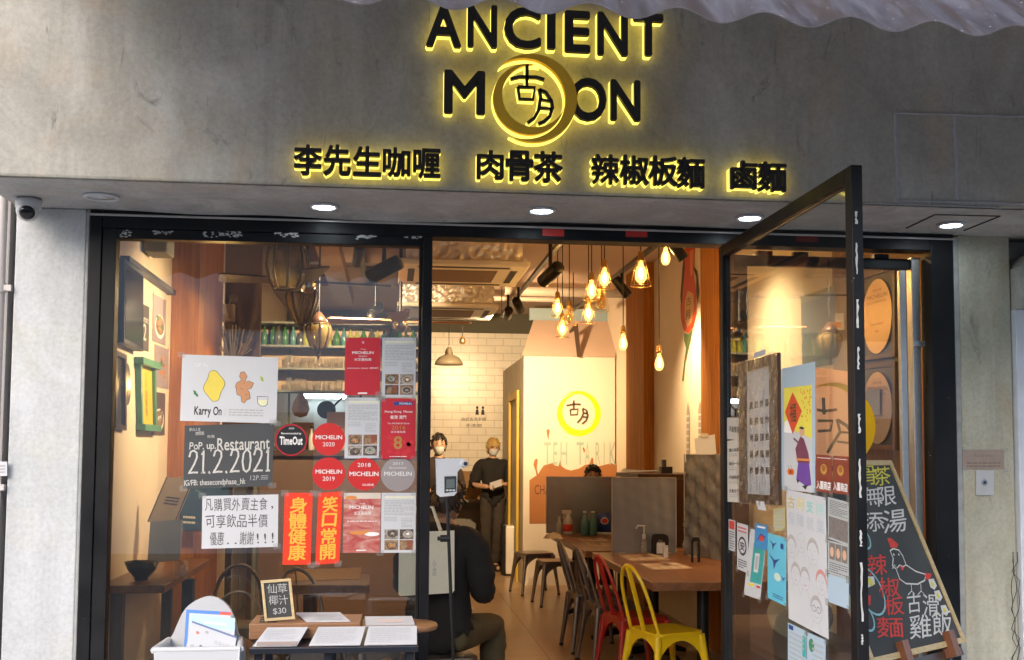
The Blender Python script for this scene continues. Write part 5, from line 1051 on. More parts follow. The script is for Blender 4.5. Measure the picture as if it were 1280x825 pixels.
# hanging bulbs
FIL = mat('filament', (1.0, .60, .20), emit=240)
mt, n, b = nodes('glowing_amber_glass'); n.nodes.remove(b); tr = n.nodes.new('ShaderNodeBsdfTransparent'); tr.inputs[0].default_value = (1, .86, .6, 1); ee = n.nodes.new('ShaderNodeEmission'); ee.inputs[0].default_value = (1, .50, .13, 1); ee.inputs[1].default_value = 1.7; mx = n.nodes.new('ShaderNodeMixShader'); mx.inputs[0].default_value = .5
n.links.new(tr.outputs[0], mx.inputs[1]); n.links.new(ee.outputs[0], mx.inputs[2]); n.links.new(mx.outputs[0], n.nodes['Material Output'].inputs[0]); AMB = mt
AMBD = thin_glass('dim_amber_glass', (.95, .75, .45), boost=2)
def bulb(lb, px, py, y, cage=True, lit=True, wide=1.0):
    c = at(px, py, y); t = thing('hanging_bulb', lb, 'pendant bulb', c, group='bare bulbs hanging over the tables'); s = wide
    zt = c.z + .075 * s
    MB().tube([(c.x, c.y, zt + .05), (c.x, c.y, CZ)], .004, BLACKM, 6).build('cord', t)
    MB().lathe([(.0001, .055), (.012, .05), (.018, .04), (.018, .012), (.021, .01), (.021, -.01), (.016, -.012)], (c.x, c.y, zt), BRASS, 14).build('socket', t)
    g = MB(); g.lathe([(.013 * s, .06 * s), (.015 * s, .045 * s), (.026 * s, .02 * s), (.033 * s, -.012 * s), (.030 * s, -.035 * s), (.018 * s, -.055 * s), (.0001, -.06 * s)], c, AMB if lit else AMBD, 16); bl = g.build('bulb', t)
    if lit: f_ = MB(); f_.ball((c.x, c.y, c.z - .004), .011 * s, .011 * s, .034 * s, FIL, n=8); f_.build('filament', bl)
    if cage:
        k = MB()
        for i in range(6):
            a = math.pi * 2 * i / 6; ca, sa = math.cos(a), math.sin(a); k.tube([(c.x + r_ * s * ca, c.y + r_ * s * sa, c.z + z * s) for r_, z in ((.022, .075), (.030, .055), (.036, .02), (.046, -.02), (.058, -.075))], .0013, BRASS, 5)
        for r_, z in ((.058, -.075), (.037, .015)): k.tube([(c.x + r_ * s * math.cos(a * .314), c.y + r_ * s * math.sin(a * .314), c.z + z * s) for a in range(20)], .002, BRASS, 5, closed=True)
        k.build('cage', t)
for args in (('leftmost hanging bulb in a small wire cage', 697, 384, 3.9, True), ('low left hanging bulb just above the numeral', 703, 410, 4.1, True), ('dim unlit caged bulb behind the left pair', 711.5, 395, 4.0, True, False), ('caged bulb in the middle of the cluster, lower front', 735.5, 391, 3.3, True), ('caged bulb in the middle of the cluster, left of the tallest', 739.5, 362, 3.0, True),
             ('dim caged bulb right of the cluster middle', 752, 376, 3.0, True, False), ('bright caged bulb at the top of the middle cluster', 755.5, 347, 2.5, True), ('largest caged bulb, nearest the doorway', 801, 341, 1.75, True, True, 1.08), ('bulb near the red chili top, right of the largest caged bulb', 832, 321, 2.7, False), ('bare bulb hanging low in front of the far wood column', 779, 428, 3.4, False), ('lowest bare bulb hanging on a long cord by the right wall', 824, 453, 2.9, False)): bulb(*args)
# pendant shades at the back
SHADE = mat('pale_shade', (.22, .19, .13), .4)
t = thing('pendant_lamp', 'pale bell shaped pendant lamp in front of the tiles', 'pendant lamp', at(561, 450, 8.2)); c = at(561, 452, 8.2); k = 12.9 / F
MB().tube([(c.x, c.y, c.z + 20 * k), (c.x, c.y, CZ)], .005, BLACKM, 6).build('cord', t); MB().lathe([(18 * k, -4 * k), (17 * k, 0), (13 * k, 5 * k), (5 * k, 9 * k), (4.5 * k, 14 * k), (2.5 * k, 18 * k), (.0001, 19 * k)], c, SHADE, 24).build('lamp_shade', t)
t = thing('pendant_lamp', 'small brass pendant bulb holder hanging in front of the tiles', 'pendant lamp', at(578, 425, 7.4)); c = at(578, 426, 7.4); k = 12.1 / F
MB().tube([(c.x, c.y, c.z + 6 * k), (c.x, c.y, CZ)], .005, BLACKM, 6).build('cord', t); MB().lathe([(2 * k, -4 * k), (4 * k, -3 * k), (3.5 * k, 2 * k), (1.5 * k, 5 * k), (.0001, 6 * k)], c, BRASS, 16).build('socket', t)

# ================================================================ right wall
mb = MB(); fr = Fr((RX - .003, 0, 0), (0, -1, 0), (0, 0, 1))
wx = lambda px, py: (-(atx(px, py, RX - .003).y), atx(px, py, RX - .003).z)
Z8 = lambda *pts: [wx(800 + x / 2.66, 290 + y / 2.66) for x, y in pts]
mb.poly(fr, Z8((150, 40), (185, 30), (182, 80), (180, 140), (186, 200), (188, 270), (178, 315), (160, 338), (145, 325), (137, 290), (135, 250), (142, 200), (146, 120)), mat('chili_red', (.55, .055, .015), .5, vary=.12, scale=8), .002)
mb.poly(fr, Z8((135, 215), (142, 120), (148, 60), (150, 120), (143, 200), (139, 260)), mat('chili_shadow', (.045, .02, .02), .6), .003)
mb.poly(fr, Z8((160, 195), (178, 205), (180, 250), (172, 300), (158, 318), (149, 290), (150, 230)), mat('chili_cream', (.66, .42, .20), .6), .003)
mb.poly(fr, Z8((176, 110), (192, 130), (198, 200), (192, 235), (188, 200), (188, 150)), mat('chili_shadow', None), .003); mb.poly(fr, Z8((166, 65), (180, 55), (176, 140), (168, 150)), mat('chili_light', (.70, .22, .10), .5), .003)
mb.poly(fr, Z8((148, 335), (162, 340), (176, 322), (168, 362), (160, 392), (150, 440), (145, 495), (140, 496), (148, 430), (154, 385), (147, 360)), mat('chili_green', (.07, .12, .035), .5), .003)
for ch_, x, y in (('古', 163, 230), ('月', 160, 275)): p, q = Z8((x - 8, y + 18), (x + 8, y - 18)); mb.text(ch_, fr, min(p[0], q[0]), p[1], max(p[0], q[0]), q[1], BR, .004)
tag(mb.build('chili_painting'), 'tall red chili pepper painted on the right wall', 'painting')
mb = MB()
for x0, x1, top in ((155, 165, 565), (194, 204, 560)):
    mb.poly(fr, Z8((x0, 770), (x1, 770), (x1, top + 30), ((x0 + x1) / 2, top), (x0, top + 30)), mk, .002)
    for k in range(9): y = top + 45 + k * 22; p = Z8((x0, y), (x1, y + 5)); mb.rect(fr, min(p[0][0], p[1][0]), min(p[0][1], p[1][1]), max(p[0][0], p[1][0]), max(p[0][1], p[1][1]), PAPERG, .003)
tag(mb.build('skyline_drawing'), 'grey drawing of two skyscrapers low on the right wall', 'drawing')
t = thing('clipboard', 'clipboard with white paper hanging on the near wood column', 'clipboard', at(882, 555, 3.46)); cb_ = fr_px('y', 3.47, (868, 548), (893, 543), (870, 572), .004); MB().sheet(cb_, PAPER, .004).build('paper', t); MB().bx(at(880, 545, 3.47).x - .03, at(880, 545, 3.47).x + .03, 3.455, 3.465, at(880, 545, 3.47).z - .01, at(880, 545, 3.47).z + .02, CHROME).build('clip', t)
# plaques
for i, (q, lb) in enumerate(((((1080, 345), (1126, 330), (1080, 452)), 'upper wood plaque with round copper disc right of the open door'), (((1080, 457), (1126, 452), (1080, 560)), 'lower wood plaque with round copper disc and white slip'))):
    t = thing('award_plaque', lb, 'plaque', atx(1103, 440 + 110 * i, RX - .02), group='round disc plaques'); fr = fr_px('x', RX - .004, *q)
    MB().slab([(0, 0), (1, 0), (1, 1), (0, 1)], fr, 0, .02, DARKWOOD).build('backboard', t, bevel=.004); f_ = MB(); pp_ = .035
    for (u0, v0, u1, v1) in ((0, 0, 1, .05), (0, .95, 1, 1), (0, .051, .06, .949), (.94, .051, 1, .949)): f_.slab([(u0, v0), (u1, v0), (u1, v1), (u0, v1)], fr, .021, .034, WOODR)
    f_.build('frame', t)
    d_ = MB(); d_.slab([(.5 + .40 * math.cos(a * .1309), .48 + .42 * math.sin(a * .1309)) for a in range(48)], fr, .021, .028, mat('copper_disc', (.55, .36, .22), .32, .5))
    for k, (s, v0, v1, wd) in enumerate((('2018', .76, .79, .12), ('MICHELIN', .68, .73, .28), ('RECOMMENDED', .63, .655, .26), ('Awarded', .38, .41, .16), ('to', .30, .325, .05))): d_.text(s, fr, .5 - wd, v0, .5 + wd, v1, mat('engraved_brown', (.22, .09, .05), .6), .0285)
    d_.build('disc', t)
    if i: s_ = MB(); s_.rect(fr, .22, .40, .62, .70, PAPER, .036); s_.build('paper_slip', t)
mb, fr = poster('wall_sheet', 'blue grey sheet taped high on the cream wall behind the open door', 'sheet', (1001, 371), (1044, 356), (1003, 462), mat('blue_grey_sheet', (.17, .215, .24), .7, vary=.08, scale=4), None, 'x', RX - .002); mb.rect(fr, 0, .90, 1, 1, mat('sheet_band', (.28, .30, .20), .7), .001); done(mb)
# cushions behind the door
t = thing('bench', 'dark bench along the right wall behind the open door', 'bench', (2.35, 1.6, 0)); MB().bx(2.05, 2.65, .55, 1.8, .42, .47, DARKWOOD).build('seat', t)
for y in (.6, 1.7): MB().bx(2.1, 2.6, y, y + .06, 0, .419, DARKWOOD).build('leg', t)
cu = MB(); c = at(962, 815, 1.45); M = Matrix.Translation((2.33, 1.35, .62)) @ Euler((R(70), 0, R(10))).to_matrix().to_4x4()
cu.ball((0, 0, 0), .21, .15, .06, mat('linen_cushion', (.36, .30, .19), .9, vary=.15, scale=14, bump=.3), M=M); tag(cu.build('cushion'), 'beige linen cushion leaning on the bench behind the door', 'cushion')
# ================================================================ tables on the right
def table(lb, x0, x1, y0, y1, z=.75, grp=None, mt=None):
    t = thing('dining_table', lb, 'table', ((x0 + x1) / 2, (y0 + y1) / 2, 0), group=grp); MB().bx(x0, x1, y0, y1, z - .055, z, mt or WOODT).build('top', t, bevel=.006)
    for yy in (y0 + .35, y1 - .35):
        xm = (x0 + x1) / 2 - .1; MB().cyl((xm, yy, .03), (xm, yy, z - .056), .04, BLACKM, n=12).build('leg', t); ft_ = MB()
        for a in range(4): an = a * math.pi / 2 + .4; ft_.tube([(xm, yy, .06), (xm + .18 * math.cos(an), yy + .18 * math.sin(an), .05), (xm + .30 * math.cos(an), yy + .30 * math.sin(an), .018)], [.035, .028, .018], BLACKM, 8)
        ft_.build('foot', t)
table('long wood table nearest the doorway on the right, by the yellow chair', 1.60, 2.63, 1.87, 3.90, grp='wood dining tables'); table('wood table farther back holding the sauces and spray bottles', 1.57, 2.52, 4.02, 6.10, grp='wood dining tables')
# placemats
MEN = [mat('placemat_print', (.40, .25, .18), .6, vary=.5, scale=55), mat('placemat_dark', (.16, .10, .08), .6, vary=.5, scale=60)]
def flat(name, lb, cat, pts, z, mt, grp=None, deco=None):
    P = [atz(*p, z) for p in pts]; fr = Fr(P[0], P[1] - P[0], P[2] - P[0]); mb = MB(); mb.slab([(0, 0), (1, 0), (1, 1), (0, 1)], fr, 0, .0015, mt)
    if fr.N.z < 0: fr.N = -fr.N
    if deco: deco(mb, fr)
    return tag(mb.build(name), lb, cat, grp)
pd = lambda m_, f: [m_.rect(f, .06 + .23 * i, .1 + .45 * j, .24 + .23 * i, .46 + .45 * j, MEN[(i + j) % 2] if (i * j) % 3 else mat('placemat_cream', (.5, .42, .32), .6), .003) for i in range(4) for j in range(2)]
flat('printed_placemat', 'printed placemat on the near table closest to the yellow chair', 'placemat', ((817, 713), (868, 711), (797, 705)), .751, MEN[0], 'printed placemats', pd); flat('printed_placemat', 'printed placemat on the near table beside the pump bottle', 'placemat', ((788, 702), (838, 700), (773, 694)), .751, MEN[0], 'printed placemats', pd)
flat('printed_placemat', 'printed placemat at the near end of the far table', 'placemat', ((738, 684), (766, 684), (729, 679)), .751, MEN[0], 'printed placemats', pd); flat('printed_placemat', 'printed placemat at the middle of the far table', 'placemat', ((726, 677), (764, 677), (718, 673)), .751, MEN[0], 'printed placemats', pd)
# dividers
def divider(lb, x0, x1, y, z1, mt=ACRYL, y1=None):
    t = thing('table_divider', lb, 'divider', ((x0 + x1) / 2, y, .75), group='clear table dividers'); y1 = y if y1 is None else y1
    fr = Fr((x0, y, .753), (x1 - x0, y1 - y, 0), (0, 0, z1 - .753)); mb = MB(); vs_, fs_ = [], []; g = 20
    amp = .016 if mt is FILM else .002
    for i in range(g + 1):
        for j in range(g + 1): vs_.append(fr.p(i / g, j / g, amp * math.sin(i * 1.3 + j * .9) * math.sin(j * .7 - i * .5) + (random.uniform(-.005, .005) if mt is FILM else 0)))
    for i in range(g):
        for j in range(g): a = i * (g + 1) + j; fs_.append((a, a + g + 1, a + g + 2, a + 1))
    mb.add(vs_, fs_, mt, True); mb.build('sheet', t)
    ed = MB(); TP = mat('clear_edge_tape', (.36, .32, .29), .4)
    ed.tube([fr.p(0, 0), fr.p(0, 1), fr.p(1, 1), fr.p(1, 0)], .005, TP, 6); ed.build('edge', t)
    for u in (.15, .85): q = fr.p(u, 0); MB().bx(q.x - .02, q.x + .02, q.y - .07, q.y + .07, .7505, .758, TP).build('foot', t)
xA0, xA1 = at(765, 650, 3.80).x, at(845, 650, 3.80).x; xB0, xB1 = at(683, 650, 5.95).x, at(770, 650, 5.95).x
divider('upright clear divider on the far end of the near table', xA0, xA1, 3.80, at(800, 597, 3.80).z); divider('upright clear divider on the far table behind the spray bottles', xB0, xB1, 5.95, at(720, 596, 5.95).z)
divider('crinkled plastic film divider along the wall side of the near table', xA1 + .02, 2.52, 3.62, at(870, 568, 3.3).z, FILM, 3.0)
# table objects
def grp_at(px, py_b, z=.752): return atz(px, py_b, z)
c = grp_at(805, 692); t = thing('pump_bottle', 'clear pump bottle with white long spout on the near table', 'bottle', c); MB().lathe([(.0001, 0), (.028, 0), (.03, .01), (.03, .09), (.012, .115)], c, TUMBLER, 16).build('bottle', t)
p_ = MB(); p_.tube([c + Vector((0, 0, .115)), c + Vector((0, 0, .15))], .015, WHITE, 12); p_.tube([c + Vector((0, 0, .15)), c + Vector((0, 0, .215))], .005, WHITE, 8); p_.tube([c + Vector((.008, 0, .215)), c + Vector((-.05, 0, .218)), c + Vector((-.062, 0, .195))], .006, WHITE, 8); p_.build('pump', t)
c = grp_at(826, 693); t = thing('napkin_holder', 'black arch shaped napkin holder on the near table', 'napkin holder', c); o = [(-.062, 0), (-.062, .12), (-.055, .145), (-.035, .155), (.035, .155), (.055, .145), (.062, .12), (.062, 0), (.035, 0), (.035, .085), (.02, .115), (-.02, .115), (-.035, .085), (-.035, 0)]
fr = Fr(c + Vector((0, .05, 0)), (1, 0, 0), (0, 0, 1)); h_ = MB(); h_.slab(o, fr, -.006, .0, BLACKM); h_.slab(o, fr, .05, .056, BLACKM); h_.bx(c.x - .06, c.x + .06, c.y - .006, c.y + .05, c.z, c.z + .006, BLACKM); h_.build('rack', t); n_ = MB().bx(c.x - .05, c.x + .05, c.y + .002, c.y + .044, c.z + .007, c.z + .09, PAPER); n_.build('napkins', t)
c = grp_at(832, 697); tag(MB().bx(c.x - .018, c.x + .018, c.y - .018, c.y + .018, c.z, c.z + .085, PAPER).bx(c.x - .02, c.x + .02, c.y - .02, c.y + .02, c.z + .0855, c.z + .092, WHITE).build('toothpick_box', bevel=.003), 'small white box in front of the napkin holder', 'box')
c = grp_at(870, 703); fr = Fr(c, (1, 0, 0), (0, 0, 1)); h_ = MB(); h_.slab([(-.03, 0), (-.03, .16), (-.02, .18), (.02, .18), (.03, .16), (.03, 0), (.018, 0), (.018, .15), (-.018, .15), (-.018, 0)], fr, -.03, 0, BLACKM); tag(h_.build('menu_holder'), 'slim black upright menu holder in front of the film divider', 'holder')
c = grp_at(710, 668); t = thing('spray_bottle', 'white spray bottle with red label on the far table', 'bottle', c); MB().lathe([(.0001, 0), (.045, 0), (.047, .02), (.047, .13), (.02, .18), (.018, .2)], c, WHITE, 16).build('bottle', t); MB().lathe([(.0475, .03), (.0475, .1)], c, CHALKR, 16).build('label', t)
s_ = MB(); s_.bx(c.x - .06, c.x + .03, c.y - .015, c.y + .015, c.z + .2, c.z + .235, WHITE); s_.tube([c + Vector((-.03, 0, .2)), c + Vector((-.045, 0, .15))], .007, WHITE, 6); s_.build('trigger', t, bevel=.004)
c = grp_at(699, 667); tag(bottle(c.x, c.y, c.z, .03, .16, WHITE, WHITE).build('lotion_bottle'), 'small pale bottle left of the spray bottle', 'bottle')
SAN = mat('sanitizer_teal', (.06, .20, .22), .15, coat=.5); 
for px, lb in ((731, 'teal sanitizer bottle, left of the two beside the blue tub'), (741, 'teal sanitizer bottle directly left of the blue tub')): c = grp_at(px, 669); tag(bottle(c.x, c.y, c.z, .04, .22, SAN, WHITE).build('sanitizer_bottle'), lb, 'bottle', 'sanitizer bottles')
c = grp_at(756, 668); t = thing('wipes_tub', 'blue tub of wipes with a white round badge on the far table', 'tub', c); MB().lathe([(.0001, 0), (.075, 0), (.075, .2), (.07, .205), (.0001, .205)], c, mat('tub_blue', (.02, .06, .26), .35), 24).build('tub', t); MB().lathe([(.0765, .0), (.0765, .025)], c, WHITE, 24).build('base_band', t)
f_ = Fr((c.x - .05, c.y - .079, c.z + .1), (.08, 0, 0), (0, 0, .07)); e_ = MB(); e_.ell(f_, .4, .5, .5, .5, WHITE, 0); e_.ell(f_, .4, .5, .36, .36, CHALKR, .001); e_.build('badge', t)
cl = MB(); c = grp_at(692, 674); vs_, fs_ = [], []
for i in range(9):
    for j in range(9): u, v = i / 8 - .5, j / 8 - .5; vs_.append((c.x + u * .17, c.y + v * .14, c.z + .002 + .05 * max(0, 1 - (u * u + v * v) * 4.2) ** .5 + random.uniform(0, .014)))
for i in range(8):
    for j in range(8): a = i * 9 + j; fs_.append((a, a + 9, a + 10, a + 1))
cl.add(vs_, fs_, mat('towel_cream', (.58, .50, .40), .9, bump=.3), True); tag(cl.build('folded_towel'), 'crumpled cream towel on the corner of the far table', 'towel')
# shelf with papers behind the divider
t = thing('wall_shelf', 'dark wood shelf behind the dividers with papers on top', 'shelf', (2.4, 5, 0)); za = at(800, 592, 4.5).z
MB().bx(at(770, 592, 5.2).x, 2.655, 4.3, 5.2, za - .04, za, DARKWOOD).build('board', t); [MB().bx(2.3, 2.655, y_, y_ + .04, .76, za - .041, DARKWOOD).build('support', t) for y_ in (4.3, 5.16)]
flat('shelf_papers', 'sheaf of white papers with a red folder on the wall shelf', 'papers', ((776, 590), (826, 589), (782, 583)), za + .004, PAPER, None, lambda m_, f: m_.rect(f, .05, .5, .55, .95, CHALKR, .003))
bx_ = at(832, 588, 4.6); tag(MB().bx(bx_.x - .05, bx_.x + .05, 4.55, 4.65, za + .001, za + .06, BLACKM).bx(bx_.x - .03, bx_.x + .0, 4.57, 4.63, za + .0605, za + .12, INK).build('card_terminal', bevel=.004), 'small black device on the wall shelf', 'device')

# ================================================================ steel chairs and stools
def arch_panel(mb, p0, p1, zt, drop, mt, th=.004):       # skirt with an arched opening between two legs
    p0, p1 = Vector(p0), Vector(p1); d = p1 - p0; L = d.length; fr = Fr((p0.x, p0.y, 0), d, (0, 0, 1)); o = [(0, zt), (1, zt), (1, zt - drop)]
    for i in range(1, 12): u = 1 - i / 12; o.append((u, zt - drop + (drop - .03) * math.sin(math.pi * u) ** .6))
    o += [(0, zt - drop)]; mb.slab(o, fr, -th / 2, th / 2, mt)
def seat_shape(hw, z, th, mt, mb):
    o = []
    for cx, cy_, a0 in ((hw - .05, hw - .05, 0), (-hw + .05, hw - .05, 90), (-hw + .05, -hw + .05, 180), (hw - .05, -hw + .05, 270)):
        for k in range(6): a = R(a0 + 18 * k); o.append((cx + .05 * math.cos(a), cy_ + .05 * math.sin(a)))
    fr = Fr((0, 0, z), (1, 0, 0), (0, 1, 0)); mb.slab(o, fr, -th, 0, mt)
def chair(lb, mt, x, y, rz, grp, back=True, z=.45, proto=None):
    t = thing('steel_chair' if back else 'steel_stool', lb, 'chair' if back else 'stool', (0, 0, 0), 0, grp); hw = .175
    s = MB(); seat_shape(hw, z, .018, mt, s); seat = s.build('seat', t, bevel=.004)
    k = MB(); c_ = hw - .012
    for a, b_ in (((-c_, -c_), (c_, -c_)), ((c_, -c_), (c_, c_)), ((c_, c_), (-c_, c_)), ((-c_, c_), (-c_, -c_))): arch_panel(k, (*a, 0), (*b_, 0), z - .019, .17, mt)
    k.build('skirt', t)
    for sx in (-1, 1):
        for sy in (-1, 1):
            l = MB(); l.tube([(sx * (hw - .018), sy * (hw - .018), z - .02), (sx * (hw + .035), sy * (hw + .035), .012)], [.026, .015], mt, 8, flat=.7); l.tube([(sx * (hw + .033), sy * (hw + .033), .02), (sx * (hw + .036), sy * (hw + .036), 0)], .017, INK, 8); l.build('leg', t)
    if back:
        pts = []; w_ = .155
        for i in range(25):
            a = math.pi * i / 24; yy = -w_ * math.cos(a); k_ = math.sin(a) ** .55; zz = z + .40 * k_; pts.append((-hw + .02 - .12 * k_ , yy * (1 - .12 * k_), zz))
        MB().tube([(pts[0][0] + .01, pts[0][1], z - .03)] + pts + [(pts[-1][0] + .01, pts[-1][1], z - .03)], .0115, mt, 8).build('backrest', t)
        MB().tube([(-hw + .02, -.0, z - .01), (-hw - .04, 0, z + .2), (-hw - .10, 0, z + .395)], .017, mt, 8, flat=.2).build('splat', t)
    t.location = (x, y, 0); t.rotation_euler = (0, 0, rz); return t
chair('bright yellow steel chair in the doorway at the near table', YCHAIR, 1.71, 2.0, R(20), 'steel chairs along the right tables'); chair('dark red steel chair directly behind the yellow one', RCHAIR, 1.66, 2.62, R(12), 'steel chairs along the right tables')
g = chair('grey steel chair between the red chair and another grey chair', GUN, 1.63, 3.22, R(6), 'steel chairs along the right tables')
def again(o, lb, x, y, rz, grp=None):
    c = copy_tree(o); c['label'] = lb; c.location = (x, y, 0); c.rotation_euler = (0, 0, rz)
    if grp: c['group'] = grp
    return c
again(g, 'farthest grey steel chair in the row by the spray bottles', 1.60, 3.85, R(3)); again(g, 'dark steel chair behind the high chair inside the window', -.45, 1.55, R(-70), 'steel chairs on the left'); again(g, 'dark steel chair at the left table under the white notice', -.95, 2.35, R(100), 'steel chairs on the left')
st_ = chair('grey steel stool with splayed legs in front of the far table', GUN, *atz(696, 700, .45)[:2], R(5), 'steel stools', False)
again(st_, 'dark steel stool half hidden behind the front grey stool', *atz(668, 690, .45)[:2], R(12)); again(st_, 'dark steel stool under the left bench counter', -1.05, 1.1, R(8)); again(st_, 'dark steel stool behind the menu table', -.05, 1.6, R(20))

# ================================================================ left of the room, seen through the window
wl = lambda px, py: atx(px, py, LX)
def lframe(TL, TR, BL, n=.004): return fr_px('x', LX, TL, TR, BL, n)
t = thing('television', 'dark wall mounted television at the top left of the window', 'television', wl(158, 380)); fr = lframe((142, 322), (167, 341), (142, 428)); MB().slab([(0, 0), (1, 0), (1, 1), (0, 1)], fr, 0, .05, BLACKM).build('housing', t, bevel=.004); MB().slab([(.03, .05), (.97, .05), (.97, .95), (.03, .95)], fr, .051, .053, mat('dark_screen', (.018, .016, .016), .12, vary=0)).build('screen', t)
def lposter(name, lb, cat, TL, TR, BL, base, grp=None): mb = MB(); fr = lframe(TL, TR, BL, .002); mb.sheet(fr, base, .002); mb._fr = fr; mb._tag = (name, lb, cat, grp); return mb, fr
mb, fr = lposter('chalk_poster', 'grey chalk style date poster on the left wall', 'poster', (169, 375), (186, 384), (168, 434), mat('poster_grey', (.09, .08, .07), .7)); mb.hand('Restaurant', fr, .05, .62, .95, .76, CHALK, .003, .02); mb.hand('21.2', fr, .08, .22, .92, .58, CHALK, .003, .01); mb.hand('人生', fr, .1, .85, .4, .93, CHALK, .003); done(mb)
PUR = mat('lilac_photo', (.34, .28, .32), .5, vary=.25, scale=12)
FP = [(((191, 367), (207, 376), (190, 426)), 'food photo of a noodle bowl, top of the three on the left wall'), (((193, 430), (210, 437), (193, 483)), 'food photo of fried snacks, middle of the three on the left wall'), (((190, 489), (206, 492), (189, 544)), 'dark food photo, lowest of the three on the left wall')]
for i, (q, lb) in enumerate(FP):
    mb, fr = lposter('food_photo', lb, 'photo', *q, PUR if i < 2 else mat('brown_photo', (.10, .07, .06), .5, vary=.4, scale=12), 'food photos on the left wall')
    if i != 1: mb.ell(fr, .52, .36, .38, .26, WH, .003); mb.ell(fr, .52, .38, .32, .2, FOODS[2], .0035)
    for k in range(9): mb.ell(fr, random.uniform(.25, .75), random.uniform(.25, .8 if i == 1 else .6), random.uniform(.06, .14), random.uniform(.03, .07), [ORANGE, FOODS[2], LEAF, mat('food_tan', (.45, .26, .12), .6)][k % 4] if i < 2 else [WH, FOODS[0], FOODS[1]][k % 3], .004 + k * .0002)
    done(mb)
t = thing('green_sign', 'yellow hanging sign in green wooden frame on the left wall', 'sign', wl(178, 538)); fr = lframe((168, 447), (188, 454), (170, 537)); f_ = MB()
for (u0, v0, u1, v1, d_) in ((-.05, .91, 1.08, 1.01, .05), (-.02, -.01, 1.05, .08, .05), (0, .081, .10, .909, .03), (.90, .081, 1, .909, .03)): f_.slab([(u0, v0), (u1, v0), (u1, v1), (u0, v1)], fr, 0, d_, GREENP)
f_.build('frame', t, bevel=.003); f_ = MB(); f_.slab([(.101, .081), (.899, .081), (.899, .909), (.101, .909)], fr, .006, .012, mat('sign_yellow', (.74, .50, .03), .5)); f_.build('board', t); f_ = MB(); f_.hand('古早咖喱麵', fr, .34, .2, .66, .85, mat('sign_brown', (.30, .17, .03), .6), .0128, .0, .05, True); f_.build('lettering', t)
t = thing('wall_mirror', 'tall dark framed picture at the left edge of the window', 'picture', wl(148, 540)); fr = lframe((139, 437), (153, 444), (139, 535)); f_ = MB()
for (u0, v0, u1, v1) in ((0, 0, 1, .06), (0, .94, 1, 1), (0, .061, .14, .939), (.86, .061, 1, .939)): f_.slab([(u0, v0), (u1, v0), (u1, v1), (u0, v1)], fr, 0, .02, DARKWOOD)
f_.build('frame', t); MB().slab([(.141, .061), (.859, .061), (.859, .939), (.141, .939)], fr, .002, .008, mat('picture_dark', (.06, .045, .03), .15, vary=.4, scale=8)).build('picture', t)
t = thing('oval_tray', 'oval shiny steel tray hanging on the left wall', 'tray', wl(156, 500)); fr = lframe((151, 452), (160, 456), (151, 505)); o = MB(); o.slab([(.5 + .5 * math.cos(a * .2618), .5 + .5 * math.sin(a * .2618)) for a in range(24)], fr, 0, .012, CHROME); o.build('tray', t, bevel=.004)
a, b_ = wl(150, 321), wl(210, 367); tag(MB().bx(LX + .001, LX + .05, a.y, b_.y, b_.z - .01, b_.z + .02, BLACKM).build('wall_rail'), 'black rail along the top of the left wall', 'rail')
c = wl(180, 318); t = thing('wall_speaker', 'small grey speaker box high on the left wall', 'speaker', c); MB().bx(LX + .02, LX + .15, c.y - .10, c.y + .12, c.z, c.z + .24, mat('speaker_grey', (.16, .15, .14), .6)).build('box', t, bevel=.008); MB().bx(LX + .001, LX + .02, c.y - .03, c.y + .04, c.z + .08, c.z + .16, BLACKM).build('bracket', t)
# emergency lamp, white boxes
c = at(283, 390, 3.8); WB = mat('aged_white_box', (.55, .50, .43), .5)
bkx = MB().bx(-1.27, -1.0, 3.70, 3.76, 1.6, 3.2, mat('dull_brown_panel', (.16, .095, .06), .7, vary=.2, scale=5)); tag(bkx.build('post_panel'), 'narrow red brown panel behind the left wood column', 'panel')
t = thing('emergency_lamp', 'white emergency lamp box with a round clear lamp head', 'lamp', c); zc = at(283, 390, 3.64).z; xc = at(283, 390, 3.64).x; MB().bx(xc - .04, xc + .06, 3.62, 3.699, zc - .07, zc + .06, WB).build('box', t, bevel=.005); MB().ball((at(292, 373, 3.6).x, 3.60, at(292, 373, 3.6).z), .035, .03, .035, TUMBLER).cyl((xc + .02, 3.64, zc + .06), (xc + .03, 3.62, zc + .09), .008, WB, n=8).build('lamp_head', t)
tag(MB().bx(at(307, 385, 5.0).x, at(320, 385, 5.0).x, 5.0, 5.06, at(312, 398, 5).z, at(312, 376, 5).z, WB).bx(at(313, 385, 5.0).x, at(326, 385, 5.0).x, 4.98, 4.998, at(312, 396, 5).z, at(312, 388, 5).z, ORANGE).build('alarm_box', bevel=.004), 'small off-white alarm box with an orange strip beside the bar shelf', 'box')
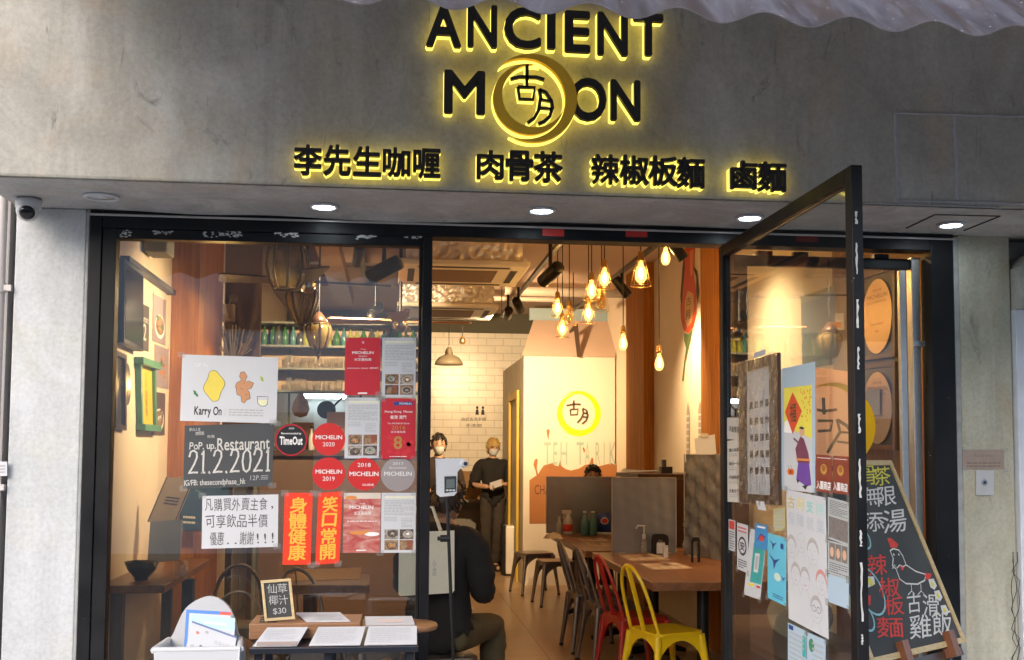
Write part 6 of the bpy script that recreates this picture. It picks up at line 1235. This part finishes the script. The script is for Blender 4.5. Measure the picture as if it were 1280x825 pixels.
# lanterns
LGL = thin_glass('lantern_glass', (.72, .62, .36), body=.50, bodycol=(.30, .22, .08), boost=1.3, rough=.05)
def lantern(lb, x0, x1, py0, py1, y, finial, prof):
    a, b_, lo = at(x0, py0, y), at(x1, py0, y), at((x0 + x1) / 2, py1, y); r = (b_.x - a.x) / 2; cx = (a.x + b_.x) / 2; h = a.z - lo.z; t = thing('lantern', lb, 'lantern', (cx, y, lo.z), group='brass and glass lanterns')
    pr = [(max(p * r, .0001), q * h) for p, q in prof]; MB().lathe(pr, (cx, y, lo.z), LGL, 24).build('glass', t)
    k = MB()
    for i in range(8): an = math.pi * 2 * i / 8 + .2; k.tube([(cx + (p + .003) * math.cos(an), y + (p + .003) * math.sin(an), lo.z + q) for p, q in pr], .008, mat('aged_brass', (.10, .07, .03), .4, .7), 6)
    for p, q in (pr[0], pr[-1]): k.tube([(cx + (p + .002) * math.cos(j * .2618), y + (p + .002) * math.sin(j * .2618), lo.z + q) for j in range(24)], .006, mat('aged_brass', None), 6, closed=True)
    k.build('cage', t); cp = MB(); cp.lathe([(pr[-1][0] + .004, 0), (pr[-1][0] * .6, .05), (.02, .09), (.0001, .1)], (cx, y, lo.z + h), DARKWOOD, 20)
    cp.tube([(cx, y, lo.z + h + .08), (cx, y, CZ)], .006, BLACKM, 6); cp.build('cap', t)
    if finial: f_ = MB(); f_.lathe([(.0001, -.09), (.008, -.06), (.02, -.045), (.012, -.03), (pr[0][0], .0)], (cx, y, lo.z), DARKWOOD, 16); f_.build('finial', t)
lantern('large barrel shaped lantern at the top of the window', 334, 384, 308, 361, 2.2, False, ((.62, 0), (.86, .2), (1, .5), (.96, .8), (.86, 1)))
lantern('middle lantern with tapering smoky glass', 358, 398, 362, 404, 2.9, True, ((.35, 0), (.62, .2), (.9, .55), (1, .8), (.85, 1)))
lantern('lowest lantern with pointed finial in front of the bottles', 383, 414, 405, 437, 3.6, True, ((.25, 0), (.6, .12), (.9, .5), (1, .8), (.85, 1)))
# fan
def fan(lb, cx, cy_, cz, rad, rot, col):
    t = thing('ceiling_fan', lb, 'fan', (cx, cy_, cz)); MB().lathe([(.0001, -.08), (.04, -.07), (.06, -.03), (.06, .03), (.03, .06)], (cx, cy_, cz), CHROME, 20).build('hub', t); MB().cyl((cx, cy_, cz + .05), (cx, cy_, CZ), .014, BLACKM, n=8).build('rod', t)
    for k in range(4):
        a = rot + k * math.pi / 2; fr = Fr((cx, cy_, cz), (math.cos(a), math.sin(a), .0), (-math.sin(a) * .98, math.cos(a) * .98, .16)); m_ = MB(); m_.slab([(.05, -.03), (.16, -.06), (rad, -.085), (rad + .02, -.06), (rad + .02, .06), (rad, .085), (.16, .06), (.05, .03)], fr, -.006, .006, col); m_.build('blade', t, bevel=.002)
c = at(384, 352, 2.6); fan('dark four bladed ceiling fan behind the lanterns', c.x, c.y, c.z, .55, R(10), DARKWOOD)
c = at(500, 402, 4.0); fan('ceiling fan with orange underside farther back', c.x, c.y, c.z, .55, R(-2), mat('fan_tan', (.32, .15, .07), .4))
# bar shelf with bottles and glasses
yS = 5.2; xs0, xs1 = at(320, 440, yS).x, at(530, 440, yS).x; SH = mat('shelf_grey_green', (.10, .105, .085), .5, vary=.2)
t = thing('bar_shelf', 'dark bar shelf unit full of bottles and glasses behind the window', 'shelf', ((xs0 + xs1) / 2, yS, 1.5)); zz = [at(420, p, yS).z for p in (403, 432, 460, 488)]
for i, z in enumerate(zz): MB().bx(xs0, xs1, yS, yS + .26, z - .018, z, SH).build('shelf', t)
for i in range(4):
    x = xs0 + (xs1 - xs0 - .02) * [0, .18, .62, 1][i]; MB().bx(x, x + .02, yS + .001, yS + .259, zz[3], zz[0] - .0185, SH).build('post', t) if i in (0, 3) else MB().bx(x, x + .02, yS + .24, yS + .259, zz[3] - .4, zz[0] - .019, SH).build('post', t)
MB().bx(xs0, xs1, yS + .261, yS + .28, zz[3], zz[0], mat('shelf_back', (.30, .21, .13), .6, vary=.2, scale=8)).build('back_panel', t)
for x in (xs0, xs1 - .03): MB().bx(x, x + .03, yS + .02, yS + .25, 0, zz[3] - .019, SH).build('leg', t)
GB = [mat('green_bottle_glass', (.03, .10, .02), .12, coat=.6), mat('yellow_bottle_glass', (.24, .24, .03), .12, coat=.6), mat('dark_bottle_glass', (.05, .05, .03), .12, coat=.6), mat('blue_green_glass', (.05, .15, .13), .12, coat=.6)]
GLN = ['green glass', 'yellow glass', 'dark glass', 'blue green glass']
for i in range(22):
    x = xs0 + .06 + i * (xs1 - xs0 - .1) / 22; k = [0, 0, 2, 0, 3, 2, 1, 1, 0, 1, 0, 3, 1, 1, 0, 2, 1, 0, 3, 0, 2, 0][i]
    tag(bottle(x + random.uniform(-.012, .012), yS + .12 + .03 * (i % 2), zz[1] + .001, random.uniform(.026, .036), random.uniform(.15, .195), GB[k]).build('bottle'), GLN[k] + ' bottle on the top bar shelf', 'bottle', 'bottles on the top bar shelf')
GLS = mat('lit_tumbler', (.58, .44, .24), .12, vary=.3, scale=50, coat=.6)
gp = None
for row in (2, 3):
    for i in range(17):
        x = xs0 + .28 + i * .066; z = zz[row] + .001
        if gp is None:
            mb = MB(); mb.lathe([(.0001, 0), (.022, 0), (.026, .01), (.03, .12), (.028, .12), (.024, .012), (.0001, .01)], (0, 0, 0), TUMBLER, 14); gp = mb.build('drinking_glass', loc=(0, 0, 0)); o = gp
        else: o = gp.copy(); COL.objects.link(o)
        o.location = (x + random.uniform(-.012, .012), yS + .08 + random.uniform(0, .1), z); o.scale = (random.uniform(.85, 1.15),) * 2 + (random.uniform(.7, 1.1),); tag(o, 'clear drinking glass on the ' + ('middle' if row == 2 else 'lowest') + ' bar shelf', 'glass', 'glasses on the ' + ('middle' if row == 2 else 'lowest') + ' bar shelf')
# kitchen beyond the bar
yK = 6.3; KW = mat('kitchen_wall', (.58, .64, .64), .5, vary=.06)
tag(MB().bx(-1.44, .35, yK + .3, yK + .38, 0, 2.35, KW).build('kitchen_wall'), 'pale blue kitchen wall behind the bar shelf', 'wall')
a, b_ = at(378, 494, yK), at(430, 494, yK); t = thing('tube_light', 'bright white tube light in the kitchen', 'light', a); MB().tube([(a.x, yK + .2, a.z), (b_.x, yK + .2, a.z)], .022, mat('tube_white', (.86, .96, 1), emit=10), 12).build('tube', t); MB().bx(a.x - .02, b_.x + .02, yK + .222, yK + .299, a.z - .02, a.z + .03, WHITE).build('fitting', t)
c = at(376, 500, 5.9); t = thing('hanging_net', 'pale net of garlic hanging in the kitchen opening', 'net bag', c); MB().lathe([(.0001, -.17), (.06, -.15), (.085, -.09), (.07, -.02), (.03, .05), (.01, .08)], c, mat('net_tan', (.40, .27, .18), .8, vary=.4, scale=40, bump=.5), 14).build('net', t); MB().tube([c + Vector((0, 0, .08)), c + Vector((0, 0, .35))], .004, BLACKM, 5).build('cord', t)
c = at(408, 513, 6.0); t = thing('hanging_pan', 'black pan hanging in the kitchen opening', 'pan', c); M = Matrix.Translation(c) @ Euler((R(80), R(20), 0)).to_matrix().to_4x4(); MB().lathe([(.0001, 0), (.07, 0), (.09, .03), (.087, .03)], (0, 0, 0), BLACKM, 20, M=M).build('pan', t); MB().tube([c + Vector((.06, 0, .03)), c + Vector((.15, 0, .13))], .01, BLACKM, 8).build('handle', t)
for i, (x0, x1, y0, y1, m_, lb) in enumerate(((408, 432, 515, 560, ORANGE, 'tan carton'), (365, 392, 528, 560, KRAFT, 'brown carton'), (388, 406, 538, 560, CHALKR, 'red carton'))): p, q = at(x0, y1, 5.7 + i * .08), at(x1, y0, 5.7 + i * .08); tag(MB().bx(p.x, q.x, 5.7 + i * .08, 5.76 + i * .08, at(x0, 562, 5.7).z, q.z, mat('tan_carton', (.48, .30, .19), .7) if i == 0 else m_).build('carton', bevel=.004), lb + ' on the kitchen pass', 'carton', 'cartons on the kitchen pass')
t = thing('bar_counter', 'wood fronted bar counter in front of the kitchen', 'counter', (-.4, 5.6, 0)); zc = at(400, 563, 5.6).z
MB().bx(-1.3, .35, 5.5, 6.0, zc - .05, zc, DARKWOOD).build('top', t); MB().bx(-1.3, .35, 5.56, 5.6, 0, zc - .051, mat('dull_bar_front', (.10, .055, .035), .6, vary=.25, scale=6)).build('front', t)
# wall lamp glow on the column
c = at(262, 500, 2.55); t = thing('wall_lamp', 'small glowing wall lamp low on the left wood column', 'lamp', c); zl = at(268, 478, 2.8).z; MB().lathe([(.0001, 0), (.03, 0), (.036, .07), (.034, .07)], (-1.20, 3.0, zl - .10), BRASS, 14).build('cup', t); MB().ball((-1.20, 3.0, zl - .02), .022, .022, .034, FIL, n=8).build('bulb', t); MB().bx(-1.268, -1.225, 2.99, 3.01, zl - .09, zl - .07, BRASS).build('arm', t)
# left counter with bowl, folders, cup
t = thing('wall_counter', 'brown wooden counter along the left wall under the pictures', 'counter', (-1.2, 1.5, 0)); zc = at(200, 722, 1.35).z
MB().bx(LX + .001, at(256, 715, 2.2).x, 1.0, 2.4, zc - .04, zc, WOODT).build('top', t, bevel=.004)
for y in (1.05, 2.3): MB().bx(LX + .05, LX + .11, y, y + .06, 0, zc - .041, DARKWOOD).build('leg', t)
MB().bx(at(244, 740, 1.7).x - .06, at(244, 740, 1.7).x, 1.62, 1.7, 0, zc - .041, mat('navy_post', (.02, .03, .06), .5)).build('leg', t)
c = at(177, 716, 1.25); tag(MB().lathe([(.0001, 0), (.035, 0), (.035, .01), (.07, .05), (.088, .095), (.084, .095), (.06, .04), (.0001, .02)], (c.x, 1.25, zc + .001), mat('black_bowl', (.02, .02, .022), .3), 28).build('bowl'), 'black bowl on the left wall counter', 'bowl')
c = at(226, 715, 1.3); tag(MB().lathe([(.0001, 0), (.032, 0), (.036, .01), (.038, .09), (.035, .09), (.032, .015), (.0001, .012)], (c.x, 1.3, zc + .001), TUMBLER, 18).build('tumbler'), 'clear tumbler on the left wall counter beside the bowl', 'glass')
def leaning(name, lb, q, y0, y1, base, deco=None):
    BLp, BRp, TLp = at(*q[0], y0), at(*q[1], y0), at(*q[2], y1); fr = Fr(BLp, BRp - BLp, TLp - BLp); mb = MB(); mb.slab([(0, 0), (1, 0), (1, 1), (0, 1)], fr, -.02, 0, base)
    if deco: deco(mb, fr)
    return tag(mb.build(name, bevel=.002), lb, 'folder')
leaning('menu_folder', 'grey blue menu folder leaning upright on the left counter', ((184, 703), (224, 700), (188, 652)), 1.7, 1.75, mat('folder_grey', (.20, .22, .24), .6, vary=.15))
leaning('menu_folder', 'beige menu folder with dark edge tilted above the grey one', ((184, 652), (218, 656), (208, 596)), 1.76, 1.8, mat('folder_beige', (.40, .32, .22), .7, vary=.1), lambda m_, f: (m_.rect(f, .0, 0, .04, 1, INK, .001), m_.rect(f, .96, 0, 1, 1, INK, .001), lines(m_, f, .3, .4, .8, .6, 3, INK)))
mb, fr = poster('blue_poster', 'dark blue poster partly hidden behind the white notice', 'poster', (226, 598), (286, 602), (226, 662), mat('deep_blue_poster', (.03, .075, .14), .5, vary=.25, scale=8), None, 'y', 2.55); lines(mb, fr, .05, .1, .3, .3, 2, WH); mb.stroke(fr, [(.3, .8), (.5, .7), (.45, .5)], .012, mat('poster_blue_light', (.12, .2, .28), .5)); done(mb)
t = thing('poster_stand', 'dark post carrying the blue poster', 'post', (-1.05, 2.58, 0)); MB().bx(at(226, 600, 2.56).x, at(286, 600, 2.56).x, 2.556, 2.57, at(226, 664, 2.56).z, at(226, 597, 2.56).z, DARKWOOD).build('board', t); MB().bx(-1.06, -1.02, 2.571, 2.60, 0, 1.3, DARKWOOD).build('post', t)
table('square wood table with a carved top behind the window', at(352, 740, 1.9).x, at(462, 740, 1.9).x, 1.75, 2.35, at(400, 730, 1.8).z, 'wood dining tables', WOODT)
flat('woven_mat', 'patterned straw mat on the table behind the window', 'mat', ((362, 727), (450, 724), (372, 712)), at(400, 730, 1.8).z + .001, mat('straw_mat', (.36, .22, .10), .8, vary=.5, scale=40), None)
t = thing('round_back_chair', 'dark chair with a thin round hoop back behind the high chair', 'chair', (at(297, 800, .9).x, .9, 0)); cc = at(297, 790, .9); r_ = (at(333, 780, .9).x - at(262, 780, .9).x) / 2; hpts = [(cc.x - r_ * math.cos(math.pi * i / 20), .9, cc.z - .02 + .22 * math.sin(math.pi * i / 20)) for i in range(21)]
MB().tube([(hpts[0][0], .9, .45)] + hpts + [(hpts[-1][0], .9, .45)], .006, GUN, 8).build('backrest', t); MB().lathe([(.0001, .44), (.19, .44), (.195, .455), (.19, .47), (.0001, .472)], (cc.x, 1.07, 0), BLACKM, 24).build('seat', t)
for a in range(4): an = a * math.pi / 2 + .78; MB().tube([(cc.x + .14 * math.cos(an), 1.07 + .14 * math.sin(an), .44), (cc.x + .19 * math.cos(an), 1.07 + .19 * math.sin(an), 0)], .011, GUN, 8).build('leg', t)

# ================================================================ people
SKIN = mat('skin', (.50, .30, .20), .55, vary=.06, scale=20); MASK = mat('mask_fabric', (.62, .68, .70), .8, vary=.04); HBLK = mat('black_hair', (.014, .011, .010), .5, vary=.4, scale=60); HBLD = mat('blond_hair', (.46, .31, .11), .6, vary=.45, scale=60)
def headgeo(mb, c, s, M, mt):         # skull with brow, nose, chin; faces -y
    bm = bmesh.new(); bmesh.ops.create_icosphere(bm, subdivisions=3, radius=1)
    vs_ = []
    for v in bm.verts:
        x, y, z = v.co; w_ = 1 - .28 * max(0, -z) ** 1.3; x2 = x * .075 * w_; y2 = y * .098 * (1 - .12 * max(0, -z)); z2 = z * .118
        if y < 0: 
            nose = math.exp(-((x / .16) ** 2 + ((z + .12) / .2) ** 2)); y2 -= .020 * nose; eye = math.exp(-(((abs(x) - .38) / .16) ** 2 + ((z - .05) / .12) ** 2)); y2 += .009 * eye; y2 -= .006 * math.exp(-((x / .3) ** 2 + ((z + .5) / .1) ** 2))
        vs_.append(M @ (Vector(c) + Vector((x2, y2, z2)) * s))
    mb.add(vs_, [tuple(v.index for v in f.verts) for f in bm.faces], mt, True)
    for e in (-1, 1): mb.ball(Vector(c) + Vector((e * .074, .008, -.002)) * s, .012 * s, .02 * s, .032 * s, mt, M=M, n=8)
    bm.free()
def shell(c, s, M, mt, k, keep, jitter=0):
    bm = bmesh.new(); bmesh.ops.create_icosphere(bm, subdivisions=4, radius=1); mb = MB(); ok = {}; vs_ = []
    for v in bm.verts: x, y, z = v.co; j = 1 + random.uniform(-jitter, jitter); vs_.append(M @ (Vector(c) + Vector((x * .075 * (1 - .2 * max(0, -z)), y * .098 * (1 - .1 * max(0, -z)), z * .118)) * s * k * j)); ok[v.index] = keep(x, y, z)
    mb.add(vs_, [tuple(v.index for v in f.verts) for f in bm.faces if all(ok[v.index] for v in f.verts)], mt, True); bm.free(); return mb
def hand(mb, wrist, d, side, mt, curl=.5, s=1.0):
    wrist, d, side = Vector(wrist), Vector(d).normalized(), Vector(side).normalized(); up = side.cross(d)
    vv, ff = skin([wrist, wrist + d * .045 * s, wrist + d * .085 * s], [(0, 1), (1, 2)], [(.022 * s, .016 * s), (.036 * s, .016 * s), (.034 * s, .014 * s)], 1); mb.add(vv, ff, mt, True)
    for k, L in enumerate((.066, .076, .07, .054)):
        b0 = wrist + d * .08 * s + side * (.027 - .018 * k) * s; p1 = b0 + (d * math.cos(curl * .6) - up * math.sin(curl * .6)) * L * .45 * s; p2 = p1 + (d * math.cos(curl * 1.5) - up * math.sin(curl * 1.5)) * L * .32 * s; p3 = p2 + (d * math.cos(curl * 2.2) - up * math.sin(curl * 2.2)) * L * .25 * s
        mb.tube([b0 - d * .012 * s, b0, p1, p2, p3], [x * s for x in (.008, .0088, .0082, .0075, .006)], mt, 7)
    b0 = wrist + d * .03 * s + side * .028 * s; p1 = b0 + (d * .6 + side * .75).normalized() * .035 * s; p2 = p1 + (d * .9 + side * .25 - up * .3).normalized() * .03 * s; mb.tube([wrist + d * .02 * s, b0, p1, p2], [x * s for x in (.011, .011, .0095, .007)], mt, 7)
def person(lb, loc, rz, J, shirt, trouser, hair, shoe, mask=True, sleeve='short', hairfn=None, extra=None, H_=1.0, puff=.020):
    t = thing('person', lb, 'person', (0, 0, 0)); b = MB()
    nm = list(J); ix = {k: i for i, k in enumerate(nm)}; V = [J[k][0] for k in nm]; Rr = [J[k][1] for k in nm]
    E_ = [('pel', 'wai'), ('wai', 'che'), ('che', 'nec'), ('nec', 'hd')]
    for s_ in 'LR': E_ += [('pel', 'hip' + s_), ('hip' + s_, 'kne' + s_), ('kne' + s_, 'ank' + s_), ('ank' + s_, 'toe' + s_), ('che', 'sho' + s_), ('sho' + s_, 'elb' + s_), ('elb' + s_, 'wri' + s_)]
    vv, ff = skin(V, [(ix[a], ix[c]) for a, c in E_], Rr, 2); b.add(vv, ff, SKIN, True)
    hc = Vector(J['hd'][0]) + Vector((0, -.012, .075)); HM = Matrix(); headgeo(b, hc, 1.0, HM, SKIN)
    for s_ in 'LR':
        e_, w_ = Vector(J['elb' + s_][0]), Vector(J['wri' + s_][0]); dd = (w_ - e_).normalized(); sd_ = Vector((0, 0, 1)) - dd * dd.z; sd_ = sd_ if sd_.length > .2 else Vector((0, -1, 0)); hand(b, w_, dd, sd_, SKIN, .6)
    body = b.build('body', t)
    if mask:
        shell(hc, 1.0, HM, MASK, 1.06, lambda x, y, z: y < -.25 and -.85 < z < -.02 and abs(x) < .8).build('face_mask', t)
    ey = MB()
    for e in (-1, 1): ey.ball(hc + Vector((e * .029, -.084, .006)), .012, .006, .006, INK, n=6); ey.tube([hc + Vector((e * .014, -.093, .026)), hc + Vector((e * .044, -.084, .027))], .003, hair, 5)
    ey.build('eyes', t)
    hf = hairfn or (lambda x, y, z: z > .45 or (y > .0 and z > -.4) or (y > -.5 and z > .1))
    hm_ = shell(hc, 1.0, HM, hair, 1.14, hf, .04)
    for _ in range(170):                              # tufts breaking the outline
        d = Vector((random.gauss(0, 1), random.gauss(0, 1), random.gauss(.3, 1))).normalized()
        if not hf(*d): continue
        p = hc + Vector((d.x * .075, d.y * .098, d.z * .118)) * 1.12; dn = Vector((d.x * .5, d.y * .5 - .25, -.9)); dn = (dn - d * dn.dot(d)); q = p + d * .012 + dn * random.uniform(.008, .018); r2 = q + dn * random.uniform(.008, .016) - d * .004
        hm_.tube([p - d * .006, q, r2], [.008, .007, .0015], hair, 4)
    hm_.build('hair', t)
    def near(p):                                   # closest bone to a body point, and how far along it
        best = (9.0, None, 0)
        for a, c in E_:
            A, B = Vector(J[a][0]), Vector(J[c][0]); d = B - A; k = max(0, min(1, (p - A).dot(d) / d.length_squared)); q = (p - A - d * k).length
            ra, rb = [max(r_) if isinstance(r_, tuple) else r_ for r_ in (J[a][1], J[c][1])]; q -= ra + (rb - ra) * k
            if q < best[0]: best = (q, (a.rstrip('LR'), c.rstrip('LR')), k)
        return best
    VV = [Vector(v) for v in vv]; NN = [Vector((0, 0, 0)) for _ in VV]
    for f in ff:
        nn = (VV[f[1]] - VV[f[0]]).cross(VV[f[2]] - VV[f[0]])
        for q in f: NN[q] += nn
    cls = [near(v) for v in VV]
    def cloth(name, want, add, mt):
        ok = [want(c[1], c[2], v) for c, v in zip(cls, VV)]; use = [f for f in ff if all(ok[q] for q in f)]
        par = list(range(len(VV)))
        def root(a):
            while par[a] != a: par[a] = par[par[a]]; a = par[a]
            return a
        for f in use:
            for q in f[1:]: par[root(q)] = root(f[0])
        cn = {}
        for f in use: cn[root(f[0])] = cn.get(root(f[0]), 0) + 1
        if cn: mx_ = max(cn, key=cn.get); use = [f for f in use if root(f[0]) == mx_]
        ids = sorted({q for f in use for q in f}); re_ = {q: i for i, q in enumerate(ids)}
        pts = [v + n_.normalized() * (add + (.020 * c[2] if c[1] == ('sho', 'elb') and sleeve == 'short' and name == 'shirt' else .014 * c[2] if c[1] == ('kne', 'ank') else 0) + .004 * math.sin(v.z * 46 + v.x * 21) + .003 * math.sin(v.z * 90 - v.x * 60)) if n_.length else v for v, n_, c in zip(VV, NN, cls)]
        m_ = MB(); m_.add([pts[q] for q in ids], [tuple(re_[q] for q in f) for f in use], mt, True); o = m_.build(name, t)
        so_ = o.modifiers.new('thick', 'SOLIDIFY'); so_.thickness = .004; so_.offset = -1; return o
    sl = ('elb', 'wri')
    cloth('shirt', lambda b_, k, v: b_ in (('pel', 'wai'), ('wai', 'che'), ('che', 'sho')) or (b_ == ('pel', 'hip') and v.z > J['pel'][0][2] - .02) or (b_ == ('che', 'nec') and k < .62) or (b_ == ('sho', 'elb')) or (b_ == sl and k < (.92 if sleeve == 'long' else .12)), puff, shirt)
    cloth('trousers', lambda b_, k, v: b_ in (('pel', 'hip'), ('hip', 'kne')) or (b_ == ('kne', 'ank') and k < .95) or (b_ == ('pel', 'wai') and k < .35), .014, trouser)
    for s_ in 'LR':
        a_, t_ = Vector(J['ank' + s_][0]), Vector(J['toe' + s_][0]); vv, ff = skin([a_ + Vector((0, .02, -.01)), (a_ + t_) / 2 + Vector((0, 0, -.015)), t_], [(0, 1), (1, 2)], [.053, .052, .046], 1); m_ = MB(); m_.add(vv, ff, shoe, True); m_.build('shoe', t)
    if extra: extra(t, J)
    t.location = loc; t.rotation_euler = (0, 0, rz); t.scale = (H_, H_, H_); return t
BLKT = mat('black_cotton', (.013, .012, .012), .9, vary=.3, scale=11, bump=1.0, stretch=(1, 1, .5)); DKT = mat('charcoal_trousers', (.045, .035, .030), .9, vary=.15, scale=12, bump=1.0, stretch=(1, 1, .4)); SHOE = mat('black_shoes', (.02, .018, .018), .5)
def standing(arm=0):
    J = {'pel': ((0, 0, .95), (.135, .10)), 'wai': ((0, 0, 1.10), (.125, .095)), 'che': ((0, .005, 1.32), (.155, .105)), 'nec': ((0, .005, 1.47), .052), 'hd': ((0, -.01, 1.53), .05)}
    for s_, k in (('L', -1), ('R', 1)):
        J['hip' + s_] = ((k * .085, 0, .90), .085); J['kne' + s_] = ((k * .075 - .012, -.015 - .02 * (k > 0), .50), .058); J['ank' + s_] = ((k * .062 - .02, .02 + .04 * (k > 0), .09), .042); J['toe' + s_] = ((k * .09 - .02, -.14 + .05 * (k > 0), .03), .032)
        J['sho' + s_] = ((k * .175, .005, 1.40), .062); J['elb' + s_] = ((k * .25, .02, 1.12), .044); J['wri' + s_] = ((k * .10 - .0, -.22, 1.10 + (.03 if k > 0 else 0)), .030)
    return J
def paper_extra(t, J):
    m_ = MB(); fr = Fr((-.05, -.33, 1.06), (.14, 0, .05), (-.01, -.02, .09)); m_.sheet(fr, PAPER, .004); o = m_.build('held_card'); o.parent = None; return o
c = atz(615, 714, 0)
pp_ = person('person in black t-shirt with blond hair and a pale mask standing at the back', (c.x, c.y, 0), R(6), standing(), BLKT, DKT, HBLD, SHOE, True, 'short', lambda x, y, z: z > .10 or (y > -.45 and z > -.22) or (y > .1 and z > -.6), H_=1.0)
cq = Vector((c.x, c.y, 0)); m_ = MB(); fr = Fr(cq + Vector((-.06, -.325, 1.07)), (.15, 0, .05), (-.01, -.02, .085)); m_.sheet(fr, PAPER, .003); tag(m_.build('paper_card'), 'white folded paper held by the standing blond person', 'paper')
c = at(548, 556, 7.6); person('person with short black hair and mask in dark shirt, behind the thermometer', (c.x, 7.6, 0), R(4), standing(), mat('brown_black_shirt', (.03, .02, .017), .9, vary=.2), DKT, HBLK, SHOE, H_=(c.z + .05) / 1.66)
def seated():
    J = {'pel': ((0, .02, .52), (.15, .115)), 'wai': ((0, .01, .68), (.145, .11)), 'che': ((0, -.02, .92), (.165, .115)), 'nec': ((0, -.045, 1.075), .054), 'hd': ((0, -.07, 1.125), .05)}
    for s_, k in (('L', -1), ('R', 1)):
        J['hip' + s_] = ((k * .095, -.02, .50), .095); J['kne' + s_] = ((k * .14, -.42, .50), .066); J['ank' + s_] = ((k * .13, -.40, .09), .045); J['toe' + s_] = ((k * .14, -.55, .03), .034)
        J['sho' + s_] = ((k * .19, -.02, 1.0), .066); J['elb' + s_] = ((k * .235, -.03, .735), .05); J['wri' + s_] = ((k * .13, -.27, .70), .032)
    return J
OLV = mat('olive_trousers', (.105, .085, .042), .9, vary=.2, scale=12, bump=1.0, stretch=(1, 1, .5)); HBRN = mat('dark_brown_hair', (.03, .016, .010), .5, vary=.4, scale=60)
cx = at(551, 720, 1.25).x
person('seated person in black jacket with olive trousers, back to the doorway', (cx, 1.25, .06), R(152), seated(), BLKT, OLV, HBRN, SHOE, False, 'long', H_=1.0, puff=.026)
stl = again(st_, 'dark steel stool under the seated person in black', cx, 1.27, R(10)); 
c0, c1, c2 = at(505, 664, 1.05), at(570, 655, 1.05), at(498, 745, 1.05); fr = Fr(c2, Vector((c1.x - c0.x + .02, 0, 0)), Vector((.0, .05, c0.z - c2.z)))
tb = thing('tote_bag', 'flat beige canvas tote hanging behind the seated person', 'bag', fr.p(.5, 0)); m_ = MB(); CAN = mat('beige_canvas', (.84, .80, .64), .9, vary=.06, scale=30, bump=.2); m_.slab([(0, .03), (.03, 0), (.97, .04), (1, .08), (1, 1), (0, .97)], fr, -.03, 0, CAN); m_.build('panel', tb, bevel=.006)
m_ = MB(); m_.tube([fr.p(.2, .97, -.01), fr.p(.3, 1.4, -.12), fr.p(.62, 1.4, -.12), fr.p(.75, 1, -.01)], .011, CAN, 6, flat=.3); m_.build('strap', tb); m_ = MB(); m_.hand('小店', fr, .60, .30, .68, .55, GREYINK, .001, 0, .05, True); m_.build('lettering', tb)
c = at(742, 588, 6.7); person('person with black hair sitting behind the far divider, only hair visible', (c.x, 6.75, c.z - 1.275), R(-10), seated(), BLKT, DKT, HBLK, SHOE)
again(st_, 'dark steel stool under the person behind the far divider', c.x, 6.78, 0)

# small clutter behind the window
db = MB(); c = at(292, 440, 3.4)
for k in range(46): a = random.uniform(0, 6.28); r_ = random.uniform(.02, .14); db.tube([c + Vector((0, 0, -.20)), c + Vector((r_ * .5 * math.cos(a), r_ * .3 * math.sin(a), -.02)), c + Vector((r_ * math.cos(a), r_ * .5 * math.sin(a), random.uniform(.02, .2)))], [.003, .002, .007], mat('dried_grass', (.20, .16, .10), .9, vary=.4, scale=40), 4)
db.cyl(c + Vector((0, 0, -.24)), c + Vector((0, 0, -.17)), .022, KRAFT, n=8); db.bx(c.x - .01, c.x + .01, c.y, 3.70, c.z - .215, c.z - .20, BLACKM); tag(db.build('dried_bouquet'), 'dried grey bouquet hanging beside the left wood column', 'bouquet')
for i, px in enumerate((357, 366, 389, 399, 412, 424)):
    c = at(px, 588, 5.62); tag(bottle(c.x, 5.62 + .03 * (i % 2), at(400, 563, 5.6).z + .001, .03, .15 + .03 * (i % 3), [OLIVEB, KRAFT, WHITE][i % 3], BLACKM).build('sauce_bottle'), 'sauce bottle on the bar counter behind the round stickers', 'bottle', 'bottles on the bar counter')
